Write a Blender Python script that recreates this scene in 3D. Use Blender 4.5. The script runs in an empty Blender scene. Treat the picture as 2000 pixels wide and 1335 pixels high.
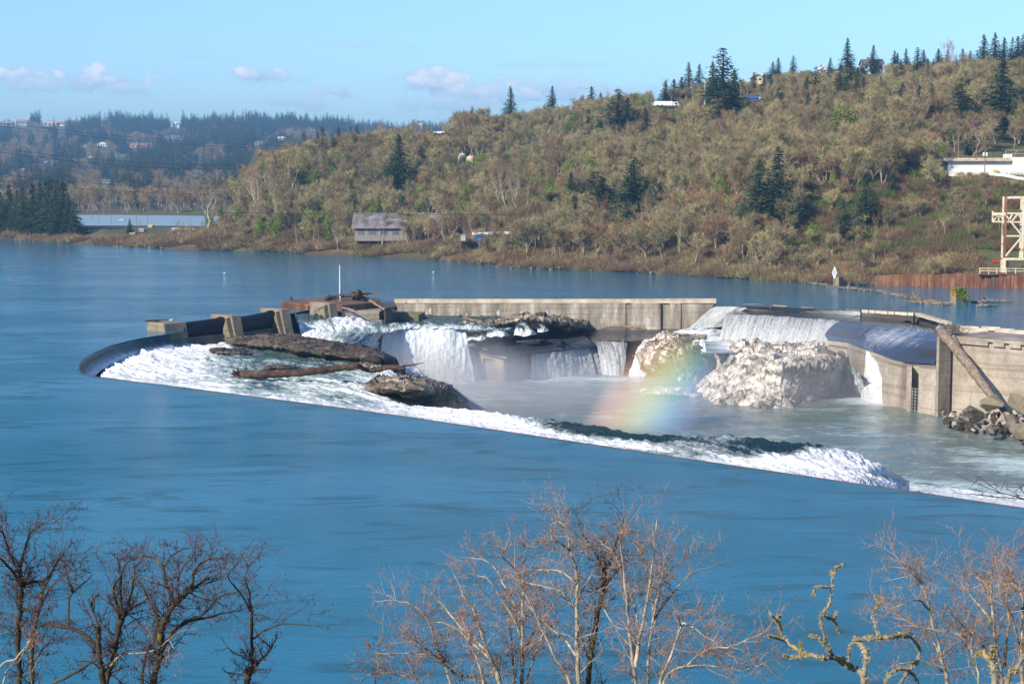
import bpy, bmesh, math, random
import numpy as np
from mathutils import Vector, Matrix

# ------------------------------------------------------------------ camera, world, sun, exposure
S = bpy.context.scene
C = S.collection
F = 3300.0                      # focal length in pixels of a 2000 px wide frame
TH = math.atan((667.5 - 343.0) / F)
H = 25.0
cam_d = bpy.data.cameras.new('camera')
cam = bpy.data.objects.new('camera', cam_d); C.objects.link(cam)
cam.location = (0, 0, H); cam.rotation_euler = (math.pi / 2 - TH, 0, 0)
cam_d.sensor_width = 36; cam_d.lens = 36 * F / 2000; cam_d.clip_start = 0.5; cam_d.clip_end = 20000
cam_d.dof.use_dof = True; cam_d.dof.focus_distance = 260; cam_d.dof.aperture_fstop = 8.0
S.camera = cam
SUN_EL, SUN_AZ = math.radians(31), math.radians(224)
sun_d = bpy.data.lights.new('sun', 'SUN'); sun_d.energy = 4.9; sun_d.angle = math.radians(0.5)
sun_d.color = (1.0, 0.91, 0.78)
sun = bpy.data.objects.new('sun', sun_d); C.objects.link(sun)
sd = Vector((math.sin(SUN_AZ) * math.cos(SUN_EL), math.cos(SUN_AZ) * math.cos(SUN_EL), math.sin(SUN_EL)))
sun.rotation_euler = sd.to_track_quat('Z', 'Y').to_euler()
sun.location = sd * 400
S.view_settings.view_transform = 'Standard'; S.view_settings.look = 'None'
S.view_settings.exposure = 0.58; S.view_settings.gamma = 1.0
S.render.engine = 'CYCLES'
S.cycles.use_denoising = True
S.cycles.max_bounces = 6; S.cycles.diffuse_bounces = 2; S.cycles.glossy_bounces = 2
S.cycles.transmission_bounces = 2; S.cycles.volume_bounces = 0; S.cycles.transparent_max_bounces = 6
S.cycles.caustics_reflective = False; S.cycles.caustics_refractive = False
S.cycles.volume_max_steps = 96

W = bpy.data.worlds.new('World'); S.world = W; W.use_nodes = True
nt = W.node_tree; N = nt.nodes; L = nt.links
for n in list(N): N.remove(n)
def wn(t, **k):
    n = N.new(t)
    for a, b in k.items(): setattr(n, a, b)
    return n
out = wn('ShaderNodeOutputWorld'); bg = wn('ShaderNodeBackground'); bg.inputs[1].default_value = 0.132
sky = wn('ShaderNodeTexSky'); sky.sky_type = 'NISHITA'; sky.sun_disc = False
sky.sun_elevation = SUN_EL; sky.sun_rotation = SUN_AZ; sky.altitude = 60
sky.air_density = 1.0; sky.dust_density = 0.6; sky.ozone_density = 1.3
tc = wn('ShaderNodeTexCoord')
def wmath(op, a, b=None, c=None):
    n = wn('ShaderNodeMath', operation=op)
    for i, v in enumerate((a, b, c)):
        if v is None: continue
        if isinstance(v, (int, float)): n.inputs[i].default_value = v
        else: L.new(v, n.inputs[i])
    return n.outputs[0]
sep = wn('ShaderNodeSeparateXYZ'); L.new(tc.outputs['Generated'], sep.inputs[0])
# azimuth / elevation of the looked-at direction, in units of one photo-pixel of angle
az = wmath('MULTIPLY', wmath('ARCTAN2', sep.outputs[0], sep.outputs[1]), 3310.0)
el = wmath('MULTIPLY', wmath('ARCSINE', sep.outputs[2]), 3310.0)
nzs = []
comb = wn('ShaderNodeCombineXYZ'); L.new(az, comb.inputs[0]); L.new(wmath('MULTIPLY', el, 1.6), comb.inputs[1])
n1 = wn('ShaderNodeTexNoise'); n1.inputs['Scale'].default_value = 0.022; n1.inputs['Detail'].default_value = 7; n1.inputs['Roughness'].default_value = 0.55
L.new(comb.outputs[0], n1.inputs['Vector'])
nz = wmath('SUBTRACT', n1.outputs['Fac'], 0.5)
# banks of cloud: azimuth, elevation, half width, half height, strength
banks = [(-930, 183, 80, 20, .75), (-880, 172, 110, 22, .6), (-800, 178, 110, 26, .75), (-730, 163, 60, 14, .45), (-485, 190, 62, 19, .8),
         (-335, 160, 40, 14, .6), (-420, 140, 90, 13, .45), (-145, 176, 75, 34, 1.0), (-180, 186, 36, 28, .8), (-50, 155, 120, 30, .7), (80, 165, 140, 26, .55),
         (-100, 135, 130, 22, .5), (-300, 252, 90, 9, .28), (60, 212, 110, 7, .25), (-600, 225, 50, 8, .2), (250, 160, 120, 16, .35)]
tot = None; lit = None
for (a, e, wa, we, st) in banks:
    u = wmath('DIVIDE', wmath('SUBTRACT', az, a), wa); v = wmath('DIVIDE', wmath('SUBTRACT', el, e), we)
    d = wmath('SQRT', wmath('ADD', wmath('MULTIPLY', u, u), wmath('MULTIPLY', v, v)))
    m = wmath('SUBTRACT', 1.0, wmath('ADD', d, wmath('MULTIPLY', nz, -3.6)))
    mr = wn('ShaderNodeMapRange'); mr.interpolation_type = 'SMOOTHSTEP'
    L.new(m, mr.inputs[0]); mr.inputs[1].default_value = -0.15; mr.inputs[2].default_value = 0.6
    mr.inputs[3].default_value = 0; mr.inputs[4].default_value = min(1, st * 1.25)
    tot = mr.outputs[0] if tot is None else wmath('MAXIMUM', tot, mr.outputs[0])
    vv = wn('ShaderNodeMapRange'); L.new(wmath('ADD', v, wmath('MULTIPLY', nz, 3.0)), vv.inputs[0]); vv.inputs[1].default_value = -0.5; vv.inputs[2].default_value = 0.7
    lm = wmath('MULTIPLY', mr.outputs[0], vv.outputs[0])
    lit = lm if lit is None else wmath('MAXIMUM', lit, lm)
cc = wn('ShaderNodeMix', data_type='RGBA'); L.new(lit, cc.inputs[0])
CL_SH = (2.7, 3.7, 5.0, 1); CL_LT = (5.2, 5.5, 6.2, 1)
cc.inputs[6].default_value = CL_SH; cc.inputs[7].default_value = CL_LT
tint = wn('ShaderNodeMix', data_type='RGBA', blend_type='MULTIPLY'); tint.inputs[0].default_value = 1.0
L.new(sky.outputs[0], tint.inputs[6]); tint.inputs[7].default_value = (0.58, 0.79, 1.08, 1)
# the sky deepens towards the zenith, away from the sun
zr = wn('ShaderNodeMapRange'); zr.interpolation_type = 'SMOOTHSTEP'; L.new(el, zr.inputs[0]); zr.inputs[1].default_value = 620; zr.inputs[2].default_value = 3000
zm = wn('ShaderNodeMix', data_type='RGBA'); L.new(zr.outputs[0], zm.inputs[0]); zm.inputs[6].default_value = (1, 1, 1, 1); zm.inputs[7].default_value = (0.42, 0.60, 0.78, 1)
deep = wn('ShaderNodeMix', data_type='RGBA', blend_type='MULTIPLY'); deep.inputs[0].default_value = 1.0; L.new(tint.outputs[2], deep.inputs[6]); L.new(zm.outputs[2], deep.inputs[7])
mx = wn('ShaderNodeMix', data_type='RGBA'); L.new(tot, mx.inputs[0]); L.new(deep.outputs[2], mx.inputs[6]); L.new(cc.outputs[2], mx.inputs[7])
L.new(mx.outputs[2], bg.inputs[0]); L.new(bg.outputs[0], out.inputs[0])

# ------------------------------------------------------------------ helpers
R = random.Random(7)
RX = np.random.default_rng(11)
def ray(px, py):
    a = py - 667.5
    return (px - 1000.0, F * math.cos(TH) - a * math.sin(TH), -F * math.sin(TH) - a * math.cos(TH))
def P(px, py, z=0.0):
    """world point on the level z that the photo shows at px, py"""
    r = ray(px, py); t = (z - H) / r[2]
    return Vector((r[0] * t, r[1] * t, z))
def PD(px, py, D):
    r = ray(px, py); t = D / r[1]
    return Vector((r[0] * t, D, H + r[2] * t))
def proj(x, y, z):
    d = y * math.cos(TH) - (z - H) * math.sin(TH); u = y * math.sin(TH) + (z - H) * math.cos(TH)
    return 1000 + F * x / d, 667.5 - F * u / d
def zat(py, D):
    r = ray(1000, py); return H + r[2] * D / r[1]
def hsh(i, j, k, s):
    n = (i.astype(np.int64) * 374761393 + j.astype(np.int64) * 668265263 + k.astype(np.int64) * 2147483647 + s * 1274126177) & 0xffffffff
    n = ((n ^ (n >> 13)) * 1274126177) & 0xffffffff
    return ((n ^ (n >> 16)) & 0xffffff) / float(0xffffff)
def vn(x, y, z=0.0, s=0):
    x = np.asarray(x, float); y = np.asarray(y, float); z = np.zeros_like(x) + z
    i, j, k = np.floor(x), np.floor(y), np.floor(z); fx, fy, fz = x - i, y - j, z - k
    fx, fy, fz = [t * t * (3 - 2 * t) for t in (fx, fy, fz)]
    r = 0
    for a in (0, 1):
        for b in (0, 1):
            for c in (0, 1):
                w = (fx if a else 1 - fx) * (fy if b else 1 - fy) * (fz if c else 1 - fz)
                r = r + w * hsh(i + a, j + b, k + c, s)
    return r * 2 - 1
def fbm(x, y, z=0.0, s=0, o=4, g=0.5):
    r, a, f = 0, 1.0, 1.0
    for q in range(o):
        r = r + a * vn(np.asarray(x) * f, np.asarray(y) * f, np.asarray(z) * f, s + q * 17); a *= g; f *= 2.03
    return r
def cells(x, y, s=0):
    """cellular noise: distance to border, two random values of the cell, offset to its centre"""
    i, j = np.floor(x), np.floor(y); z = np.zeros_like(x)
    best = np.full(x.shape, 9.0); sec = best.copy(); r1 = z.copy(); r2 = z.copy(); ox = z.copy(); oy = z.copy()
    for a in (-1, 0, 1):
        for b in (-1, 0, 1):
            cx = i + a + hsh(i + a, j + b, z, s); cy = j + b + hsh(i + a, j + b, z, s + 1)
            d = np.hypot(x - cx, y - cy); m = d < best
            sec = np.where(m, best, np.minimum(sec, d))
            r1 = np.where(m, hsh(i + a, j + b, z, s + 2), r1); r2 = np.where(m, hsh(i + a, j + b, z, s + 3), r2)
            ox = np.where(m, x - cx, ox); oy = np.where(m, y - cy, oy); best = np.where(m, d, best)
    return sec - best, r1, r2, ox, oy

def tag(o, label=None, cat=None, group=None, kind=None):
    if label: o['label'] = label
    if cat: o['category'] = cat
    if group: o['group'] = group
    if kind: o['kind'] = kind
    return o
def thing(name, loc, label, cat, group=None, rz=0.0):
    o = bpy.data.objects.new(name, None); C.objects.link(o); o.location = loc; o.rotation_euler.z = rz
    o.empty_display_size = 0.2
    return tag(o, label, cat, group)
def link(name, me, mat=None, parent=None, smooth=False):
    if mat: me.materials.append(mat)
    if smooth: me.shade_smooth()
    o = bpy.data.objects.new(name, me); C.objects.link(o)
    if parent: o.parent = parent
    return o
def grid(name, V, mat, parent=None, smooth=True, attrs=None):
    """V: (nv, nu, 3) array of points"""
    nv, nu = V.shape[:2]
    me = bpy.data.meshes.new(name)
    me.vertices.add(nu * nv); me.vertices.foreach_set('co', V.astype(np.float32).ravel())
    a = (np.arange(nv - 1)[:, None] * nu + np.arange(nu - 1)[None, :]).ravel()
    q = np.stack([a, a + 1, a + nu + 1, a + nu], 1).astype(np.int32)
    me.loops.add(q.size); me.loops.foreach_set('vertex_index', q.ravel())
    me.polygons.add(len(q)); me.polygons.foreach_set('loop_start', np.arange(0, q.size, 4, dtype=np.int32))
    me.polygons.foreach_set('loop_total', np.full(len(q), 4, np.int32))
    me.update(calc_edges=True); me.validate()
    for k, v in (attrs or {}).items():
        at = me.attributes.new(k, 'FLOAT', 'POINT'); at.data.foreach_set('value', v.astype(np.float32).ravel())
    return link(name, me, mat, parent, smooth)
def tris(name, verts, faces, mat, parent=None, smooth=False):
    me = bpy.data.meshes.new(name)
    me.from_pydata([tuple(v) for v in verts], [], faces); me.update()
    return link(name, me, mat, parent, smooth)

class MB:
    """collects solids for ONE mesh object"""
    def __init__(s): s.v = []; s.f = []
    def add(s, vs, fs):
        b = len(s.v); s.v += [tuple(v) for v in vs]; s.f += [tuple(b + i for i in f) for f in fs]
    def box(s, x0, x1, y0, y1, z0, z1):
        s.add([(x0, y0, z0), (x1, y0, z0), (x1, y1, z0), (x0, y1, z0), (x0, y0, z1), (x1, y0, z1), (x1, y1, z1), (x0, y1, z1)],
              [(0, 3, 2, 1), (4, 5, 6, 7), (0, 1, 5, 4), (1, 2, 6, 5), (2, 3, 7, 6), (3, 0, 4, 7)])
    def prism(s, base, top):
        """two loops of equal length (bottom, top), wound counter-clockwise from above"""
        n = len(base)
        s.add(list(base) + list(top), [tuple(range(n - 1, -1, -1)), tuple(range(n, 2 * n))] + [(i, (i + 1) % n, n + (i + 1) % n, n + i) for i in range(n)])
    def col(s, pts, z0, z1):
        s.prism([(p[0], p[1], z0) for p in pts], [(p[0], p[1], z1) for p in pts])
    def bar(s, a, b, w, h=None):
        a, b = Vector(a), Vector(b); h = h or w; d = (b - a)
        if d.length < 1e-6: return
        d.normalize(); u = d.cross(Vector((0, 0, 1)))
        if u.length < 1e-3: u = Vector((1, 0, 0))
        u.normalize(); v = u.cross(d); u *= w / 2; v *= h / 2
        q = [a - u - v, a + u - v, a + u + v, a - u + v, b - u - v, b + u - v, b + u + v, b - u + v]
        s.add(q, [(3, 2, 1, 0), (4, 5, 6, 7), (0, 1, 5, 4), (1, 2, 6, 5), (2, 3, 7, 6), (3, 0, 4, 7)])
    def tube(s, pts, rs, n=6, caps=True):
        pts = [Vector(p) for p in pts]
        if isinstance(rs, (int, float)): rs = [rs] * len(pts)
        base = len(s.v); pu = None
        for i, p in enumerate(pts):
            d = (pts[min(i + 1, len(pts) - 1)] - pts[max(i - 1, 0)])
            if d.length < 1e-9: d = Vector((0, 0, 1))
            d.normalize()
            u = (pu - d * pu.dot(d)) if pu else d.orthogonal()
            if u.length < 1e-6: u = d.orthogonal()
            u.normalize(); pu = u; w = d.cross(u)
            for k in range(n):
                a = 2 * math.pi * k / n; s.v.append(tuple(p + (u * math.cos(a) + w * math.sin(a)) * rs[i]))
        for i in range(len(pts) - 1):
            for k in range(n):
                a = base + i * n + k; b = base + i * n + (k + 1) % n
                s.f.append((a, b, b + n, a + n))
        if caps:
            s.f.append(tuple(base + k for k in range(n - 1, -1, -1))); e = base + (len(pts) - 1) * n
            s.f.append(tuple(e + k for k in range(n)))
    def sliver(s, a, b, w, nrm):
        b0 = len(s.v); s.v += [(a[0] - nrm[0] * w, a[1] - nrm[1] * w, a[2] - nrm[2] * w), (a[0] + nrm[0] * w, a[1] + nrm[1] * w, a[2] + nrm[2] * w), tuple(b)]
        s.f.append((b0, b0 + 1, b0 + 2))
    def build(s, name, mat, parent=None, smooth=False, bevel=0.0, origin=None):
        me = bpy.data.meshes.new(name)
        v = s.v
        if origin is not None: v = [(a[0] - origin[0], a[1] - origin[1], a[2] - origin[2]) for a in v]
        me.from_pydata(v, [], s.f); me.update()
        if bevel > 0:
            bm = bmesh.new(); bm.from_mesh(me); bmesh.ops.remove_doubles(bm, verts=bm.verts, dist=1e-4)
            es = [e for e in bm.edges if len(e.link_faces) == 2 and e.calc_face_angle(0) > 0.4]
            bmesh.ops.bevel(bm, geom=es, offset=bevel, segments=1, profile=0.5, affect='EDGES', clamp_overlap=True)
            bm.to_mesh(me); bm.free()
        return link(name, me, mat, parent, smooth)

def make(name, loc, label, cat, parts, group=None, bevel=0.0):
    """a thing whose parts are given in world coordinates: parts = [(name, MB, material[, part label])]"""
    t = thing(name, loc, label, cat, group)
    for q in parts:
        o = q[1].build(q[0], q[2], t, bevel=bevel, origin=loc)
        if len(q) > 3: o['label'] = q[3]
    return t
def solo(name, mb, mat, loc, label, cat, group=None, bevel=0.0, smooth=False):
    o = mb.build(name, mat, None, smooth, bevel, origin=loc); o.location = loc
    return tag(o, label, cat, group)

# ------------------------------------------------------------------ materials
def newmat(name):
    m = bpy.data.materials.new(name); m.use_nodes = True; t = m.node_tree
    b = t.nodes['Principled BSDF']; b.inputs['Specular IOR Level'].default_value = 0.3
    return m, t, b
class G:
    """small node-graph helper"""
    def __init__(s, t): s.t = t
    def n(s, ty, ins=None, **k):
        n = s.t.nodes.new(ty)
        for a, b in k.items(): setattr(n, a, b)
        for i, v in (ins or {}).items():
            if isinstance(v, bpy.types.NodeSocket): s.t.links.new(v, n.inputs[i])
            else: n.inputs[i].default_value = v
        return n
    def m(s, op, a, b=0.0, c=0.0, clamp=False):
        return s.n('ShaderNodeMath', {0: a, 1: b, 2: c}, operation=op, use_clamp=clamp).outputs[0]
    def noise(s, vec, sc, det=4, ro=0.55, dist=0.0):
        return s.n('ShaderNodeTexNoise', {'Vector': vec, 'Scale': sc, 'Detail': det, 'Roughness': ro, 'Distortion': dist}).outputs['Fac']
    def ramp(s, fac, stops):
        r = s.n('ShaderNodeValToRGB', {0: fac}); e = r.color_ramp.elements
        while len(e) < len(stops): e.new(0.5)
        for q, (p, c) in zip(e, stops):
            q.position = p; q.color = (c[0], c[1], c[2], 1)
        return r.outputs[0]
    def mix(s, f, a, b, bt='MIX'):
        return s.n('ShaderNodeMix', {0: f, 6: a, 7: b}, data_type='RGBA', blend_type=bt).outputs[2]
    def scale(s, vec, sc, rot=(0, 0, 0)):
        return s.n('ShaderNodeMapping', {0: vec, 2: rot, 3: sc}).outputs[0]
    def rng(s, v, a, b, c=0.0, d=1.0):
        return s.n('ShaderNodeMapRange', {0: v, 1: a, 2: b, 3: c, 4: d}, interpolation_type='SMOOTHSTEP').outputs[0]
def rgba(c): return (c[0], c[1], c[2], 1)
def surf(name, stops, sc=1.0, rough=0.85, bump=0.3, bsc=4.0, stretch=(1, 1, 1), rnd=0.0, spots=None, dist=0.05, metal=0.0, det=5, spec=0.3):
    """stained, uneven solid surface. stops: colour ramp of the large stains; rnd: per-object brightness spread"""
    m, t, b = newmat(name); g = G(t)
    co = g.n('ShaderNodeTexCoord').outputs['Object']; v = g.scale(co, stretch)
    f = g.noise(v, sc, det, 0.6); c = g.ramp(f, stops)
    f2 = g.noise(co, sc * 9, 3, 0.6); c = g.mix(0.35, c, g.ramp(f2, [(0.3, (0.35, 0.35, 0.35)), (0.7, (0.75, 0.75, 0.75))]), 'OVERLAY')
    if spots:
        c = g.mix(g.rng(g.noise(g.scale(co, spots[3] if len(spots) > 3 else (1, 1, 1)), spots[1], 4, 0.6), spots[2], spots[2] + 0.08), c, rgba(spots[0]))
    if rnd:
        r = g.n('ShaderNodeObjectInfo').outputs['Random']
        c = g.n('ShaderNodeHueSaturation', {'Hue': g.rng(r, 0, 1, 0.5 - rnd * 0.05, 0.5 + rnd * 0.05), 'Value': g.m('ADD', g.m('MULTIPLY', r, rnd), 1 - rnd / 2), 'Color': c}).outputs[0]
    if 'concrete' in name:      # pour lines
        pl = g.noise(g.scale(co, (.03, .03, 1.7)), 1.0, 3, .7); c = g.mix(.45, c, g.ramp(pl, [(.40, (.30, .28, .25)), (.47, (.55, .55, .55)), (.70, (.60, .60, .60))]), 'OVERLAY')
    t.links.new(c, b.inputs['Base Color']); b.inputs['Roughness'].default_value = rough; b.inputs['Metallic'].default_value = metal
    b.inputs['Specular IOR Level'].default_value = spec
    if bump:
        bn = g.n('ShaderNodeBump', {'Height': g.noise(co, bsc, 5, 0.65), 'Strength': bump, 'Distance': dist})
        t.links.new(bn.outputs[0], b.inputs['Normal'])
    return m
def plain(name, c, rough=0.6, metal=0.0, var=0.25, sc=0.8):
    c1 = tuple(x * (1 - var) for x in c); c2 = tuple(min(1, x * (1 + var)) for x in c)
    return surf(name, [(0.3, c1), (0.7, c2)], sc, rough, 0.15, 3, metal=metal)
def leafy(name, stops, rnd=0.3, sc=0.6, rough=0.9, trans=0.0):
    m, t, b = newmat(name); g = G(t)
    co = g.n('ShaderNodeTexCoord').outputs['Object']; oi = g.n('ShaderNodeObjectInfo').outputs['Random']
    gi = g.n('ShaderNodeNewGeometry').outputs['Random Per Island']
    f = g.m('ADD', g.m('MULTIPLY', g.noise(co, sc, 3), 0.6), g.m('MULTIPLY', gi, 0.4))
    c = g.ramp(f, stops)
    c = g.n('ShaderNodeHueSaturation', {'Hue': g.m('ADD', 0.5, g.m('MULTIPLY', g.m('SUBTRACT', oi, 0.5), 0.05 * rnd)),
            'Value': g.m('ADD', g.m('MULTIPLY', g.m('FRACT', g.m('MULTIPLY', oi, 7.3)), rnd), 1 - rnd / 2), 'Color': c}).outputs[0]
    t.links.new(c, b.inputs['Base Color']); b.inputs['Roughness'].default_value = rough
    b.inputs['Specular IOR Level'].default_value = 0.15
    return m
M = {}
# ------------------------------------------------------------------ water materials
def water_mat(name, base, rough=0.1, amp=1.0, patch=True, rip=(1.5, 0.4)):
    m, t, b = newmat(name); g = G(t); co = g.n('ShaderNodeTexCoord').outputs['Object']
    v = g.scale(co, (0.55, 1.0, 1.0), (0, 0, 0.25))
    big = g.noise(g.scale(co, (0.35, 1.1, 1), (0, 0, -0.2)), 0.035, 5, 0.62, 0.6)          # wandering wind and current lines
    rib = g.noise(g.scale(co, (0.45, 1.2, 1), (0, 0, -0.12)), 0.14, 7, 0.68, 1.6)
    f1 = g.noise(v, rip[0], 6, 0.7, 0.3); f2 = g.noise(v, rip[1] * 0.35, 3, 0.6, 0.5); f3 = g.noise(v, 4.0, 3, 0.7)
    h = g.m('ADD', g.m('MULTIPLY', f1, 0.75), g.m('ADD', g.m('MULTIPLY', f2, 0.7), g.m('MULTIPLY', f3, 0.16)))
    st = g.m('MULTIPLY', g.m('ADD', g.rng(big, 0.38, 0.66, 0.5, 1.25), g.rng(rib, 0.5, 0.66, 0.0, 0.9)), amp)
    bn = g.n('ShaderNodeBump', {'Height': h, 'Strength': st, 'Distance': 0.30})
    c = g.mix(g.rng(rib, 0.52, 0.72), rgba(base), rgba(tuple(x * 0.6 for x in base)))
    t.links.new(c, b.inputs['Base Color']); t.links.new(bn.outputs[0], b.inputs['Normal'])
    b.inputs['Roughness'].default_value = rough; b.inputs['IOR'].default_value = 1.33; b.inputs['Specular IOR Level'].default_value = 0.8; b.inputs['Specular Tint'].default_value = (0.70, 0.97, 1.0, 1)
    return m
M['river'] = water_mat('river_water', (0.0, 0.128, 0.205), 0.06, 0.50, rip=(2.2, 0.4))

def white_mat(name, green, white=0.86, su=0.16, sv=0.7, lo=0.42, hi=0.60, rough=0.65, bump=0.5, fine=1.0):
    """broken white water: aerated foam over green water, drawn out along the flow (fu) and across it (fv)"""
    m, t, b = newmat(name); g = G(t)
    fu = g.n('ShaderNodeAttribute', attribute_name='fu').outputs['Fac']; fv = g.n('ShaderNodeAttribute', attribute_name='fv').outputs['Fac']
    fo = g.n('ShaderNodeAttribute', attribute_name='foam').outputs['Fac']
    vec = g.n('ShaderNodeCombineXYZ', {0: g.m('MULTIPLY', fu, su), 1: g.m('MULTIPLY', fv, sv)}).outputs[0]
    co = g.n('ShaderNodeTexCoord').outputs['Object']
    a = g.noise(vec, 1.0, 8, 0.68, 0.8); c2 = g.noise(co, 1.6 * fine, 7, 0.72, 0.6)
    f = g.m('ADD', g.m('ADD', g.m('MULTIPLY', a, 0.6), g.m('MULTIPLY', c2, 0.4)), g.m('MULTIPLY', g.m('SUBTRACT', fo, 0.5), 0.62))
    k = g.n('ShaderNodeMapRange', {0: f, 1: lo, 2: hi}).outputs[0]
    w = (white, white, white * 0.985)
    mid = tuple((green[i] * 2.2 + white * 0.3) for i in range(3))
    col = g.ramp(k, [(0.0, green), (0.45, mid), (0.75, tuple(white * x for x in (0.86, 0.89, 0.87))), (1.0, w)])
    t.links.new(col, b.inputs['Base Color']); t.links.new(g.m('ADD', g.m('MULTIPLY', k, rough - 0.12), 0.12, clamp=True), b.inputs['Roughness'])
    b.inputs['IOR'].default_value = 1.33; b.inputs['Specular IOR Level'].default_value = 0.4
    bn = g.n('ShaderNodeBump', {'Height': g.m('ADD', g.m('MULTIPLY', a, 0.6), g.m('MULTIPLY', c2, 0.5)), 'Strength': bump, 'Distance': 0.45})
    t.links.new(bn.outputs[0], b.inputs['Normal'])
    return m
M['rapids'] = white_mat('rapids_water', (0.045, 0.075, 0.062), 0.70, lo=0.47, hi=0.70, bump=0.8)
M['rapids_dark'] = white_mat('shelf_water', (0.010, 0.028, 0.034), 0.80, 0.12, 0.5, lo=0.33, hi=0.60, bump=1.0)
M['fall'] = white_mat('falling_water', (0.16, 0.20, 0.19), 0.72, 0.07, 1.5, 0.36, 0.76, 0.8, 0.6, 1.0)
M['veil'] = white_mat('thin_falling_water', (0.085, 0.085, 0.08), 0.62, 0.10, 2.6, 0.40, 0.78, 0.6, 0.5, 1.5)
M['basin'] = white_mat('basin_water', (0.12, 0.165, 0.145), 0.62, 0.09, 0.22, 0.46, 0.86, 0.5, 0.45, 0.5)
M['film'] = white_mat('apron_water', (0.045, 0.047, 0.050), 0.66, 0.03, 1.2, 0.44, 0.78, 0.45, 0.15, 0.6)

def cr(A, n, axis):
    """Catmull-Rom resampling of A along axis to n points"""
    A = np.moveaxis(A, axis, 0); k = A.shape[0]
    t = np.linspace(0, k - 1 - 1e-9, n); i = np.floor(t).astype(int); f = (t - i).reshape((-1,) + (1,) * (A.ndim - 1))
    p0 = A[np.clip(i - 1, 0, k - 1)]; p1 = A[i]; p2 = A[np.clip(i + 1, 0, k - 1)]; p3 = A[np.clip(i + 2, 0, k - 1)]
    r = p1 + 0.5 * f * (p2 - p0 + f * (2 * p0 - 5 * p1 + 4 * p2 - p3 + f * (3 * (p1 - p2) + p3 - p0)))
    return np.moveaxis(r, 0, axis)
def vnorm(V):
    a = np.gradient(V, axis=1); b = np.gradient(V, axis=0); n = np.cross(a, b)
    return n / np.maximum(np.linalg.norm(n, axis=2, keepdims=True), 1e-6)
def patch(name, rows, nu, nv, mat, amp=0.3, sc=0.5, label=None, cat=None, kind='structure', flow_u=True, edge=False, smooth=True, seed=0, world=False, bumpy=None, linear=False):
    """rows[v][u] = (px, py, z, foam): a surface lofted through points of the scene, roughened by real displacement"""
    A = np.array([[(list(P(*q[:3])) if not world else list(q[:3])) + [q[3] if len(q) > 3 else 0.5] for q in r] for r in rows], float)
    if linear:
        A = np.stack([np.stack([np.interp(np.linspace(0, A.shape[1] - 1, nu), np.arange(A.shape[1]), A[r, :, k]) for k in range(4)], 1) for r in range(A.shape[0])])
        A = np.stack([np.stack([np.interp(np.linspace(0, A.shape[0] - 1, nv), np.arange(A.shape[0]), A[:, c, k]) for k in range(4)], 1) for c in range(nu)], 1)
    else:
        A = cr(cr(A, nu, 1), nv, 0)
    V = A[..., :3].copy(); fo = A[..., 3]
    n = vnorm(V); n = np.where(n[..., 2:3] < 0, -n, n) if abs(n[..., 2].mean()) > 0.3 else np.where(n[..., 1:2] > 0, -n, n)
    du = np.cumsum(np.linalg.norm(np.diff(V, axis=1, prepend=V[:, :1]), axis=2), axis=1)
    dv = np.cumsum(np.linalg.norm(np.diff(V, axis=0, prepend=V[:1]), axis=2), axis=0)
    if flow_u == 'xy': fu, fv = V[..., 0], V[..., 1]
    else: fu, fv = (du, dv) if flow_u else (dv, du)
    d = fbm(V[..., 0] * sc, V[..., 1] * sc, V[..., 2] * sc, seed, 5, 0.55)
    if flow_u in (True, False): d = d * 0.6 + 0.7 * fbm(fu * sc * 0.25, fv * sc * 1.2, 0, seed + 5, 4, 0.5)
    w = np.ones(d.shape)
    if not edge:
        e = np.minimum(np.arange(nv), nv - 1 - np.arange(nv)) / 3.0; w = w * np.clip(e, 0.15, 1)[:, None]
    if bumpy is not None: w = w * bumpy(V, fo)
    V = V + n * (d * amp * w)[..., None]
    o = grid(name, V, mat, None, smooth, {'fu': fu + seed * 13.1, 'fv': fv + seed * 7.7, 'foam': fo})
    return tag(o, label, cat, None, kind)

# ------------------------------------------------------------------ upper river: one sheet at z = 0, notched by the horseshoe dam
LIP = [(2300, 1037), (2000, 993), (1700, 949), (1400, 905), (1100, 860), (950, 837.5), (800, 815), (650, 794.5), (500, 775.5), (400, 762.5), (300, 750), (230, 741.5), (180, 735), (160, 729), (152, 719), (157, 706), (178, 691), (215, 675), (265, 662), (330, 652)]
NOTCH = LIP + [(352, 648), (425, 634), (470, 628), (520, 619), (568, 612), (600, 606), (665, 603), (745, 600), (768, 593.6), (1000, 593.6), (1396, 593.6), (1399, 597), (1540, 601), (1680, 606.5), (1790, 612), (1850, 632), (1885, 643), (1990, 649), (2300, 668)]
pts = [P(x, y) for x, y in NOTCH]
outer = [Vector((1500, pts[-1].y, 0)), Vector((1500, 1500, 0)), Vector((-1500, 1500, 0)), Vector((-1500, 20, 0)), Vector((1500, 20, 0)), Vector((1500, pts[0].y, 0))]
from mathutils.geometry import tessellate_polygon
loop = pts + outer
tf = tessellate_polygon([loop])
w = tris('river_water', loop, [tuple(t) for t in tf], M['river']); tag(w, kind='structure')
bm = bmesh.new(); bm.from_mesh(w.data)
for f in bm.faces:
    if f.normal.z < 0: f.normal_flip()
bm.to_mesh(w.data); bm.free()

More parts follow.
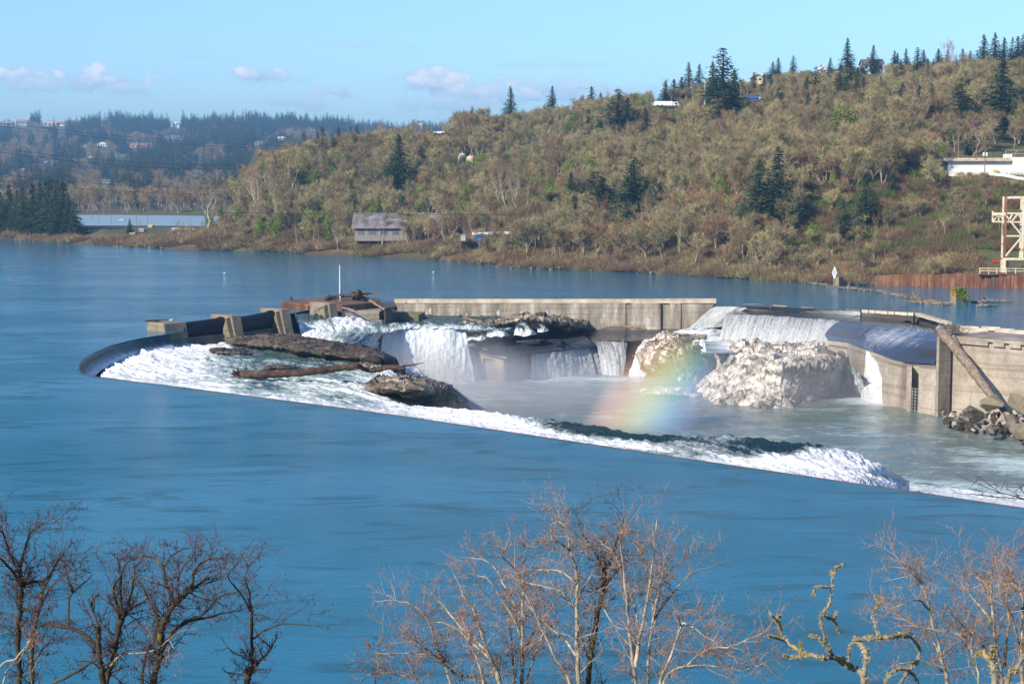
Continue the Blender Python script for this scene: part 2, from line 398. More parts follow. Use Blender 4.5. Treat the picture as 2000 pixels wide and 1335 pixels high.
# concrete dam under the lip: a wall following the lip, its thin crest just showing
M['conc_dark'] = surf('wet_dark_concrete', [(0.3, (0.035, 0.032, 0.030)), (0.5, (0.075, 0.066, 0.056)), (0.75, (0.12, 0.105, 0.088))], 0.25, 0.6, 0.3, 2, (1, 1, 0.25))
M['conc'] = surf('weathered_concrete', [(0.28, (0.14, 0.112, 0.088)), (0.5, (0.29, 0.24, 0.185)), (0.72, (0.43, 0.37, 0.295))], 0.22, 0.85, 0.35, 2, (1, 1, 0.5), spots=((0.15, 0.125, 0.09), 0.35, 0.64, (1, 1, 0.25)))
M['conc_top'] = surf('pale_coping_concrete', [(0.3, (0.36, 0.29, 0.20)), (0.6, (0.56, 0.47, 0.35)), (0.8, (0.64, 0.56, 0.44))], 0.5, 0.85, 0.3, 2, spots=((0.2, 0.16, 0.10), 0.7, 0.64))
M['conc_wall'] = surf('stained_wall_concrete', [(0.30, (0.075, 0.058, 0.042)), (0.44, (0.19, 0.155, 0.115)), (0.56, (0.30, 0.26, 0.20)), (0.72, (0.58, 0.53, 0.44))], 0.32, 0.85, 0.5, 1.5, (1, 1, 0.16), spots=((0.50, 0.47, 0.40), 0.8, 0.62, (1.0, 1, 0.35)))
M['conc_moss'] = surf('mossy_concrete', [(0.3, (0.09, 0.08, 0.035)), (0.55, (0.17, 0.14, 0.07)), (0.8, (0.26, 0.215, 0.13))], 0.4, 0.9, 0.4, 2, spots=((0.06, 0.085, 0.015), 0.45, 0.6))
M['conc_pier'] = surf('river_pier_concrete', [(0.3, (0.11, 0.088, 0.055)), (0.55, (0.20, 0.165, 0.11)), (0.8, (0.30, 0.255, 0.175))], 0.5, 0.85, 0.35, 2, (1, 1, 0.5), spots=((0.13, 0.12, 0.04), 0.6, 0.6))
M['conc_wet'] = surf('damp_concrete', [(0.3, (0.085, 0.072, 0.058)), (0.5, (0.18, 0.15, 0.12)), (0.75, (0.28, 0.24, 0.195))], 0.3, 0.7, 0.3, 2, (1, 1, 0.3))
lipw = [P(x, y) for x, y in LIP]
MBd = MB(); nrm = []
for i, p in enumerate(lipw):
    a = lipw[max(i - 1, 0)]; b = lipw[min(i + 1, len(lipw) - 1)]; d = (b - a).normalized(); nrm.append(Vector((d.y, -d.x, 0)))
near = 13
for i in range(near - 1):          # crest strip, 0.25 m wide, standing 6 cm proud of the water
    a, b = lipw[i], lipw[i + 1]; na, nb = -nrm[i] * -0.0, -nrm[i + 1] * -0.0
    oa, ob = Vector((0, 0.28, 0)), Vector((0, 0.28, 0))
    MBd.prism([(a.x, a.y, -12.5), (a.x + oa.x, a.y + oa.y, -12.5), (b.x + ob.x, b.y + ob.y, -12.5), (b.x, b.y, -12.5)],
              [(a.x, a.y, 0.05), (a.x + oa.x, a.y + oa.y, 0.05), (b.x + ob.x, b.y + ob.y, 0.05), (b.x, b.y, 0.05)])
solo('horseshoe_dam', MBd, M['conc_dark'], lipw[0], 'long thin dark concrete crest of the horseshoe dam holding back the blue water', 'dam')
def off(p, d, z, foam=0.6):
    return (p.x, p.y + d, z, foam)
# dark glassy water curling over the far, curved part of the lip
cur = [(196, 737.5), (180, 735), (160, 729), (152, 719), (157, 706), (178, 691), (215, 675), (265, 662), (330, 652)]
rows = []
cx, cy = P(600, 720).x, P(600, 700).y
for k, (o_, z, f) in enumerate([(-.2, 0.012, 0.10), (0.12, -0.06, 0.20), (0.4, -0.45, 0.27), (0.7, -1.0, 0.34), (1.1, -1.5, 0.58), (1.8, -2.1, 1.0)]):
    r = []
    for q in cur:
        p = P(*q); v = Vector((cx - p.x, cy - p.y, 0)).normalized(); s = o_ * (0.45 if q[0] > 190 and q[1] > 735 else 1)
        r.append((p.x + v.x * s, p.y + v.y * s, z, f))
    rows.append(r)
M['glass'] = white_mat('curling_dark_water', (0.004, 0.009, 0.014), 0.70, 0.10, 2.6, 0.44, 0.74, 0.5, 0.25, 1.6)
patch('lip_curtain_water', rows, 160, 26, M['glass'], 0.05, 0.9, flow_u=False, world=True, seed=3)

# ------------------------------------------------------------------ white water on the shelf, lofted region by region
def lipz(x, z=-0.55, d=0.35, f=0.9):
    ys = np.interp(x, [q[0] for q in LIP[:13]][::-1], [q[1] for q in LIP[:13]][::-1]); p = P(x, float(ys)); return (p.x, p.y + d, z, f)
def W3(px, py, z, f=0.6):
    p = P(px, py, z); return (p.x, p.y, p.z, f)
xs = [188, 240, 300, 360, 430, 500, 570, 640, 710, 760, 810]
near_row = [lipz(x) for x in xs]
# second row a little behind the lip; then the middle of the shelf; then its far edge
r1 = [W3(200, 731, -1.6, .8), W3(245, 730, -1.5, .8), W3(300, 738, -1.5, .8), W3(360, 744, -1.5, .75), W3(430, 750, -1.5, .7), W3(500, 758, -1.6, .5), W3(570, 765, -1.7, .6), W3(640, 775, -1.8, .6), W3(710, 788, -2.0, .6), W3(760, 798, -2.4, .8), W3(815, 806, -2.8, .95)]
r2 = [W3(208, 722, -2.1, .9), W3(255, 712, -1.8, .9), W3(310, 712, -1.8, .85), W3(370, 718, -1.8, .8), W3(440, 728, -2.0, .65), W3(510, 742, -2.0, .55), W3(580, 752, -2.2, .7), W3(650, 758, -2.4, .75), W3(710, 768, -2.7, .8), W3(765, 780, -4.0, .95), W3(818, 795, -6.5, 1)]
r3 = [W3(222, 712, -2.4, .95), W3(268, 697, -1.8, .95), W3(325, 692, -1.9, .9), W3(385, 698, -2.0, .75), W3(450, 706, -2.2, .55), W3(520, 722, -2.3, .55), W3(590, 738, -2.5, .6), W3(655, 742, -2.7, .6), W3(705, 748, -3.0, .75), W3(765, 762, -4.5, .95), W3(815, 775, -8.0, 1)]
r4 = [W3(236, 700, -2.5, .95), W3(285, 682, -2.0, .97), W3(340, 678, -2.2, .95), W3(400, 684, -2.3, .8), W3(465, 694, -2.5, .45), W3(540, 706, -2.6, .5), W3(610, 718, -2.7, .55), W3(670, 726, -2.8, .55), W3(715, 734, -3.2, .6), W3(765, 742, -3.6, .8), W3(812, 752, -8.5, 1)]
r5 = [W3(250, 688, -2.6, .9), W3(300, 670, -2.3, .95), W3(350, 668, -2.4, .95), W3(410, 674, -2.5, .8), W3(475, 684, -2.7, .45), W3(550, 694, -2.9, .35), W3(620, 703, -3.0, .4), W3(680, 713, -3.1, .5), W3(725, 722, -3.4, .6), W3(775, 728, -4.0, .8), W3(825, 735, -8.5, 1)]
r6 = [W3(265, 676, -2.8, .9), W3(312, 661, -2.6, .95), W3(365, 660, -2.7, .9), W3(425, 664, -2.8, .6), W3(490, 672, -3.0, .4), W3(560, 680, -3.2, .3), W3(630, 690, -3.3, .3), W3(695, 700, -3.5, .3), W3(740, 708, -4.0, .5), W3(785, 714, -6.0, .8), W3(830, 722, -9.0, 1)]
patch('rapids_water', [near_row, r1, r2, r3, r4, r5, r6], 520, 330, M['rapids'], 0.42, 0.55, world=True, seed=1)
# shelf right of the mossy rock: pale foam, then dark standing waves, then the big white spill
xs = [800, 870, 940, 1010, 1080, 1150, 1240, 1330, 1400, 1460, 1530, 1600, 1660, 1710, 1760]
near_row = [lipz(x, -0.55 - max(0, x - 1540) / 60, 0.35, .85 if x < 1150 else (.62 if x < 1380 else .95)) for x in xs]
m1 = [W3(800, 809, -1.5, .85), W3(870, 820, -1.5, .85), W3(940, 829, -1.5, .85), W3(1010, 838, -1.4, .75), W3(1080, 846, -1.3, .55), W3(1150, 858, -1.2, .5), W3(1240, 872, -1.2, .55), W3(1330, 885, -1.2, .4), W3(1400, 896, -1.3, .5), W3(1460, 905, -1.6, .9), W3(1530, 912, -1.5, .95), W3(1600, 922, -1.9, .95), W3(1660, 930, -2.6, .95), W3(1710, 940, -4.0, .95), W3(1765, 951, -7.5, .9)]
m2 = [W3(802, 804, -1.9, .9), W3(872, 813, -1.9, .9), W3(942, 820, -1.8, .85), W3(1012, 828, -1.5, .65), W3(1082, 836, -1.1, .3), W3(1152, 846, -1.0, .15), W3(1242, 860, -1.0, .32), W3(1332, 873, -0.9, .4), W3(1402, 882, -1.0, .35), W3(1462, 890, -1.1, .4), W3(1530, 898, -1.3, .75), W3(1600, 908, -1.8, .9), W3(1662, 917, -2.8, .9), W3(1714, 930, -5.0, .9), W3(1768, 946, -9.5, .9)]
m3 = [W3(804, 799, -2.3, .9), W3(874, 807, -2.3, .85), W3(944, 813, -2.1, .75), W3(1014, 821, -1.5, .55), W3(1084, 829, -0.9, .2), W3(1154, 838, -0.7, .1), W3(1244, 854, -0.7, .12), W3(1334, 861, -0.6, .3), W3(1404, 866, -0.6, .35), W3(1464, 874, -0.7, .2), W3(1530, 880, -1.0, .15), W3(1600, 890, -1.9, .8), W3(1665, 902, -3.0, 1), W3(1720, 921, -5.0, 1), W3(1772, 942, -9.8, .9)]
m4 = [W3(806, 794, -3.0, .8), W3(876, 800, -3.0, .75), W3(946, 806, -2.5, .6), W3(1016, 817, -1.9, .5), W3(1086, 826, -1.0, .25), W3(1156, 835, -0.8, .2), W3(1246, 850, -0.8, .2), W3(1336, 855, -0.7, .25), W3(1406, 858, -0.7, .3), W3(1466, 862, -0.7, .15), W3(1532, 868, -0.8, .1), W3(1605, 874, -1.5, .35), W3(1668, 888, -2.8, 1), W3(1724, 912, -5.0, 1), W3(1775, 938, -10, .9)]
def lower(r, d, z): return [(q[0], q[1] + d, min(q[2], z), q[3]) for q in r]
m5 = [(q[0] + 0.5, q[1] + 2.0, q[2] - 1.2, q[3]) for q in m4]
m6 = [(q[0] + 1.0, q[1] + 4.0, -12.6, .9) for q in m4]
patch('shelf_water', [near_row, m1, m2, m3, m4, m5, m6], 620, 190, M['rapids_dark'], 0.27, 1.5, world=True, seed=2)

FX = (1735, 1800, 1870, 1940, 2010, 2100, 2200, 2290)
def foot(dy, z, f): return [W3(x + 4, float(np.interp(x, [q[0] for q in LIP[:5]][::-1], [q[1] for q in LIP[:5]][::-1])) - dy, z, f - .1 * (k % 2)) for k, x in enumerate(FX)]
patch('foot_water', [[lipz(x, -11.8, 1.0, .85) for x in FX], foot(3, -11.8, .85), foot(11, -11.85, .72), foot(18, -12.0, .6), foot(24, -12.3, .45)], 340, 70, M['rapids'], .26, .8, world=True, seed=8)
# basin, 12 m below: a sheet whose foam follows the falls, the bays and the foot of the dam
gx = np.linspace(-75, 190, 520); gy = np.linspace(120, 345, 420); X, Y = np.meshgrid(gx, gy)
fo = np.full(X.shape, 0.42)
def blot(px, py, rx, ry, k, z=-12):
    global fo
    p = P(px, py, z); fo = np.maximum(fo, 0.22 + k * np.exp(-(((X - p.x) / rx) ** 2 + ((Y - p.y) / ry) ** 2)))
blot(820, 760, 20, 30, .75); blot(930, 770, 14, 16, .42); blot(1100, 742, 12, 9, .5); blot(1000, 790, 26, 12, .16); blot(1180, 740, 12, 7, .55); blot(1240, 715, 6, 9, .7)
blot(1715, 783, 8, 6, .8); blot(1660, 770, 4, 6, .6); blot(1990, 905, 11, 9, .55); blot(1900, 885, 5, 9, .35); blot(1900, 965, 24, 5, .7); blot(1800, 955, 12, 9, .55); blot(2000, 975, 16, 7, .8)
blot(1610, 797, 7, 1.2, .5); blot(1880, 800, 4, 3, .4); blot(1270, 735, 10, 4, .2); blot(1400, 840, 30, 6, .12); blot(1500, 830, 26, 5, .1)
Z = np.full(X.shape, -12.0) + fbm(X * 0.16, Y * 0.3, 0, 5, 4) * 0.16 + fbm(X * .5, Y * .7, 0, 9, 3) * 0.35 * np.clip(fo - 0.4, 0, 1)
o = grid('basin_water', np.stack([X, Y, Z], 2), M['basin'], None, True, {'fu': X, 'fv': Y, 'foam': fo}); tag(o, kind='structure')

# pools and cascades behind
pool = [[(575, 613, -0.2, .1), (620, 611, -0.3, .1), (670, 613, -0.6, .3), (740, 613, -1.3, .3), (800, 614, -1.8, .2), (880, 616, -2.0, .2), (960, 618, -2.1, .25), (1040, 622, -2.4, .3)],
        [(578, 622, -0.4, .3), (625, 617, -0.5, .15), (672, 621, -0.9, .9), (740, 622, -1.6, .55), (800, 622, -2.0, .3), (880, 624, -2.2, .3), (960, 626, -2.3, .3), (1040, 630, -2.8, .4)],
        [(582, 632, -0.9, .7), (628, 626, -1.0, .5), (676, 632, -1.4, .95), (742, 634, -1.9, .5), (800, 633, -2.2, .55), (880, 632, -2.3, .45), (960, 634, -2.5, .4), (1030, 638, -3.2, .5)],
        [(585, 645, -2.0, .9), (632, 642, -1.9, .75), (684, 646, -1.8, .6), (742, 648, -2.3, .7), (800, 642, -2.5, .9), (880, 641, -2.6, .9), (950, 645, -3.2, .7), (1020, 648, -4.0, .6)],
        [(590, 655, -2.6, .95), (640, 658, -2.4, .7), (695, 662, -2.3, .5), (744, 657, -3.6, .9), (795, 657, -4.2, 1), (870, 655, -4.2, 1), (930, 660, -5.2, .8), (1000, 660, -5.2, .6)],
        [(600, 664, -3.3, .85), (655, 672, -3.2, .6), (708, 684, -3.5, .6), (752, 698, -8.2, .95), (800, 700, -8.5, 1), (865, 700, -8.5, 1), (905, 705, -8.8, 1), (960, 700, -9, .8)],
        [(625, 675, -5, .8), (680, 690, -5, .7), (725, 705, -6.5, .8), (775, 742, -12, 1), (820, 750, -12.1, 1), (880, 752, -12.1, 1), (915, 752, -12.1, 1), (940, 745, -12.3, .8)]]
patch('upper_cascade_water', pool, 430, 300, M['rapids'], 0.36, 0.7, seed=4, flow_u=False)
def curtain(name, top, bot, nu, nv, mat, amp=0.25, foam=(.7, .8), seed=0, bulge=0.0, sc=0.8):
    T = cr(np.array([list(P(*q)) for q in top], float), 12, 0); B = cr(np.array([list(P(*q)) for q in bot], float), 12, 0)
    rows = []
    for t in (0, 0.12, 0.3, 0.55, 0.8, 1.0):
        d = np.array([0, -bulge, 0]) * math.sin(min(1, t * 1.6) * math.pi / 2); ez = t ** 1.25
        V = T * (1 - t) + B * t + d; V[:, 2] = T[:, 2] * (1 - ez) + B[:, 2] * ez
        rows.append([(v[0], v[1], v[2], foam[0] * (1 - t) + foam[1] * t) for v in V])
    return patch(name, rows, nu, nv, mat, amp, sc, world=True, seed=seed, flow_u=False, edge=True)
# ------------------------------------------------------------------ terrain beyond the river
DG = np.concatenate([np.arange(370, 700, 5.0), np.arange(700, 1200, 20.0), np.arange(1200, 4800, 60.0)])
# per column: shoreline row, then (distance, ground row) pairs as the photo shows them or (distance, None, height)
COLS = {
 -600: (460, [(780, 2.5), (1100, 6), (1500, 20), (2000, 58), (2600, 101), (3400, 70)]),
 0:    (463.5, [(690, 2.5), (1100, 6), (1500, 20), (2000, 57), (2600, 101), (3400, 70)]),
 30:   (467, [(680, 2.5), (1100, 6), (1500, 20), (2000, 57), (2600, 101), (3400, 70)]),
 200:  (478, [(610, 3.0), (640, 4), (700, 3.5), (1100, 6), (1500, 18), (2000, 58), (2600, 100), (3400, 70)]),
 400:  (488, [(575, 3.5), (640, 4), (1100, 7), (1500, 18), (2000, 60), (2600, 98), (3400, 70)]),
 440:  (489, [(570, 4), (600, 6), (640, 10), (700, 9), (1100, 7), (1500, 22), (2000, 62), (2600, 100), (3400, 70)]),
 500:  (490.5, [(560, 4), (580, 8), (640, 20), (680, 22), (760, 12), (1100, 7), (1500, 22), (2000, 62), (2600, 98), (3400, 70)]),
 560:  (493, [(552, 4), (575, 8), (650, 26), (690, 28), (800, 20), (1100, 10), (1500, 24), (2000, 62), (2600, 97), (3400, 70)]),
 700:  (499, [(530, 4), (560, 7), (600, 13), (660, 28), (700, 33), (820, 33), (1100, 20), (2000, 60), (2600, 90), (3400, 60)]),
 850:  (505, [(512, 4), (545, 6), (590, 15), (640, 28), (690, 37), (740, 42), (850, 44), (1100, 30), (2000, 50), (2600, 85), (3400, 60)]),
 880:  (508, [(505, 4), (540, 6), (590, 16), (640, 29), (690, 38), (740, 43), (850, 44), (1100, 34), (2000, 50), (2600, 85), (3400, 60)]),
 1000: (521, [(475, 3), (520, 6), (560, 14), (600, 26), (640, 38), (690, 50), (800, 58), (1100, 50), (2600, 60), (3400, 50)]),
 1150: (527, [(462, 3), (500, 8), (540, 18), (590, 32), (640, 47), (690, 57), (800, 64), (1100, 60), (2600, 60), (3400, 50)]),
 1300: (533, [(448, 3), (480, 8), (520, 18), (580, 36), (630, 52), (690, 64), (800, 72), (1100, 66), (2600, 60), (3400, 50)]),
 1500: (547, [(420, 3), (440, 9), (480, 21), (540, 38), (600, 55), (660, 68), (780, 80), (1100, 74), (2600, 60), (3400, 50)]),
 1700: (556, [(402, 3), (420, 9), (455, 22), (510, 38), (570, 54), (640, 68), (760, 83), (1100, 78), (2600, 60), (3400, 50)]),
 1850: (560, [(395, 3.2), (412, 9), (440, 17), (466, 24.6), (500, 26.5), (560, 48), (620, 65), (740, 86), (1100, 80), (2600, 60), (3400, 50)]),
 2000: (562, [(391, 3.2), (408, 9), (435, 17), (462, 24.4), (500, 26.5), (550, 48), (620, 68), (740, 90), (1100, 84), (2600, 60), (3400, 50)]),
 2500: (570, [(378, 3.2), (395, 9), (420, 17), (450, 24.4), (490, 26.5), (540, 48), (620, 70), (740, 92), (1100, 86), (2600, 60), (3400, 50)]),
}
RIDGE = {1000: (690, 42.7), 1150: (690, 49), 1300: (690, 53), 1500: (660, 56.4), 1700: (640, 58.4), 1850: (620, 58.3), 2000: (620, 59), 2500: (620, 60)}
for c_, (dr_, zr_) in RIDGE.items():
    wl_, pr_ = COLS[c_]; z_ = dict(pr_).get(dr_) or 68; k_ = (zr_ - 25) / (z_ - 25)
    COLS[c_] = (wl_, [(d, z if z <= 25 else (25 + (z - 25) * k_ if d <= dr_ else min(25 + (z - 25) * k_, zr_ + (d - dr_) * (.09 if c_ >= 1500 else .022)))) for d, z in pr_])
for c_ in COLS:      # the far hills lie 1.6 times farther out, at the same angle of view
    COLS[c_] = (COLS[c_][0], [(d, z) if d <= 1100 else (1100 + (d - 1100) * 1.6, 25 + (z - 25) * (1100 + (d - 1100) * 1.6) / d) for d, z in COLS[c_][1]])
cpx = sorted(COLS); CT = []
for c in cpx:
    wl, pr = COLS[c]; d0 = P(1000, wl).y
    xs = [d0 - 40, d0 - 1.0, d0 + 2.5] + [p[0] for p in pr]; zs = [-6, -0.5, 1.3] + [p[1] for p in pr]
    CT.append(np.interp(DG, xs, zs))
CT = np.array(CT)
NC = 420; colx = np.linspace(-600, 2500, NC)
ZT = np.array([np.interp(colx, cpx, CT[:, k]) for k in range(len(DG))])            # (distance, column)
XW = DG[:, None] * (colx[None, :] - 1000) / 3316.0; YW = np.repeat(DG[:, None], NC, 1)
rough_ = fbm(XW * 0.03, YW * 0.03, 0, 31, 5) * np.clip((ZT - 3) / 12, 0, 1) * 2.4 + fbm(XW * .2, YW * .2, 0, 41, 3) * 0.35 * np.clip(ZT / 2, 0, 1)
ZT = ZT + rough_
fl_m = (colx[None, :] > 130) & (colx[None, :] < 500) & (DG[:, None] > 672) & (DG[:, None] < 905)
ZT = np.where(fl_m, 4.2 - .6 * ((DG[:, None] > 695) & (DG[:, None] < 885)), ZT)
def ground(x, y):
    c = 1000 + x / y * 3316.0
    fi = (c - colx[0]) / (colx[1] - colx[0]); i = int(min(max(fi, 0), NC - 2)); fx = min(max(fi - i, 0), 1)
    k = int(min(max(np.searchsorted(DG, y) - 1, 0), len(DG) - 2)); fy = min(max((y - DG[k]) / (DG[k + 1] - DG[k]), 0), 1)
    return float((ZT[k, i] * (1 - fx) + ZT[k, i + 1] * fx) * (1 - fy) + (ZT[k + 1, i] * (1 - fx) + ZT[k + 1, i + 1] * fx) * fy)
def onhill(px, py, d0=380, d1=4200):
    """the nearest ground beyond d0 that the photo shows at px, py"""
    d = d0; pd = d0
    while d < d1:
        p = PD(px, py, d)
        if ground(p.x, p.y) >= p.z and p.y > 395:
            p.z = ground(p.x, p.y); return p
        d *= 1.006
    # above the skyline: stand on the crest instead
    best, bd = -9, 500
    for k in range(80):
        dd = 480 + k * 5 if d0 < 900 else 1500 + k * 35; q = PD(px, py, dd); e = (ground(q.x, q.y) - H) / dd
        if e > best: best, bd = e, dd
    p = PD(px, py, bd + 8); p.z = ground(p.x, p.y); return p
gm, gt, gb = newmat('hillside_ground'); g = G(gt); co = g.n('ShaderNodeTexCoord').outputs['Object']
c = g.ramp(g.noise(co, 0.05, 6, 0.65, 0.4), [(0.32, (0.075, 0.052, 0.032)), (0.45, (0.115, 0.085, 0.045)), (0.55, (0.075, 0.095, 0.028)), (0.68, (0.125, 0.105, 0.05))])
c = g.mix(0.5, c, g.ramp(g.noise(co, 0.8, 5, 0.7), [(0.3, (0.3, 0.3, 0.3)), (0.7, (0.8, 0.8, 0.8))]), 'OVERLAY')
sz = g.n('ShaderNodeSeparateXYZ', {0: co}).outputs[2]
c = g.mix(g.m('MULTIPLY', g.rng(sz, 1.6, 0.5), g.rng(g.noise(co, 0.3, 4), 0.40, 0.55, 0.35, 1)), c, (0.085, 0.06, 0.042, 1))
gt.links.new(c, gb.inputs['Base Color']); gb.inputs['Roughness'].default_value = 0.95
bn = g.n('ShaderNodeBump', {'Height': g.noise(co, 1.2, 5, 0.7), 'Strength': 0.8, 'Distance': 0.5}); gt.links.new(bn.outputs[0], gb.inputs['Normal'])
o = grid('hillside', np.stack([XW, YW, ZT], 2), gm, None, True); tag(o, kind='structure')

# river bed / valley floor far out, so that nothing ends in a void
mb = MB(); mb.box(-3200, 3200, -300, 5000, -22, -20); tag(mb.build('riverbed', gm), kind='structure')
# the near bank the viewer stands on, below the frame
xs = np.linspace(-90, 110, 60); ys = np.linspace(-25, 74, 50); X, Y = np.meshgrid(xs, ys)
Z = np.interp(Y, [-25, 0, 12, 30, 50, 66, 74], [23.4, 22.8, 16, 7.5, 3.0, 0.6, -1.5]) + fbm(X * .12, Y * .12, 0, 77, 4) * 0.5
NB = (xs, ys, Z)
o = grid('near_bank', np.stack([X, Y, Z], 2), gm, None, True); tag(o, kind='structure')
def nearz(x, y): return float(np.interp(y, [-25, 0, 12, 30, 50, 66, 74], [23.4, 22.8, 16, 7.5, 3.0, 0.6, -1.5])) - 0.4
# settling pond on the flat behind the left bank
M['pond'] = water_mat('pond_water', (0.26, 0.34, 0.38), 0.5, 0.3)
q = [P(150, 440.5, 4.3), P(330, 441, 4.3), P(425, 442, 4.3), P(490, 444, 4.3), P(490, 423, 4.3), P(330, 420.5, 4.3), P(190, 419.5, 4.3), P(150, 420, 4.3)]
tag(tris('pond_water', q, [tuple(range(8))], M['pond']), kind='structure')

# ------------------------------------------------------------------ vegetation
M['twig_grey'] = leafy('lichen_grey_twigs', [(0.2, (0.11, 0.082, 0.032)), (0.5, (0.28, 0.228, 0.108)), (0.8, (0.46, 0.385, 0.20))], 0.75)
M['twig_brown'] = leafy('brown_twigs', [(0.2, (0.09, 0.05, 0.022)), (0.5, (0.235, 0.15, 0.078)), (0.8, (0.40, 0.26, 0.13))], 0.6)
M['twig_red'] = leafy('red_brown_brush', [(0.2, (0.095, 0.055, 0.036)), (0.5, (0.19, 0.11, 0.07)), (0.8, (0.28, 0.18, 0.11))], 0.5)
M['bark_grey'] = surf('grey_bark', [(0.3, (0.13, 0.105, 0.075)), (0.7, (0.36, 0.30, 0.22))], 1.5, 0.9, 0.4, 5, rnd=0.3)
M['bark_pale'] = surf('pale_bark', [(0.3, (0.30, 0.24, 0.17)), (0.7, (0.52, 0.44, 0.33))], 1.2, 0.9, 0.3, 5, rnd=0.3)
M['bark_fir'] = surf('fir_bark', [(0.3, (0.09, 0.055, 0.038)), (0.7, (0.20, 0.13, 0.09))], 1.2, 0.9, 0.3, 5)
M['needles'] = leafy('fir_needles', [(0.2, (0.010, 0.022, 0.011)), (0.5, (0.027, 0.053, 0.023)), (0.85, (0.060, 0.090, 0.036))], 0.4)
M['needles_seq'] = leafy('dense_needles', [(0.2, (0.012, 0.026, 0.009)), (0.5, (0.032, 0.056, 0.018)), (0.85, (0.060, 0.080, 0.028))], 0.4)
M['ivy'] = leafy('ivy_leaves', [(0.2, (0.035, 0.075, 0.010)), (0.5, (0.11, 0.17, 0.018)), (0.85, (0.30, 0.31, 0.035))], 0.6)
M['grass'] = leafy('bank_grass', [(0.2, (0.05, 0.085, 0.015)), (0.5, (0.10, 0.15, 0.03)), (0.8, (0.17, 0.17, 0.06))], 0.5)

def rv(r, k=1.0):
    return Vector((r.gauss(0, 1), r.gauss(0, 1), r.gauss(0, 1))) * k
def bare_tree(seed, h, spread, upright, ntw, tl, tw, r0=0.22, levels=3, clear=0.25):
    """trunk (tapered limbs) and crown (fine twigs) of a leafless tree standing at the origin"""
    r = random.Random(seed); T = MB(); K = MB(); ends = []
    def grow(p, d, ln, rad, lv):
        n = 4; pts = [p.copy()]; q = p.copy(); dd = d.copy()
        for i in range(n):
            dd = (dd + rv(r, 0.16) + Vector((0, 0, upright * 0.12))).normalized(); q = q + dd * (ln / n); pts.append(q.copy())
        rs = [rad * (1 - 0.55 * i / n) for i in range(n + 1)]
        T.tube(pts, rs, 5 if lv < 2 else 3, caps=False)
        if lv >= 1: ends.append((pts, lv))
        if lv >= levels: return
        k = (6, 5, 4)[min(lv, 2)]
        for c in range(k):
            i = r.choice([2, 3, 4, 4]) if lv else r.choice([1, 2, 3, 4, 4]) ; t = pts[i]
            a = r.random() * 6.283; out_ = Vector((math.cos(a), math.sin(a), 0))
            nd = (dd * 0.6 + out_ * spread * r.uniform(0.6, 1.2) + Vector((0, 0, upright * r.uniform(0.2, 0.8)))).normalized()
            grow(t, nd, ln * r.uniform(0.5, 0.75), rs[i] * 0.6, lv + 1)
    grow(Vector((0, 0, -0.4)), Vector((r.uniform(-.1, .1), r.uniform(-.1, .1), 1)).normalized(), h * (clear + 0.2), r0, 0)
    tips = [e for e in ends if e[1] >= max(1, levels - 1)]
    for i in range(ntw):
        pts, lv = r.choice(tips); k = r.randrange(1, 5); p = pts[k].lerp(pts[k - 1], r.random())
        d = ((pts[k] - pts[k - 1]).normalized() * 0.7 + rv(r, 0.55) + Vector((0, 0, 0.25 * upright))).normalized()
        l = tl * r.uniform(0.5, 1.3); e = p + d * l; nr = d.cross(rv(r)).normalized()
        K.sliver(p, e, tw * r.uniform(0.6, 1.3), nr)
        m_ = p.lerp(e, 0.45); e2 = m_ + (d + rv(r, 0.45)).normalized() * l * 0.6; K.sliver(m_, e2, tw * 0.7, nr)
    s = h / max(v[2] for v in K.v)
    for Q in (T, K): Q.v = [(a * s, b * s, c * s) for a, b, c in Q.v]
    return T, K
def conifer(seed, h, rad, taper=1.0, dens=1.0, droop=0.25, bare=0.12, full=1.0, sl=1.0):
    r = random.Random(seed); T = MB(); K = MB()
    T.tube([(0, 0, -0.5), (r.uniform(-.1, .1), 0, h * .5), (0, 0, h)], [rad * 0.11, rad * 0.07, 0.02], 6, caps=False)
    z = h * bare; asym = r.uniform(0, 6.28)
    while z < h * 0.99:
        t = (z - h * bare) / (h * (1 - bare)); R_ = rad * ((1 - t) ** taper) * full * r.choice((r.uniform(0.45, 0.8), r.uniform(0.75, 1.2), r.uniform(0.8, 1.1))) + 0.12
        if t < 0.12: R_ *= 0.6 + 3 * t
        nb = max(3, int((5 + 5 * (1 - t)) * dens))
        for b in range(nb):
            a = r.random() * 6.283; rr = R_ * r.uniform(0.55, 1.15) * (1 + 0.14 * math.cos(a - asym))
            if r.random() < 0.12 + .25 * (math.sin(z * 1.7 + a + seed) > .75): continue
            dr = droop * r.uniform(0.5, 1.5); d = Vector((math.cos(a), math.sin(a), 0)); side = Vector((-d.y, d.x, 0))
            k = max(3, int(rr / (0.55 * sl)))
            for i in range(k):
                f = (i + r.random()) / k; f = f ** 0.8; c = Vector((0, 0, z)) + d * rr * f + Vector((0, 0, rr * (0.25 * f - dr * f * f * 1.6)))
                ks = .4 + .6 * (1 - t); w = 0.5 * ks * sl * (1.15 - 0.6 * f) * r.uniform(0.7, 1.3); l = 0.62 * ks * sl * r.uniform(0.7, 1.4)
                s1 = side * (w * r.choice((-1, 1))); e = c + d * l * 0.7 + s1 + Vector((0, 0, -0.25 * l)) + rv(r, 0.08)
                p1 = c + d * (-l * 0.3) + Vector((0, 0, 0.12)); p2 = c + d * l + Vector((0, 0, -0.12 * l)) + rv(r, 0.08)
                K.add([p1, e, p2], [(0, 1, 2)])
                if r.random() < 0.6: K.add([p1, c - s1 * 0.9 + Vector((0, 0, -0.3 * l)), p2], [(0, 1, 2)])
        z += h * 0.021 * r.uniform(0.7, 1.3) / max(dens, .5) * sl
    return T, K
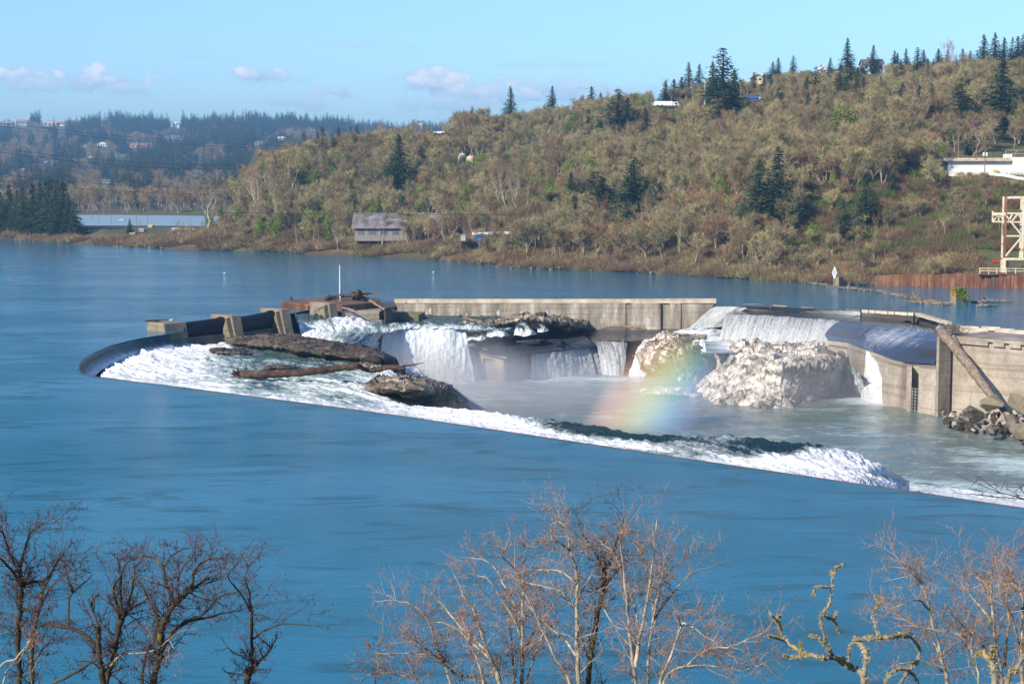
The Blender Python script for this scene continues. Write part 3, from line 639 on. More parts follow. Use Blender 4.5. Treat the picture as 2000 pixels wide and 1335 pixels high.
def clump_tree(seed, h, rad, leaf, n, bunch=14, column=True, mat_trunk=None):
    """ivy-clad tree or dense evergreen shrub: leaf clumps spread through an uneven volume"""
    r = random.Random(seed); T = MB(); K = MB()
    T.tube([(0, 0, -0.4), (r.uniform(-.5, .5), 0, h * .5), (r.uniform(-.6, .6), 0, h * 0.92)], [0.28, 0.18, 0.05], 6, caps=False)
    cs = []
    for i in range(bunch):
        t = (i + .5) / bunch; a = r.random() * 6.28
        rr = rad * (0.35 + 0.75 * math.sin(math.pi * (0.15 + 0.75 * t))) * r.uniform(0.5, 1.1)
        cs.append((Vector((math.cos(a) * rr * .6, math.sin(a) * rr * .6, h * (0.12 + 0.85 * t))), rad * r.uniform(0.35, 0.7)))
    for i in range(n):
        c, s = r.choice(cs); d = rv(r).normalized(); p = c + d * s * r.uniform(0.6, 1.1) * Vector((1, 1, 1.3)).length / 1.5
        u = rv(r).normalized() * leaf * r.uniform(.6, 1.3); v = rv(r).normalized() * leaf * r.uniform(.6, 1.3)
        K.add([p, p + u, p + v], [(0, 1, 2)])
    return T, K
def proto(T, K, tm, km, nt='trunk', nk='crown'):
    return (T.build(nt, tm, None, True).data, K.build(nk, km, None, False).data)
def drop_loose():
    for o in [o for o in C.objects if o.type == 'MESH' and o.parent is None and o.name.split('.')[0] in ('trunk', 'crown')]:
        bpy.data.objects.remove(o)
V_ = {}
V_['oak'] = [proto(*bare_tree(100 + i, 9, .75, 0.7, 1300, 1.0, 0.028, .24), M['bark_grey'], M['twig_grey']) for i in range(5)]
V_['oakb'] = [proto(*bare_tree(120 + i, 9, 0.65, 0.9, 1150, 1.0, 0.026, .22), M['bark_grey'], M['twig_brown']) for i in range(3)]
V_['pale'] = [proto(*bare_tree(140 + i, 15, 0.45, 1.3, 900, 1.0, 0.020, 0.26, 3, 0.35), M['bark_pale'], M['twig_brown']) for i in range(4)]
V_['fir'] = [proto(*conifer(160 + i, 18, 5.2 + 0.5 * (i % 3), 0.95, 1.5, 0.25 + .05 * i, 0.10 + 0.05 * (i % 2)), M['bark_fir'], M['needles']) for i in range(5)]
V_['oldfir'] = [proto(*conifer(170 + i, 18, 5.2, 0.6, 1.3, 0.3, 0.3, 0.8, 1.3), M['bark_fir'], M['needles']) for i in range(3)]
V_['seq'] = [proto(*conifer(180 + i, 20, 5.6, 0.85, 1.8, 0.2, 0.03, 1.0, 1.1), M['bark_fir'], M['needles_seq']) for i in range(3)]
V_['farfir'] = [proto(*conifer(190 + i, 18, 4.8, 0.9, 0.9, 0.25, 0.05, 1.0, 2.2), M['bark_fir'], M['needles']) for i in range(4)]
V_['ivy'] = [proto(*clump_tree(200 + i, 9, 2.7, 0.45, 1400), M['bark_grey'], M['ivy']) for i in range(4)]
def brush(seed, km):
    r = random.Random(seed); K = MB(); T = MB(); T.tube([(0, 0, -.3), (0, 0, .6)], [.06, .03], 4, caps=False)
    for i in range(420):
        a = r.random() * 6.28; rr = 2.0 * r.random() ** .5; p = Vector((math.cos(a) * rr, math.sin(a) * rr, -0.1 + 1.5 * r.random() ** 1.4 * (1 - rr / 3)))
        d = (Vector((math.cos(a), math.sin(a), 0)) * 0.4 + Vector((0, 0, 0.8)) + rv(r, .55)).normalized(); K.sliver(p, p + d * r.uniform(.5, 1.4), 0.03, d.cross(rv(r)).normalized())
    return proto(T, K, M['bark_grey'], km)
V_['brush'] = [brush(220 + i, M['twig_red']) for i in range(2)] + [brush(225 + i, M['twig_grey']) for i in range(2)] + [brush(230, M['grass'])]
drop_loose()
def plant(kind, base, h, label, cat, group, name=None, h0=None, wide=1.0, v=None, lean=0.0):
    ms = V_[kind]; tm, km = ms[R.randrange(len(ms)) if v is None else v % len(ms)]
    H0 = {'oak': 9, 'oakb': 9, 'pale': 15, 'fir': 18, 'oldfir': 18, 'seq': 20, 'farfir': 18, 'ivy': 9, 'brush': 2.2}[kind]
    s = h / H0; rt = bpy.data.objects.new(name or 'bare_tree', None); C.objects.link(rt)
    rt.location = base; rt.rotation_euler = (lean, R.uniform(-.04, .04), R.random() * 6.283); rt.scale = (s * wide, s * wide, s)
    tag(rt, label, cat, group)
    for nm, me in (('trunk', tm), ('crown', km)):
        o = bpy.data.objects.new(nm, me); C.objects.link(o); o.parent = rt
    return rt
def forest(name, items, kinds, group=None):
    """a mass nobody could count: points carrying tree meshes"""
    lst = []
    for k in kinds: lst += V_[k]
    me = bpy.data.meshes.new(name); me.vertices.add(len(items)); me.vertices.foreach_set('co', np.array([i[0] for i in items], np.float32).ravel())
    for nm, idx, ty in (('pick', 1, 'INT'), ('size', 2, 'FLOAT'), ('turn', 3, 'FLOAT')):
        at = me.attributes.new(nm, ty, 'POINT'); at.data.foreach_set('value', np.array([i[idx] for i in items]))
    o = bpy.data.objects.new(name, me); C.objects.link(o); o['kind'] = 'stuff'
    ng = bpy.data.node_groups.new(name, 'GeometryNodeTree')
    ng.interface.new_socket('Geometry', in_out='INPUT', socket_type='NodeSocketGeometry'); ng.interface.new_socket('Geometry', in_out='OUTPUT', socket_type='NodeSocketGeometry')
    n = ng.nodes; l = ng.links; gi = n.new('NodeGroupInput'); go = n.new('NodeGroupOutput')
    jn = n.new('GeometryNodeJoinGeometry')
    for k in reversed(range(len(lst))):
        j2 = n.new('GeometryNodeJoinGeometry')
        for me_ in lst[k]:
            oi = n.new('GeometryNodeObjectInfo'); oi.transform_space = 'ORIGINAL'; oi.inputs['As Instance'].default_value = False
            oi.inputs['Object'].default_value = CARRIER[me_.name]; l.new(oi.outputs['Geometry'], j2.inputs[0])
        gt_ = n.new('GeometryNodeGeometryToInstance'); l.new(j2.outputs[0], gt_.inputs[0]); l.new(gt_.outputs[0], jn.inputs[0])
    ip = n.new('GeometryNodeInstanceOnPoints'); ip.inputs['Pick Instance'].default_value = True
    l.new(gi.outputs[0], ip.inputs['Points']); l.new(jn.outputs[0], ip.inputs['Instance'])
    def na(nm, ty):
        a = n.new('GeometryNodeInputNamedAttribute'); a.data_type = ty; a.inputs[0].default_value = nm; return a.outputs['Attribute']
    l.new(na('pick', 'INT'), ip.inputs['Instance Index'])
    cx_ = n.new('ShaderNodeCombineXYZ'); l.new(na('turn', 'FLOAT'), cx_.inputs[2]); l.new(cx_.outputs[0], ip.inputs['Rotation'])
    l.new(na('size', 'FLOAT'), ip.inputs['Scale']); l.new(ip.outputs[0], go.inputs[0])
    md = o.modifiers.new('scatter', 'NODES'); md.node_group = ng
    return o
# ------------------------------------------------------------------ planting: the trees one can tell apart
CONE = [  # top x, top row, base row, kind, width, variant
 (998, 168, 252, 'fir', 1.0, 0), (1078, 167, 232, 'fir', .9, 3), (1155, 168, 200, 'fir', 1.2, 1), (1172, 180, 204, 'fir', 1.2, 2), (1205, 172, 275, 'oldfir', 1.5, 0), (1228, 190, 272, 'fir', 1.4, 1), (1262, 212, 262, 'fir', 1.2, 4),
 (1345, 121, 168, 'fir', 1.0, 0), (1365, 124, 168, 'fir', 1.0, 2), (1392, 118, 210, 'fir', .9, 3), (1407, 93, 235, 'oldfir', 1.25, 1), (1434, 135, 262, 'fir', 1.25, 1), (1415, 150, 268, 'oldfir', 1.3, 2), (1472, 140, 175, 'fir', 1.0, 2), (1492, 141, 178, 'fir', 1.0, 4),
 (1655, 73, 150, 'fir', .95, 0), (1705, 87, 128, 'fir', .95, 2), (1684, 120, 140, 'fir', 1.1, 1), (1525, 178, 246, 'oldfir', 1.3, 2), (1540, 200, 250, 'fir', 1.4, 0), (1592, 128, 222, 'oldfir', 1.1, 0), (1575, 150, 212, 'fir', 1.2, 3), (1638, 125, 228, 'fir', 1.1, 1), (1660, 118, 215, 'fir', 1.3, 2), (1675, 130, 205, 'fir', 1.2, 4), (1620, 112, 160, 'fir', 1.0, 2), (1720, 148, 208, 'fir', .9, 2),
 (1745, 98, 140, 'fir', 1.1, 1), (1752, 102, 140, 'fir', 1.1, 3), (1770, 94, 132, 'fir', 1.0, 0), (1792, 92, 172, 'oldfir', 1.0, 1), (1804, 96, 135, 'fir', 1.1, 2), (1833, 94, 122, 'fir', 1.3, 3), (1850, 96, 122, 'fir', 1.2, 1), (1880, 94, 125, 'fir', 1.2, 2), (1895, 98, 125, 'fir', 1.2, 0),
 (1920, 67, 132, 'fir', 1.2, 0), (1943, 63, 128, 'fir', 1.1, 2), (1960, 72, 128, 'fir', 1.1, 4), (1974, 71, 118, 'oldfir', .6, 2), (1988, 70, 122, 'fir', 1.1, 1), (2003, 54, 125, 'fir', 1.1, 3), (1875, 150, 262, 'oldfir', 1.2, 0), (1957, 113, 258, 'fir', 1.35, 1), (1985, 200, 275, 'oldfir', 1.2, 1),
 (780, 262, 382, 'fir', 1.0, 1), (768, 300, 400, 'oldfir', 1.1, 2), (822, 285, 345, 'fir', 1.5, 2), (476, 310, 372, 'oldfir', 1.0, 0), (462, 338, 385, 'fir', .9, 3), (603, 284, 312, 'fir', 1.4, 4), (548, 330, 352, 'fir', 1.2, 1), (745, 288, 316, 'fir', 1.4, 0),
 (1112, 336, 420, 'fir', 1.1, 1), (1160, 334, 450, 'oldfir', 1.5, 1), (1178, 345, 440, 'fir', 1.4, 3), (1238, 305, 440, 'fir', 1.15, 0), (1225, 340, 452, 'oldfir', 1.5, 2), (1262, 345, 440, 'oldfir', 1.4, 1), (1480, 310, 462, 'fir', .95, 1), (1517, 285, 452, 'fir', .95, 0), (1498, 345, 458, 'oldfir', 1.3, 0), (1692, 345, 450, 'fir', 1.05, 2), (1704, 370, 452, 'oldfir', 1.2, 1), (1648, 385, 488, 'oldfir', .9, 2), (1745, 345, 385, 'fir', 1.5, 0), (1330, 150, 170, 'fir', 1.4, 2), (1318, 154, 172, 'fir', 1.4, 1), (1300, 157, 176, 'fir', 1.3, 0), (1548, 108, 160, 'oldfir', 1.0, 1), (1520, 112, 158, 'fir', 1.0, 1), (1508, 120, 160, 'fir', 1.2, 3)]
SPOT = [((0, 300), (0, 480), 'at the far left bank'), ((300, 700), (0, 480), 'on the low left end of the wooded slope'), ((700, 1050), (0, 300), 'on the skyline left of the middle'), ((700, 1050), (300, 999), 'on the slope above the grey sheds'), ((1050, 1320), (0, 300), 'along the middle skyline'),
        ((1050, 1320), (300, 999), 'low on the middle of the slope'), ((1320, 1560), (0, 300), 'on the skyline around the big old fir'), ((1320, 1600), (300, 999), 'low on the right half of the slope'), ((1560, 1780), (0, 300), 'on the skyline near the white house'), ((1600, 1800), (300, 999), 'above the mossy cliff'), ((1780, 2100), (0, 999), 'at the upper right above the white building')]
def spot(x, y):
    for a, b, s in SPOT:
        if a[0] <= x < a[1] and b[0] <= y < b[1]: return s
    return 'on the hillside'
def side(x):
    return 'left' if x < 1000 else 'right'
uniq = {(998, 168): 'slim pointed fir standing alone above the left end of the hilltop', (1407, 93): 'tall ragged old fir with a bare reddish upper trunk on the skyline', (1655, 73): 'tallest dark fir on the skyline left of the white hilltop house', (1705, 87): 'single fir right behind the white hilltop house', (1957, 113): 'broad dark fir right of the tall light mast', (780, 262): 'tall dark fir left of the two tanks', (1517, 285): 'tallest dark fir low on the right half of the slope', (1238, 305): 'tallest dark fir low on the middle of the slope', (476, 310): 'ragged dark fir at the low left end of the slope', (1974, 71): 'thin sparse fir between bushier ones on the upper right skyline', (1112, 336): 'leftmost dark fir low on the middle of the slope', (1692, 345): 'dark fir standing above the mossy cliff', (1078, 167): 'fir with an uneven open top next right of the lone hilltop fir'}
for (x, yt, yb, k, w, v) in CONE:
    b = onhill(x, yb); hp = max(3, zat(yt, b.y) - b.z)
    u = uniq.get((x, yt)); s = spot(x, yb)
    plant(k, b, hp, u or 'dark green fir ' + s, 'fir tree', 'firs ' + s, 'fir_tree', wide=w * (1.4 if yb > 290 else 1.15), v=v)
for i, (x, yt, yb, w) in enumerate([(-15, 372, 458, 1.0), (5, 374, 458, .9), (20, 360, 458, 1.0), (34, 370, 458, .8), (48, 364, 458, .8), (66, 357, 462, .95), (80, 356, 462, .95), (92, 352, 463, .95), (102, 347, 463, 1.0), (112, 350, 464, .9), (125, 354, 466, 1.05), (136, 378, 466, .85), (142, 410, 466, .8), (253, 427, 457, .95)]):
    b = onhill(x, yb, 500); hp = max(3, zat(yt, b.y) - b.z)
    lab = ('lone small conifer on the open brown bank' if x == 253 else 'rightmost tall conifer of the dense group by the left bank' if x == 125 else 'pointed dense conifer in the tall group by the left bank')
    plant('seq', b, hp, lab, 'conifer', 'conifers by the left bank', 'conifer_tree', wide=w * 1.4, v=i)
# tall pale leafless trees that stand out
PALE = [(405, 332, 455, 1.5, 0), (512, 300, 440, 1.0, 1), (535, 310, 440, .8, 2), (568, 300, 378, 1.3, 3), (560, 318, 385, 1.0, 0), (693, 245, 290, 1.0, 1), (718, 232, 300, 1.1, 2), (735, 235, 300, 1.0, 3), (755, 232, 300, 1.1, 0), (780, 236, 290, 1.0, 1), (932, 235, 300, 1.0, 2), (975, 300, 420, .9, 1), (992, 300, 420, .9, 3), (1005, 310, 440, .9, 0), (1025, 325, 440, .9, 2), (1020, 310, 430, .8, 1), (925, 385, 492, 1.1, 0), (1703, 200, 288, 1.1, 3), (1868, 68, 160, 1.2, 1), (1328, 420, 510, .5, 2), (1325, 400, 512, .6, 0), (1160, 400, 500, .9, 3), (1090, 420, 492, .8, 2), (1280, 440, 508, .8, 1), (1395, 410, 500, .9, 0), (872, 420, 490, .9, 1), (800, 425, 492, .9, 3), (848, 430, 492, .8, 2), (1640, 425, 505, .5, 1), (1705, 430, 520, .7, 0), (370, 420, 478, 1.3, 2), (390, 425, 470, 1.0, 1), (350, 425, 470, 1.2, 0), (1120, 445, 500, .6, 1), (1135, 450, 505, .6, 2), (1215, 450, 505, .7, 3), (960, 430, 500, .8, 0), (660, 425, 490, .9, 1), (620, 430, 488, .8, 3), (580, 425, 485, .8, 0), (1205, 165, 215, 1.0, 1), (1300, 148, 185, 1.5, 0), (1185, 160, 215, .8, 2), (1560, 330, 420, .9, 2), (1845, 400, 470, 1.1, 0)]
upale = {(405, 332): 'big spreading pale leafless tree with ivy at its foot by the pond', (1703, 200): 'bleached leafless tree alone on the slope below the white hilltop house', (1868, 68): 'tall bare tree on the skyline beside the tall light mast', (568, 300): 'pale bare tree holding a dark nest on the left end of the slope', (925, 385): 'fan-shaped pale bare tree right of the grey sheds'}
for (x, yt, yb, w, v) in PALE:
    b = onhill(x, yb); hp = max(3, zat(yt, b.y) - b.z)
    plant('pale', b, hp, upale.get((x, yt)) or 'tall pale leafless tree ' + spot(x, yb), 'tree', 'pale leafless trees ' + spot(x, yb), 'pale_bare_tree', wide=w, v=v)
IVY = [(663, 370, 400, 1.0), (700, 355, 385, 1.0), (728, 355, 388, 1.0), (835, 330, 370, 1.1), (822, 370, 412, 1.2), (848, 375, 412, 1.0), (882, 300, 325, .8), (905, 305, 335, .9), (937, 305, 350, .7), (890, 360, 405, 1.2), (780, 375, 405, .8), (525, 430, 465, .8), (545, 420, 470, .9), (605, 415, 470, .8), (618, 420, 470, .8), (640, 425, 475, .8), (505, 430, 470, .8), (1125, 222, 265, 1.2), (1105, 240, 275, 1.1), (1160, 210, 240, .8), (1255, 195, 240, 1.2), (1650, 215, 290, 1.2), (1563, 465, 502, .8), (1820, 265, 300, .9), (1765, 300, 332, 1.1), (1628, 330, 362, .7), (1450, 265, 285, .9), (405, 420, 452, .6), (413, 415, 455, .5), (1795, 195, 225, .6), (1340, 440, 480, .9), (1105, 420, 470, .8), (1190, 470, 500, .8), (1010, 440, 480, .7), (1585, 440, 480, .8), (1740, 320, 345, .8)]
for i, (x, yt, yb, w) in enumerate(IVY):
    b = onhill(x, yb); hp = max(3, zat(yt, b.y) - b.z)
    plant('ivy', b, hp, 'yellow-green ivy-clad tree ' + spot(x, yb), 'ivy-clad tree', 'ivy-clad trees ' + spot(x, yb), 'ivy_tree', wide=w * 1.0, v=i)

# the wood that covers the slope: the nearest 260 trees apart, the rest as one mass
NO = [(1842, 2100, 300, 345), (690, 885, 440, 458), (1900, 2100, 480, 545), (800, 885, 255, 275)]
def dens(px, py):
    for a, b, c, d in NO:
        if a < px < b and c < py < d: return 0
    if px > 1560 and py > 372: return 0.28
    if 676 < px < 900 and py > 474: return 0.8
    if px < 470 and py > 400: return 0.25
    if py > 470: return 0.65
    return 1.0
VIEW = [(1684, 1732, 141), (1272, 1330, 207), (1442, 1498, 195), (1374, 1392, 199), (892, 930, 314), (1466, 1512, 155), (1843, 2140, 334), (844, 870, 262), (1928, 2140, 350), (762, 784, 478)]
def cap(px, py, D, h):
    for a, b, y in VIEW:
        if a - 3 < px < b + 3 and y - 4 < py: h = min(h, max(0, (py - y) * D / F))
    if 686 < px < 885 and py > 440 and rs.random() < .35: h = min(h, max(0, (py - 436) * D / F))
    if D > 665 and px > 1400: h *= .5
    elif D > 610 and px > 950: h *= .7
    return h
cand = []
rs = random.Random(5)
while len(cand) < 4000:
    c = rs.uniform(425, 2140); D = rs.uniform(380, 780); x = D * (c - 1000) / 3316.0
    lo = P(1000, float(np.interp(c, cpx, [COLS[q][0] for q in cpx]))).y + 2
    if D < lo: continue
    if c < 560 and D > 720: continue
    z = ground(x, D); px, py = proj(x, D, z)
    if rs.random() > dens(px, py - 5): continue
    if 770 < px < 890 and D > 700: continue
    cand.append((D, x, z, px, py))
cand.sort()
cand = [q for q in cand if cap(q[3], q[4], q[0], 9) > 1.6]
big = cand[:260]; rest = cand[260:]
for (D, x, z, px, py) in big:
    k = rs.choice(['oak', 'oak', 'oak', 'oakb'])
    plant(k, Vector((x, D, z)), cap(px, py, D, rs.uniform(7, 12) * (1.0 if px < 1560 or py < 372 else .6)), ('grey leafless tree near the waterline ' if py > 480 else 'grey leafless tree in the dense thicket ') + spot(px, max(py, 301)), 'tree', 'leafless thicket trees ' + spot(px, max(py, 301)) + (' near the water' if py > 480 else ''), 'bare_tree', wide=rs.uniform(1.0, 1.3))
plant('brush', onhill(1300, 515), 2.0, 'low red-brown bush at the foot of the middle of the slope', 'bush', None, 'bush', v=0)
plant('brush', onhill(700, 485), 2.4, 'red-brown bush between the dark pilings at the waterline', 'bush', None, 'bush', v=1)
plant('brush', onhill(1450, 520), 2.0, 'grey twiggy bush near the rocky spit', 'bush', None, 'bush', v=2)
plant('brush', onhill(1150, 510), 2.0, 'grey bush at the waterline below the middle firs', 'bush', None, 'bush', v=3)
plant('brush', onhill(1780, 500), 1.6, 'green grassy tuft at the foot of the cliff', 'bush', None, 'bush', v=4)
for i in range(4):
    b = onhill(300 + i * 60, 300, 1500); plant('farfir', b, 22, 'dark fir on the far blue hillside', 'fir tree', 'firs on the far blue hillside', 'far_fir_tree', v=i)
bx = [b for b in V_['oakb']]
plant('oakb', onhill(1850, 240), 7, 'brown leafless tree under the tall light mast', 'tree', None, 'bare_tree', v=0); plant('oakb', onhill(1500, 240), 7, 'brown leafless tree below the skyline blue trucks', 'tree', None, 'bare_tree', v=1); plant('oakb', onhill(1000, 280), 7, 'brown leafless tree below the lone hilltop fir', 'tree', None, 'bare_tree', v=2)
for i in range(5): plant('oak', onhill(1150 + 90 * i, 230), 8, 'grey leafless tree high on the middle of the slope', 'tree', 'grey trees high on the middle of the slope', 'bare_tree', v=i)
CARRIER = {}
for o in C.objects:
    if o.type == 'MESH' and o.parent is not None: CARRIER.setdefault(o.data.name, o)
def idx(kinds, k, r):
    b = 0
    for q in kinds:
        if q == k: return b + r.randrange(len(V_[q]))
        b += len(V_[q])
kinds = ['oak', 'oakb', 'pale', 'ivy', 'fir', 'oldfir']
items = []
for (D, x, z, px, py) in rest:
    t = rs.random(); nf = float(fbm(np.array([x * .02]), np.array([D * .03]), 0, 3, 2)[0])
    k = 'pale' if t < .14 else 'ivy' if t < (.30 if px < 1150 and py > 330 else .17) else rs.choice(['fir', 'oldfir']) if (t < .32 and nf > (-.05 if py < 260 else .30)) else 'oakb' if t < .32 + .4 * nf else 'oak'
    s = {'oak': rs.uniform(.8, 1.35), 'oakb': rs.uniform(.8, 1.35), 'pale': rs.uniform(.5, .85), 'ivy': rs.uniform(.5, .95), 'fir': rs.uniform(.4, .75), 'oldfir': rs.uniform(.45, .85)}[k]
    hk = {'oak': 9, 'oakb': 9, 'pale': 15, 'ivy': 9, 'fir': 18, 'oldfir': 18}[k]; s = cap(px, py, D, s * hk) / hk
    if s * hk < 1.2: continue
    items.append(((x, D, z), idx(kinds, k, rs), s, rs.random() * 6.28))
forest('hillside_wood', items, kinds)
# brush along the whole waterline and over the open cliff
kinds = ['brush']; items = []
for i in range(6800):
    c = rs.uniform(15, 2150); wlD = P(1000, float(np.interp(c, cpx, [COLS[q][0] for q in cpx]))).y
    if c > 1700: D = wlD + rs.uniform(7, 95)
    elif c > 1560 and rs.random() < .6: D = wlD + rs.uniform(2, 95)
    elif c < 460: D = wlD - .9 + 45 * rs.random() ** 2.0
    else: D = wlD - .9 + 30 * rs.random() ** 2.0
    x = D * (c - 1000) / 3316.0; z = ground(x, D); px, py = proj(x, D, z)
    if 1905 < px and 488 < py < 535 or 1842 < px and 300 < py < 352 or 685 < px < 900 and 448 < py < 470: continue
    if 150 < px < 345 and py < 468: continue
    t = rs.random(); gr = px > 1500 and z > 6
    k = 4 if gr and t < .42 else (rs.choice([2, 3]) if t < .45 else rs.choice([0, 1]))
    items.append(((x, D, z), k, rs.uniform(.6, 1.5) * (1.15 if px < 460 else 1), rs.random() * 6.28))
forest('waterside_brush', items, kinds)
# far hills and valley floor
HS = [(12, 246, 24, 12, 'pale hillcrest house at the far left edge', 'wall_grey', 'roof_red', 'y'), (42, 243, 22, 9, 'small red-roofed house on the far crest left of the cream mansion', 'wall_grey', 'roof_red', 'x'), (101, 245, 30, 9, 'large cream mansion on the far left crest', 'wall_cream', 'wall_cream', 'y'), (118, 244, 14, 7, 'pinkish house right next to the cream mansion', 'wall_cream', 'roof_red', 'x'),
      (122, 269, 12, 6, 'small white house halfway down below the cream mansion', 'wall_white', 'roof_dark', 'x'), (161, 287, 17, 6, 'long white house left of the white gabled house', 'wall_white', 'roof_dark', 'x'), (200, 286, 20, 9, 'white gabled house on the open field', 'wall_white', 'wall_white', 'y'), (275, 288, 40, 8, 'long cream house with a red tile roof', 'wall_cream', 'roof_red', 'x'),
      (178, 311, 14, 8, 'beige gabled house below the white gabled house', 'wall_cream', 'roof_dark', 'y'), (237, 306, 20, 5, 'low pinkish house under the long cream house', 'wall_cream', 'roof_dark', 'x'), (88, 320, 9, 7, 'white A-shaped house in the dark left wood', 'wall_white', 'wall_white', 'y'), (104, 319, 14, 6, 'white house next to the A-shaped one', 'wall_white', 'roof_dark', 'x'), (45, 335, 8, 7, 'lowest white gabled house at the far left', 'wall_white', 'wall_white', 'y'),
      (206, 359, 18, 9, 'grey-white two-storey house among the valley trees', 'wall_white', 'roof_dark', 'x'), (206, 374, 14, 10, 'white gabled house among the valley trees', 'wall_white', 'roof_dark', 'y'), (343, 245, 13, 10, 'grey-white tall house near the skyline firs', 'wall_white', 'roof_dark', 'y'), (336, 275, 30, 11, 'large grey-roofed lodge in the middle of the far hill', 'wall_grey', 'roof_dark', 'x'),
      (520, 264, 9, 7, 'small white house above the white box house', 'wall_white', 'roof_dark', 'y'), (550, 274, 18, 7, 'white box-shaped house on the open shoulder', 'wall_white', 'wall_white', 'x'), (510, 283, 24, 8, 'brown and cream house left of the white box house', 'wall_cream', 'roof_dark', 'x'), (684, 264, 14, 6, 'pale house behind the tall pale trees', 'wall_white', 'roof_dark', 'x'), (717, 266, 10, 5, 'small pale house right behind the tall pale trees', 'wall_cream', 'roof_dark', 'x'), (692, 276, 24, 6, 'beige house below the pale ones behind the tall trees', 'wall_cream', 'roof_dark', 'x'), (635, 273, 5, 4, 'tiny beige house on the wooded far slope', 'wall_cream', 'roof_dark', 'x'), (820, 241, 10, 5, 'small white house on the far skyline near the street lights', 'wall_white', 'roof_dark', 'x')]
kinds = ['farfir', 'oakb', 'oak', 'pale']; items = []
for i in range(22000):
    c = rs.uniform(-120, 1000); D = 800 + 2800 * rs.random() ** .62; x = D * (c - 1000) / 3316.0; z = ground(x, D)
    px, py = proj(x, D, z)
    if c > 440 and D < 950: continue
    if D < 905: continue
    if any(abs(px - q[0]) < q[2] * .62 + 4 and -3 < py - q[1] < 25 for q in HS): continue
    nf = float(fbm(np.array([c * .024]), np.array([D * .0038]), 0, 13, 4, .6)[0])
    if D < 1000: k = 'pale' if rs.random() < .45 else rs.choice(['oakb', 'oak'])
    elif D < 1400: k = 'farfir' if nf > .10 else rs.choice(['oakb', 'oak', 'pale'])
    elif D > 2950 and c > 230: k = 'farfir' if nf > -.5 else 'oakb'
    else: k = 'farfir' if nf > .04 else ('oakb' if rs.random() < .75 else 'oak')
    if nf < -.75 and D > 1300 and D < 2900: continue
    s = rs.uniform(.6, 1.3) * {'farfir': 1.15, 'pale': .75}.get(k, 1.35) * (1.1 if D > 1500 else 1)
    if D < 1400 and k == 'farfir': s *= .9
    if D > 2700: s *= 1 + .35 * float(vn(np.array([c * .05]), np.array([D * .01]), 0, 9)[0]) + rs.uniform(-.2, .2)
    items.append(((x, D, z), idx(kinds, k, rs), s, rs.random() * 6.28))
forest('far_wood', items, kinds)
# ------------------------------------------------------------------ rocks and ledges in the falls
M['rock_dark'] = surf('dark_basalt', [(0.3, (0.028, 0.021, 0.016)), (0.5, (0.075, 0.056, 0.042)), (0.75, (0.16, 0.125, 0.095))], 0.9, 0.8, 0.6, 3, spots=((0.05, 0.06, 0.012), 0.5, 0.62), dist=.15)
M['rock_pale'] = surf('pale_basalt', [(0.34, (0.12, 0.095, 0.072)), (0.48, (0.46, 0.40, 0.32)), (0.7, (0.78, 0.71, 0.61))], 0.8, 0.85, 0.6, 3, spots=((0.06, 0.066, 0.022), 0.7, 0.56), dist=.15)
M['rock_moss'] = surf('mossy_basalt', [(0.3, (0.05, 0.038, 0.026)), (0.5, (0.23, 0.18, 0.13)), (0.75, (0.54, 0.46, 0.36))], 0.6, 0.85, 0.6, 3, spots=((0.05, 0.062, 0.014), 0.5, 0.56), dist=.15)
for k_ in ('rock_dark', 'rock_pale', 'rock_moss'):      # each stone its own shade of rock
    t_ = M[k_].node_tree; g_ = G(t_); b_ = t_.nodes['Principled BSDF']; src = b_.inputs['Base Color'].links[0].from_socket
    at_ = g_.n('ShaderNodeAttribute', attribute_name='tone').outputs['Fac']
    t_.links.new(g_.n('ShaderNodeHueSaturation', {'Value': g_.m('ADD', .35, g_.m('MULTIPLY', g_.m('FRACT', g_.m('ADD', at_, .35)), 1.05)), 'Color': src}).outputs[0], b_.inputs['Base Color'])
M['wood'] = surf('wet_brown_wood', [(0.35, (0.028, 0.016, 0.010)), (0.62, (0.09, 0.05, 0.03)), (0.85, (0.24, 0.13, 0.07))], 1.6, 0.8, 0.5, 6)
M['drift'] = surf('grey_driftwood', [(0.3, (0.10, 0.075, 0.052)), (0.6, (0.25, 0.19, 0.135)), (0.8, (0.42, 0.34, 0.26))], 1.8, 0.9, 0.5, 6)
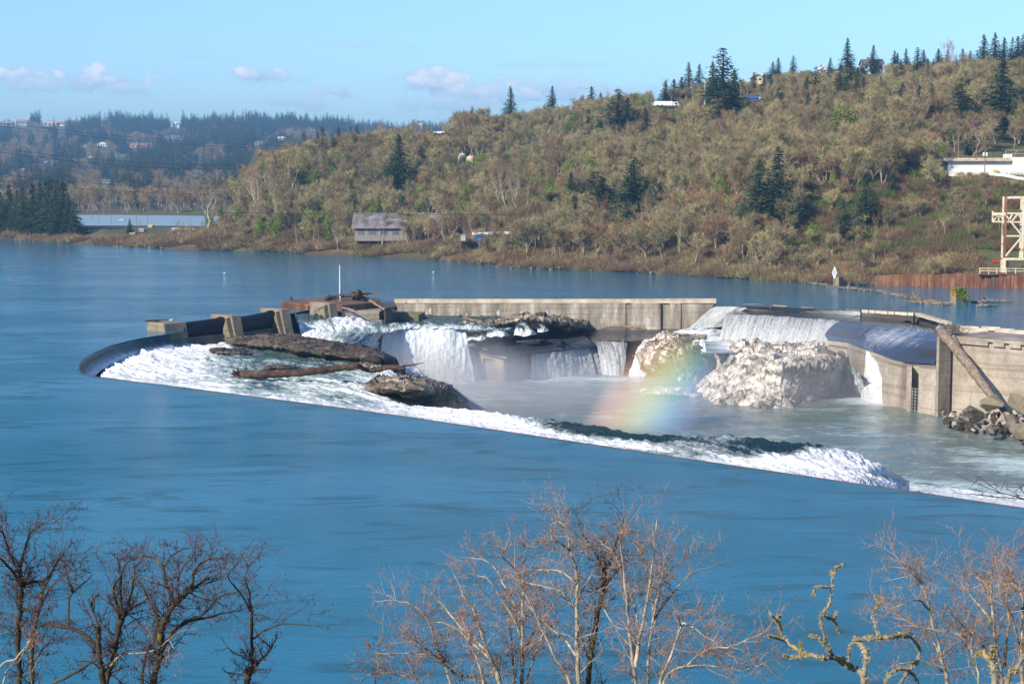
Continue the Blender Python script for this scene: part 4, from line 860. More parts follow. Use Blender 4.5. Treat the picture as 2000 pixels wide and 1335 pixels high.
def rockpatch(name, rows, nu, nv, mat, label, cs=0.55, amp=0.8, fine=0.25, seed=0, world=False, crack=0.5, aniso=(1, 1)):
    A = np.array([[list(P(*q[:3])) if not world else list(q[:3]) for q in r] for r in rows], float)
    V = cr(cr(A, nu, 1), nv, 0); n = vnorm(V); s = 1 if (n[..., 2].mean() > 0) else -1; n = n * s
    du = np.cumsum(np.linalg.norm(np.diff(V, axis=1, prepend=V[:, :1]), axis=2), axis=1)
    dv = np.cumsum(np.linalg.norm(np.diff(V, axis=0, prepend=V[:1]), axis=2), axis=0)
    wx = fbm(V[..., 0] * .7, V[..., 1] * .7, V[..., 2] * .7, seed + 3, 3) * .5
    # coordinates on the surface itself, so that blocks stay block-sized on steep sides
    a = V[..., 0] * aniso[0] + wx * .7; b = V[..., 1] * aniso[1] * 0.8 + V[..., 2] * 0.65 + wx
    d = 0
    for k, (sc, am) in enumerate([(cs * .7, amp), (cs * 1.9, amp * .24)]):
        e, r1, r2, ox, oy = cells(a * sc, b * sc, seed + 10 * k)
        if k == 0: tone = r2
        d = d + am * ((r1 - .4) + (r1 - .5) * ox * 1.5 + (r2 - .5) * oy * 1.5 - crack * np.clip(0.09 - e, 0, 1) / .09)
    d = d + fine * fbm(V[..., 0] * 1.7, V[..., 1] * 1.7, V[..., 2] * 1.7, seed, 4, .6)
    ed = np.minimum(np.minimum(np.arange(nu), nu - 1 - np.arange(nu))[None, :], np.full((nv, 1), 99)) / 4.0
    V = V + n * (d * np.clip(ed, 0.2, 1))[..., None]; V[..., 2] = np.minimum(V[..., 2], V[..., 2] * 0 + 50)
    o = grid(name, V, mat, None, False, {'tone': tone}); return tag(o, label, 'rock')
# long dark ledge behind the stranded log
rockpatch('rock_ledge', [
 [(425, 668, -3.3), (470, 668, -3.6), (520, 667, -3.6), (580, 667, -3.6), (640, 676, -3.8), (700, 690, -4), (745, 702, -4.6), (780, 716, -6)],
 [(430, 660, -1.9), (475, 659, -1.8), (520, 654, -1.3), (580, 657, -1.2), (640, 667, -1.5), (700, 676, -1.8), (745, 688, -2.2), (775, 702, -3.6)],
 [(440, 664, -1.9), (480, 664, -1.6), (520, 662, -1.2), (580, 668, -1.1), (640, 676, -1.3), (700, 686, -1.6), (745, 698, -2.0), (772, 706, -3.3)],
 [(450, 670, -2.2), (488, 674, -2.0), (525, 676, -1.7), (580, 684, -1.6), (640, 692, -1.9), (700, 700, -2.2), (745, 708, -2.6), (772, 713, -3.6)],
 [(455, 677, -3.4), (490, 682, -3.4), (530, 688, -3.4), (580, 697, -3.6), (640, 703, -3.8), (700, 711, -4.0), (745, 717, -4.3), (770, 722, -5.2)]], 240, 110, M['rock_dark'], 'long dark layered rock ledge behind the stranded log', 0.85, 0.5, 0.12, 5, aniso=(.5, 1.3))
rockpatch('rock_slab', [
 [(405, 681, -3), (440, 679, -3), (480, 680, -3.2), (515, 686, -3.4)], [(408, 683, -1.9), (440, 681, -1.8), (480, 684, -2.1), (515, 690, -2.6)],
 [(412, 688, -2.1), (445, 690, -2.1), (480, 692, -2.4), (512, 694, -2.8)], [(415, 694, -3.2), (445, 697, -3.3), (480, 698, -3.4), (510, 697, -3.5)]], 90, 40, M['rock_dark'], 'low flat wet rock awash left of the dark ledge', .7, .35, .15, 6)
rockpatch('rock_hump', [
 [(512, 716, -3), (540, 714, -3), (570, 715, -3), (590, 719, -3)], [(514, 719, -2.0), (540, 714, -1.6), (565, 714, -1.7), (588, 720, -2.4)],
 [(516, 723, -2.4), (540, 721, -2.0), (565, 721, -2.0), (586, 723, -2.6)], [(518, 727, -3.2), (540, 728, -3.2), (565, 728, -3.2), (584, 727, -3.2)]], 60, 30, M['rock_dark'], 'small rounded dark rock just above the stranded log', .8, .3, .12, 8)
rockpatch('rock_ledge', [
 [(660, 716, -4), (700, 714, -4.2), (740, 712, -4.5), (790, 716, -6)], [(662, 715, -2.8), (700, 713, -2.6), (740, 714, -2.8), (790, 722, -3.9)],
 [(665, 721, -3.0), (700, 721, -2.8), (745, 722, -3.0), (790, 729, -4.2)], [(668, 726, -4), (700, 728, -4), (745, 730, -4.6), (788, 735, -6)]], 110, 40, M['rock_moss'], 'low mossy rock shelf under the forked end of the stranded log', .8, .5, .2, 9)
rockpatch('mossy_boulder', [
 [(712, 750, -5), (735, 735, -5), (780, 732, -7), (830, 738, -9), (880, 755, -11), (925, 800, -13)],
 [(714, 752, -3.0), (738, 741, -2.2), (785, 739, -2.2), (835, 744, -2.9), (878, 762, -4.6), (916, 798, -9.5)],
 [(716, 756, -2.7), (742, 746, -1.7), (788, 747, -1.6), (836, 752, -2.2), (874, 770, -4.3), (912, 802, -9.3)],
 [(722, 762, -2.8), (752, 760, -2.1), (795, 764, -2.2), (838, 770, -3.2), (872, 786, -5.6), (908, 808, -9.6)],
 [(735, 768, -3.8), (765, 772, -3.9), (800, 785, -4.9), (838, 795, -6.5), (872, 806, -8.2), (905, 814, -10.5)],
 [(750, 776, -6.5), (775, 785, -7), (805, 802, -8), (840, 815, -9.5), (872, 822, -11), (902, 824, -12.5)]], 190, 140, M['rock_moss'], 'big mossy boulder with a steep wet right side between the white rapids and the pool', .42, .6, .12, 12)
# ledge with little falls behind the middle spillway
rockpatch('rock_ledge', [
 [(885, 634, -4), (930, 632, -4), (980, 626, -4), (1030, 622, -4), (1090, 620, -4), (1150, 632, -4.8)],
 [(886, 634, -2.7), (930, 630, -2.4), (980, 622, -1.8), (1030, 616, -1.3), (1090, 620, -2.0), (1150, 630, -3.5)],
 [(888, 640, -2.9), (932, 636, -2.5), (980, 630, -2.0), (1030, 623, -1.4), (1090, 625, -2.0), (1148, 634, -3.6)],
 [(893, 650, -4.0), (936, 648, -3.8), (982, 645, -3.7), (1032, 640, -3.5), (1090, 636, -3.2), (1146, 640, -4.2)],
 [(898, 660, -5.8), (940, 660, -5.6), (985, 656, -5.4), (1034, 650, -5.2), (1090, 646, -4.9), (1144, 646, -5)]], 220, 70, M['rock_moss'], 'broken mossy ledge with small falls below the long wall', .8, .75, .12, 15)
# pale islands
rockpatch('rock_island', [
 [(1385, 664, -6.5), (1425, 660, -5.5), (1490, 657, -5.3), (1560, 660, -5.2), (1620, 664, -5.3), (1650, 672, -7), (1662, 690, -10), (1668, 735, -13)],
 [(1388, 676, -6.6), (1428, 670, -5.5), (1492, 669, -5.2), (1560, 670, -5.0), (1618, 672, -4.9), (1640, 676, -5.2), (1652, 692, -6.6), (1664, 738, -12.6)],
 [(1390, 690, -7.8), (1432, 676, -5.3), (1492, 676, -4.8), (1556, 678, -4.6), (1606, 682, -4.6), (1630, 690, -5.0), (1644, 704, -6.3), (1656, 755, -12.6)],
 [(1400, 706, -9), (1436, 694, -6.0), (1492, 694, -5.2), (1550, 696, -5.0), (1592, 700, -5.0), (1612, 706, -5.4), (1624, 722, -7.0), (1636, 768, -12.6)],
 [(1396, 726, -10), (1432, 712, -7.4), (1490, 714, -6.0), (1540, 714, -5.6), (1574, 712, -5.6), (1588, 722, -6.6), (1598, 740, -8.6), (1608, 780, -12.6)],
 [(1368, 744, -11), (1420, 730, -8.7), (1484, 730, -7.4), (1530, 728, -7.0), (1558, 726, -6.8), (1570, 738, -8.0), (1578, 756, -10), (1586, 792, -12.6)],
 [(1356, 762, -12.2), (1408, 756, -10.3), (1470, 758, -9.6), (1520, 756, -9.2), (1548, 754, -9.2), (1560, 765, -10), (1567, 778, -11.3), (1574, 800, -12.7)],
 [(1360, 774, -12.7), (1400, 786, -12), (1460, 790, -11.7), (1510, 790, -11.5), (1540, 788, -11.4), (1552, 792, -11.9), (1558, 797, -12.4), (1564, 806, -12.8)],
 [(1365, 782, -13.2), (1400, 803, -13.2), (1460, 812, -13.2), (1508, 814, -13.2), (1538, 812, -13.2), (1548, 812, -13.2), (1555, 812, -13.2), (1560, 812, -13.3)]], 340, 260, M['rock_pale'], 'large pale blocky rock island with a dark shaded cliff on its right side', .55, .95, .12, 21, crack=.8)
rockpatch('rock_island', [
 [(1240, 688, -9), (1262, 668, -7), (1290, 655, -5.6), (1320, 652, -5), (1350, 662, -6), (1372, 690, -9)],
 [(1243, 694, -8.4), (1266, 674, -6.4), (1292, 660, -4.6), (1320, 657, -4.2), (1350, 668, -5.4), (1374, 692, -8)],
 [(1248, 708, -9.4), (1272, 692, -7.4), (1298, 678, -5.6), (1328, 676, -5.2), (1358, 686, -6.6), (1386, 704, -9)],
 [(1254, 722, -11), (1280, 712, -9), (1306, 700, -7.6), (1340, 698, -7.2), (1372, 706, -8.6), (1408, 718, -10.5)],
 [(1262, 733, -12.5), (1290, 734, -12), (1318, 728, -10.8), (1350, 726, -10.2), (1384, 732, -11.3), (1412, 736, -12.6)],
 [(1268, 738, -13), (1298, 748, -13), (1326, 752, -13), (1355, 754, -13), (1390, 756, -13), (1414, 748, -13)]], 170, 130, M['rock_pale'], 'smaller pale rock mound left of the large island with driftwood on top', .65, .9, .12, 27, crack=.8)
rockpatch('rock_reef', [
 [(1248, 764, -13), (1280, 757, -13), (1320, 757, -13), (1372, 762, -13)], [(1250, 765, -11.9), (1282, 759, -11.3), (1320, 760, -11.3), (1370, 765, -11.7)],
 [(1252, 770, -11.9), (1284, 768, -11.3), (1322, 770, -11.3), (1368, 774, -11.7)], [(1254, 775, -13), (1286, 776, -13), (1322, 780, -13), (1366, 782, -13)]], 80, 30, M['rock_pale'], 'low rocky reef in the pool at the foot of the rainbow', .8, .5, .2, 29)
def boulder(seed, s=(1, 1, 1)):
    r = random.Random(seed); bm = bmesh.new()
    for i in range(13):
        v = rv(r).normalized(); bm.verts.new((v.x * s[0] * r.uniform(.8, 1), v.y * s[1] * r.uniform(.8, 1), v.z * s[2] * r.uniform(.75, 1)))
    h = bmesh.ops.convex_hull(bm, input=bm.verts); bmesh.ops.delete(bm, geom=[e for e in h['geom_interior'] if isinstance(e, bmesh.types.BMVert)], context='VERTS')
    bmesh.ops.bevel(bm, geom=bm.edges[:], offset=.035, segments=1, affect='EDGES', clamp_overlap=True)
    me = bpy.data.meshes.new('boulder'); bm.to_mesh(me); bm.free(); return me
BOUL = [boulder(300 + i, (1, .8 + .1 * (i % 3), .7 + .1 * (i % 2))) for i in range(7)]
BOULS = {}
def rock(px, py, z, s, mat, label, group=None, name='boulder', flat=1.0):
    k = (R.randrange(7), mat.name)
    if k not in BOULS: me = BOUL[k[0]].copy(); me.materials.append(mat); BOULS[k] = me
    o = bpy.data.objects.new(name, BOULS[k]); C.objects.link(o); o.location = P(px, py, z)
    o.rotation_euler = (R.uniform(-.4, .4), R.uniform(-.4, .4), R.random() * 6.28); o.scale = (s * R.uniform(.8, 1.2), s * R.uniform(.8, 1.2), s * flat)
    return tag(o, label, 'rock', group)
rr = random.Random(77)
for i in range(95):          # rubble at the foot of the big right-hand wall
    px = rr.uniform(1848, 2040); t = (px - 1848) / 190; py = rr.uniform(808 - 8 * t, 822 + 48 * t ** .7)
    d = (py - 808 + 10 * t) / 50; z = -12.2 + (1.3 + 3.0 * t) * max(0, 1 - abs(d - .25) * 1.3) * (1 if rr.random() < .6 else .5)
    pale = rr.random() < .55
    rock(px, py, z, rr.uniform(.45, 1.15), M['rock_pale'] if pale else M['rock_dark'], ('pale' if pale else 'dark') + ' angular boulder in the rubble at the foot of the big concrete wall', 'rubble at the foot of the big wall')
for (px, py, z, s, l) in [(1903, 810, -9.6, 1.9, 'large tan block under the leaning log'), (1938, 788, -7.6, 2.3, 'tall dark block leaning behind the foot of the leaning log'), (1985, 790, -6.8, 2.7, 'tallest block of the rubble at the right edge'), (1975, 828, -9.3, 1.8, 'grey block in front of the foot of the leaning log'), (1940, 838, -10.4, 1.6, 'broad grey block low in the rubble pile'), (2005, 838, -9.6, 2.2, 'brown block at the right edge of the rubble')]:
    rock(px, py, z, s, M['rock_moss'] if s < 2 else M['conc_pier'], l)
for i in range(34):          # stones along the foot of the long wall
    px = rr.uniform(905, 1150); py = 632 + rr.uniform(-8, 5) - (4 if px < 1000 else 0); z = zat(py, 320)
    rock(px, py, z, rr.uniform(.4, 1.0), M['rock_moss'] if rr.random() < .5 else M['rock_dark'], 'stone lying along the foot of the long stained wall', 'stones along the foot of the long wall')
for i in range(46):          # rocky shore spit
    px = rr.uniform(880, 1395); py = float(np.interp(px, cpx, [COLS[q][0] for q in cpx])) - rr.uniform(-1, 2.0) if rr.random() < .4 or px < 1230 else rr.uniform(521, 537) * .5 + .5 * float(np.interp(px, cpx, [COLS[q][0] for q in cpx]))
    rock(px, py, .15, rr.uniform(.5, 1.1), M['conc_pier'], 'tan stone on the far waterline', 'stones on the far waterline', flat=.6)
for i in range(60):
    px = rr.uniform(22, 380); py = float(np.interp(px, cpx, [COLS[q][0] for q in cpx])) - rr.uniform(-.8, 1)
    rock(px, py, .15, rr.uniform(.5, 1.0), M['conc_pier'], 'tan stone along the left bank waterline', 'stones along the left bank', flat=.6)

# ------------------------------------------------------------------ falling water
curtain('waterfall', [(747, 655, -3.4), (768, 648, -2.9), (792, 644, -2.6), (830, 643, -2.6), (870, 643, -2.6), (908, 650, -3.4)], [(742, 747, -12.2), (766, 748, -12.2), (800, 750, -12.2), (840, 750, -12.2), (880, 750, -12.2), (930, 748, -12.2)], 260, 120, M['fall'], .25, (.66, .92), 1, 1.2)
curtain('waterfall', [(848, 700, -8.5), (880, 695, -8), (905, 696, -8), (925, 706, -8.6)], [(840, 750, -12.2), (875, 752, -12.2), (905, 750, -12.2), (940, 744, -12.3)], 90, 60, M['fall'], .5, (.8, .9), 2, .8)
curtain('waterfall', [(1036, 691, -7.22), (1085, 686.5, -7.2), (1130, 680, -7.15), (1163, 675.5, -7.1)], [(1038, 742, -12.1), (1090, 738, -12.1), (1140, 732, -12.1), (1180, 728, -12.1)], 220, 90, M['veil'], .15, (.58, .78), 3, .5)
curtain('waterfall', [(1163, 666.5, -6.1), (1185, 666, -6.1), (1210, 665.5, -6.1), (1226, 665, -6.1)], [(1176, 732, -12.2), (1190, 733, -12.2), (1206, 733, -12.2), (1218, 732, -12.2)], 90, 70, M['veil'], .18, (.5, .7), 4, .4)
curtain('waterfall', [(1258, 664, -5.9), (1272, 663, -5.8), (1285, 661, -5.7), (1296, 659, -5.6)], [(1222, 735, -12.2), (1238, 737, -12.2), (1254, 737, -12.2), (1272, 734, -12.2)], 90, 70, M['rapids'], .5, (.75, .9), 5, .4)
curtain('waterfall', [(1418, 612, -.85), (1480, 615, -.85), (1560, 620, -.85), (1640, 626, -.85)], [(1404, 663, -5.4), (1470, 666, -5.2), (1555, 670, -4.95), (1637, 673, -4.8)], 420, 100, M['veil'], .12, (.50, .68), 6, .5)
curtain('waterfall', [(1404, 597.6, -.03), (1480, 599.6, -.03), (1580, 603, -.03), (1680, 607.4, -.03)], [(1440, 605, -.82), (1500, 607, -.82), (1590, 610.5, -.82), (1680, 615.5, -.82)], 300, 16, M['veil'], .04, (.62, .85), 7, .1)
curtain('waterfall', [(1398, 597.6, -.03), (1415, 598, -.03), (1440, 599, -.03), (1462, 601, -.2)], [(1345, 641, -4.3), (1365, 641, -4.3), (1385, 640, -4.2), (1408, 638, -4.0)], 90, 80, M['veil'], .1, (.62, .7), 8, .2)
curtain('waterfall', [(1692, 684, -3.85), (1708, 686, -3.95), (1722, 690, -4.1), (1733, 695, -4.25)], [(1676, 778, -12.15), (1700, 784, -12.15), (1728, 786, -12.15), (1750, 786, -12.15)], 150, 150, M['veil'], .22, (.74, .98), 9, 1.6)
curtain('waterfall', [(1655, 712, -7), (1664, 716, -7), (1674, 722, -7), (1682, 728, -7)], [(1652, 768, -12.15), (1662, 770, -12.15), (1674, 774, -12.15), (1686, 778, -12.15)], 60, 70, M['rapids'], .45, (.55, .75), 10, .4)
curtain('waterfall', [(1838, 632.5, -.25), (1850, 633.5, -.05), (1862, 638, -.05), (1876, 642.5, -.05)], [(1826, 641, -1.15), (1842, 643, -1.2), (1856, 646, -1.25), (1870, 650, -1.3)], 80, 14, M['veil'], .04, (.55, .7), 11, .1)
for k, (a, b, c, d) in enumerate([(912, 930, 650, 664), (925, 944, 646, 662), (1004, 1036, 628, 654), (950, 985, 640, 656), (1050, 1062, 632, 648)]):
    z0, z1 = zat(c, 311), zat(d, 308)
    w_ = b - a; curtain('waterfall', [(a + w_ * .2, c + 3, z0), (a + w_ * .4, c, z0), (a + w_ * .6, c + 1.5, z0), (a + w_ * .8, c + 4, z0)], [(a - 1, d, z1), (a + 4 + w_ * .4, d + 1, z1), (b + 2, d, z1), (b + 12, d - 2, z1)], 50, 34, M['rapids'], .38, (.45, .9), 20 + k, .1)
cas = [[(1345, 640, -4.2, .5), (1380, 640, -4.3, .5), (1420, 641, -4.6, .35), (1470, 660, -5.5, .5)], [(1305, 655, -5.3, .8), (1360, 662, -5.6, .7), (1400, 672, -5.8, .7), (1450, 668, -5.7, .8)], [(1345, 672, -6.4, .3), (1370, 684, -6.9, .6), (1396, 686, -7.2, .5), (1425, 684, -6.9, .6)],
       [(1362, 694, -8.2, .4), (1382, 700, -8.8, .7), (1402, 702, -9, .8), (1422, 700, -8.8, .7)], [(1392, 716, -10.6, .5), (1408, 720, -11, .8), (1422, 720, -11, .9), (1440, 716, -11, .6)], [(1400, 735, -12.4, .6), (1415, 738, -12.4, .8), (1430, 738, -12.4, .8), (1450, 735, -12.4, .6)]]
patch('pool_water', [[(1370, 650, -5.5, .4), (1450, 652, -5.4, .6), (1550, 655, -5.1, .6), (1665, 662, -4.9, .7)], [(1375, 664, -5.55, .4), (1450, 664, -5.4, .85), (1550, 668, -5.15, .8), (1662, 673, -5.0, .5)], [(1380, 690, -5.7, .3), (1450, 690, -5.6, .3), (1550, 690, -5.4, .3), (1650, 690, -5.3, .3)]], 120, 30, M['rapids_dark'], .12, .5, seed=19)
patch('channel_water', cas, 120, 120, M['rapids_dark'], .35, .6, seed=9, flow_u=False)
pl = [[(1095, 634, -4.2, .45), (1180, 634, -4.2, .55), (1260, 637, -4.5, .45), (1345, 640, -4.7, .3)], [(1110, 640, -4.7, .4), (1185, 644, -4.9, .35), (1262, 646, -5.0, .25), (1345, 648, -5.1, .5)], [(1135, 650, -5.4, .2), (1190, 655, -5.6, .15), (1262, 655, -5.6, .3), (1330, 655, -5.6, .8)], [(1160, 666, -6.1, .2), (1196, 666, -6.1, .2), (1240, 665.5, -6.1, .2), (1296, 660, -5.9, .6)]]
patch('apron_water', pl, 160, 50, M['film'], .08, .5, seed=11)
# ------------------------------------------------------------------ piers, rubber gates, platform
M['rubber'] = surf('black_rubber', [(0.3, (0.006, 0.007, 0.010)), (0.7, (0.010, 0.011, 0.014))], 0.4, 0.55, 0.15, 3, spec=0.15)
M['steel'] = surf('dull_steel', [(0.3, (0.16, 0.15, 0.13)), (0.7, (0.38, 0.35, 0.30))], 0.8, 0.55, 0.2, 4)
M['rust'] = surf('rusty_steel', [(0.25, (0.08, 0.030, 0.016)), (0.5, (0.20, 0.082, 0.042)), (0.75, (0.36, 0.20, 0.11))], 0.6, 0.8, 0.3, 4, (1, 1, .35), spots=((0.10, 0.075, .06), .35, .6, (1, 1, .1)))
M['rust_dark'] = surf('dark_rusty_steel', [(0.3, (0.07, 0.035, 0.022)), (0.7, (0.21, 0.12, 0.075))], 0.6, 0.8, 0.3, 4, (1, 1, .4))
M['cream'] = surf('flaking_cream_paint', [(0.35, (0.42, 0.20, 0.09)), (0.45, (0.62, 0.52, 0.36)), (0.8, (0.74, 0.66, 0.50))], 1.3, 0.7, 0.2, 5)
M['white'] = plain('white_paint', (0.72, 0.72, 0.70), 0.6, var=.08)
M['black'] = plain('black_paint', (0.02, 0.02, 0.022), 0.5)
ES, EW = Vector((.74, -.67, 0)), Vector((.67, .74, 0))
def sprism(mb, o, prof, w0, w1):
    """side profile (s, z) extruded across the pier from w0 to w1"""
    a = [o + ES * s + EW * w0 + Vector((0, 0, z)) for s, z in prof]; b = [o + ES * s + EW * w1 + Vector((0, 0, z)) for s, z in prof]
    n = len(prof); v0 = len(mb.v); mb.v += [tuple(p) for p in a + b]
    mb.f += [tuple(v0 + i for i in range(n)), tuple(v0 + n + i for i in range(n - 1, -1, -1))] + [(v0 + (i + 1) % n, v0 + i, v0 + n + i, v0 + n + (i + 1) % n) for i in range(n)]
def pier(px, py, zt, L, Wd, label, guide=True, slope=1.6, lean=0.0):
    o = P(px, py, zt); o.z = 0
    b = MB(); sprism(b, o, [(0.15, -3.6), (0, zt), (L, zt), (L + slope, -3.6)], 0, Wd)
    parts = [('body', b, M['conc_pier'])]
    if guide:
        g1 = MB(); sprism(g1, o, [(L * .55, -3.2), (L * .93, zt - .35), (L + slope * .75, -3.2)], -.9, -.003)
        g2 = MB(); g2.bar(o + ES * (L * .22) + EW * -.12 + Vector((0, 0, zt - 1.5)), o + ES * (L * .93) + EW * -.12 + Vector((0, 0, zt - .22)), .14)
        g2.bar(o + ES * (L * .22) + EW * -.12 + Vector((0, 0, zt - 1.9)), o + ES * (L * .90) + EW * -.12 + Vector((0, 0, zt - .5)), .08)
        parts += [('gate_stop', g1, M['conc_pier']), ('guide_rail', g2, M['steel'])]
    return make('gate_pier', o, label, 'pier', parts, 'concrete piers of the rubber gates', .06)
pier(286, 628.5, 1.35, 4.7, 4.4, 'low broad concrete pier at the left end of the black gates', False, 1.1)
pier(411, 613, 1.9, 5.6, 1.9, 'pointed concrete pier between the two black rubber gates')
pier(508, 601, 2.0, 5.6, 1.9, 'pointed concrete pier at the right end of the black gates')
o4 = pier(604, 589, 1.9, 5.4, 1.9, 'concrete pier standing against the rusty platform across the gap', True, .9)
def gate(p0, p1, label):
    a, b = Vector(p0), Vector(p1); n = 26; mb = MB(); pts, rs = [], []
    for i in range(n + 1):
        t = i / n; q = a.lerp(b, t); e = min(t, 1 - t) * n
        pts.append(q + Vector((0, 0, .02 * math.sin(t * 9)))); rs.append(1.36 + (.16 if e < 1 else 0))
    mb.tube(pts, rs, 28)
    base = MB(); d = (b - a).normalized()
    base.prism([tuple(a + ES * s + Vector((0, 0, -1.4 if False else 0)) + Vector((0, 0, -3.9 - a.z))) for s in (-1.5,)] + [tuple(b + ES * -1.5 + Vector((0, 0, -3.9 - b.z)))] + [tuple(b + ES * 2.1 + Vector((0, 0, -3.9 - b.z))), tuple(a + ES * 2.1 + Vector((0, 0, -3.9 - a.z)))],
               [tuple(a + ES * -1.5 + Vector((0, 0, -1.15 - a.z))), tuple(b + ES * -1.5 + Vector((0, 0, -1.15 - b.z))), tuple(b + ES * 1.7 + Vector((0, 0, -1.15 - b.z))), tuple(a + ES * 1.7 + Vector((0, 0, -1.15 - a.z)))])
    t = make('rubber_gate', a, label, 'dam gate', [('bladder', mb, M['rubber']), ('sill', base, M['conc_dark'])], 'black rubber gates between the piers')
    for ch in t.children:
        if ch.name.startswith('bladder'): ch.data.shade_smooth()
g0 = P(286, 628.5, 1.35); g0.z = 0; g1 = P(411, 613, 1.9); g1.z = 0; g2 = P(508, 601, 2.0); g2.z = 0
gate(g0 + ES * 3.6 + EW * 3.8 + Vector((0, 0, -.25)), g1 + ES * 3.1 + EW * -.1 + Vector((0, 0, .15)), 'left of the two long black rubber gates, next to the low broad pier')
gate(g1 + ES * 3.4 + EW * 1.9 + Vector((0, 0, -.1)), g2 + ES * 3.1 + EW * -.1 + Vector((0, 0, .25)), 'right of the two long black rubber gates')
def slab(mb, poly, zb, batter=0.0):
    top = [P(*q) for q in poly]
    a = sum((top[i].x * top[(i + 1) % len(top)].y - top[(i + 1) % len(top)].x * top[i].y) for i in range(len(top)))
    if a < 0: top = top[::-1]
    c = sum(top, Vector()) / len(top)
    mb.prism([(p.x + (p.x - c.x) * batter, p.y + (p.y - c.y) * batter, zb) for p in top], [tuple(p) for p in top])
# clutter on the left pier
mb = MB(); r = random.Random(3)
c = P(300, 627, 1.5)
for i in range(9): mb.tube([c + Vector((-1.4 + i * .3, r.uniform(-.4, .4), r.uniform(0, .15))), c + Vector((-.2 + i * .35, r.uniform(-.5, .5), r.uniform(.1, .35)))], [.10, .05], 5)
solo('driftwood', mb, M['black'], c, 'tangle of black sticks lying on the low left pier', 'driftwood')
def gull(px, py, z, label, onw=False):
    c = P(px, py, z); b = MB(); b.tube([c + Vector((-.26, 0, .16)), c + Vector((-.1, 0, .2)), c + Vector((.1, 0, .22)), c + Vector((.2, 0, .3)), c + Vector((.26, 0, .42)), c + Vector((.33, 0, .43))], [.03, .11, .12, .08, .075, .02], 8)
    w = MB(); w.tube([c + Vector((-.34, 0, .2)), c + Vector((-.1, 0, .27)), c + Vector((.08, 0, .3))], [.015, .09, .05], 6)
    bk = MB(); bk.tube([c + Vector((.32, 0, .43)), c + Vector((.40, 0, .41))], [.018, .006], 5)
    ps = [('body', b, M['white']), ('wing', w, M['gullgrey']), ('beak', bk, M['yellow'])]
    if not onw:
        l = MB(); l.bar(c + Vector((0, .04, 0)), c + Vector((0, .04, .15)), .02); ps.append(('leg', l, M['yellow']))
    make('gull', c, label, 'bird', ps)
M['gullgrey'] = plain('grey_feathers', (0.35, 0.36, 0.38), .7); M['yellow'] = plain('yellow_paint', (0.62, 0.40, 0.06), .6)
gull(333, 628, 1.36, 'white gull standing on the low left pier'); gull(438, 535, 0, 'white gull floating on the river above the black gates', True); gull(846, 533, 0, 'white gull floating in front of the grey sheds', True)
st = MB(); c = P(27, 540, 0); st.tube([c + Vector((-.6, 0, -.2)), c + Vector((.5, 0, .8))], [.10, .06], 5); solo('driftwood_branch', st, M['drift'], c, 'pale branch end sticking out of the river at the far left', 'driftwood')

# rusty-sided platform with its mast and driftwood
mb = MB(); slab(mb, [(550, 590, 1.1), (603, 593.5, 1.1), (668, 596, 1.1), (738, 590, 1.1), (742, 582, 1.1), (640, 580.5, 1.1), (568, 584.5, 1.1)], -1.2)
pil = MB(); a, b = P(549.5, 590, 1.1), P(603, 593.7, 1.1)
for i in range(24):
    t = i / 24; p = a.lerp(b, t); q = a.lerp(b, t + .022); p.y -= .08; q.y -= .08
    pil.prism([(p.x, p.y - .12, -.9), (q.x, q.y - .12, -.9), (q.x, q.y + .06, -.9), (p.x, p.y + .06, -.9)], [(p.x, p.y - .12, 1.02), (q.x, q.y - .12, 1.02), (q.x, q.y + .06, 1.02), (p.x, p.y + .06, 1.02)])
bol = MB(); c = P(569, 586, 1.1); bol.tube([c, c + Vector((0, 0, .6))], .16, 8); bol.tube([c + Vector((-.3, 0, .55)), c + Vector((.3, 0, .55))], .12, 8)
make('platform', P(600, 595, 0), 'flat platform with rusty sheet-piled sides at the left end of the long wall', 'platform', [('deck', mb, M['rust_dark']), ('sheet_piling', pil, M['rust']), ('bollard', bol, M['black'])])
mb = MB(); slab(mb, [(661, 601, -.05), (727, 599, -.05), (752, 603, -.05), (741, 609, -.05), (668, 610.5, -.05)], -3); solo('concrete_block', mb, M['conc'], P(700, 606, 0), 'pale concrete block below the driftwood pile', 'block', bevel=.08)
mb = MB(); slab(mb, [(745, 590, .95), (770, 588.5, .95), (776, 598, .95), (752, 601, .95)], -3); solo('concrete_block', mb, M['conc_dark'], P(760, 598, 0), 'dark wet concrete block at the left end of the long wall', 'block', bevel=.08)
mb = MB(); slab(mb, [(690, 610, -.85), (760, 608, -.85), (830, 609, -.85), (818, 615, -.9), (700, 615, -.9)], -3.5); solo('concrete_ledge', mb, M['conc_moss'], P(760, 612, 0), 'low mossy concrete ledge above the green cascade', 'ledge', bevel=.08)
mb = MB(); b = P(664, 588, 1.0); t = Vector((b.x, b.y, zat(517.5, b.y))); mb.tube([b, t], [.13, .07], 8)
ft = MB(); ft.box(b.x - .3, b.x + .3, b.y - .3, b.y + .3, 1.0, 1.25)
make('mast', b, 'tall thin white mast on the rusty platform', 'mast', [('pole', mb, M['white']), ('foot', ft, M['conc'])])
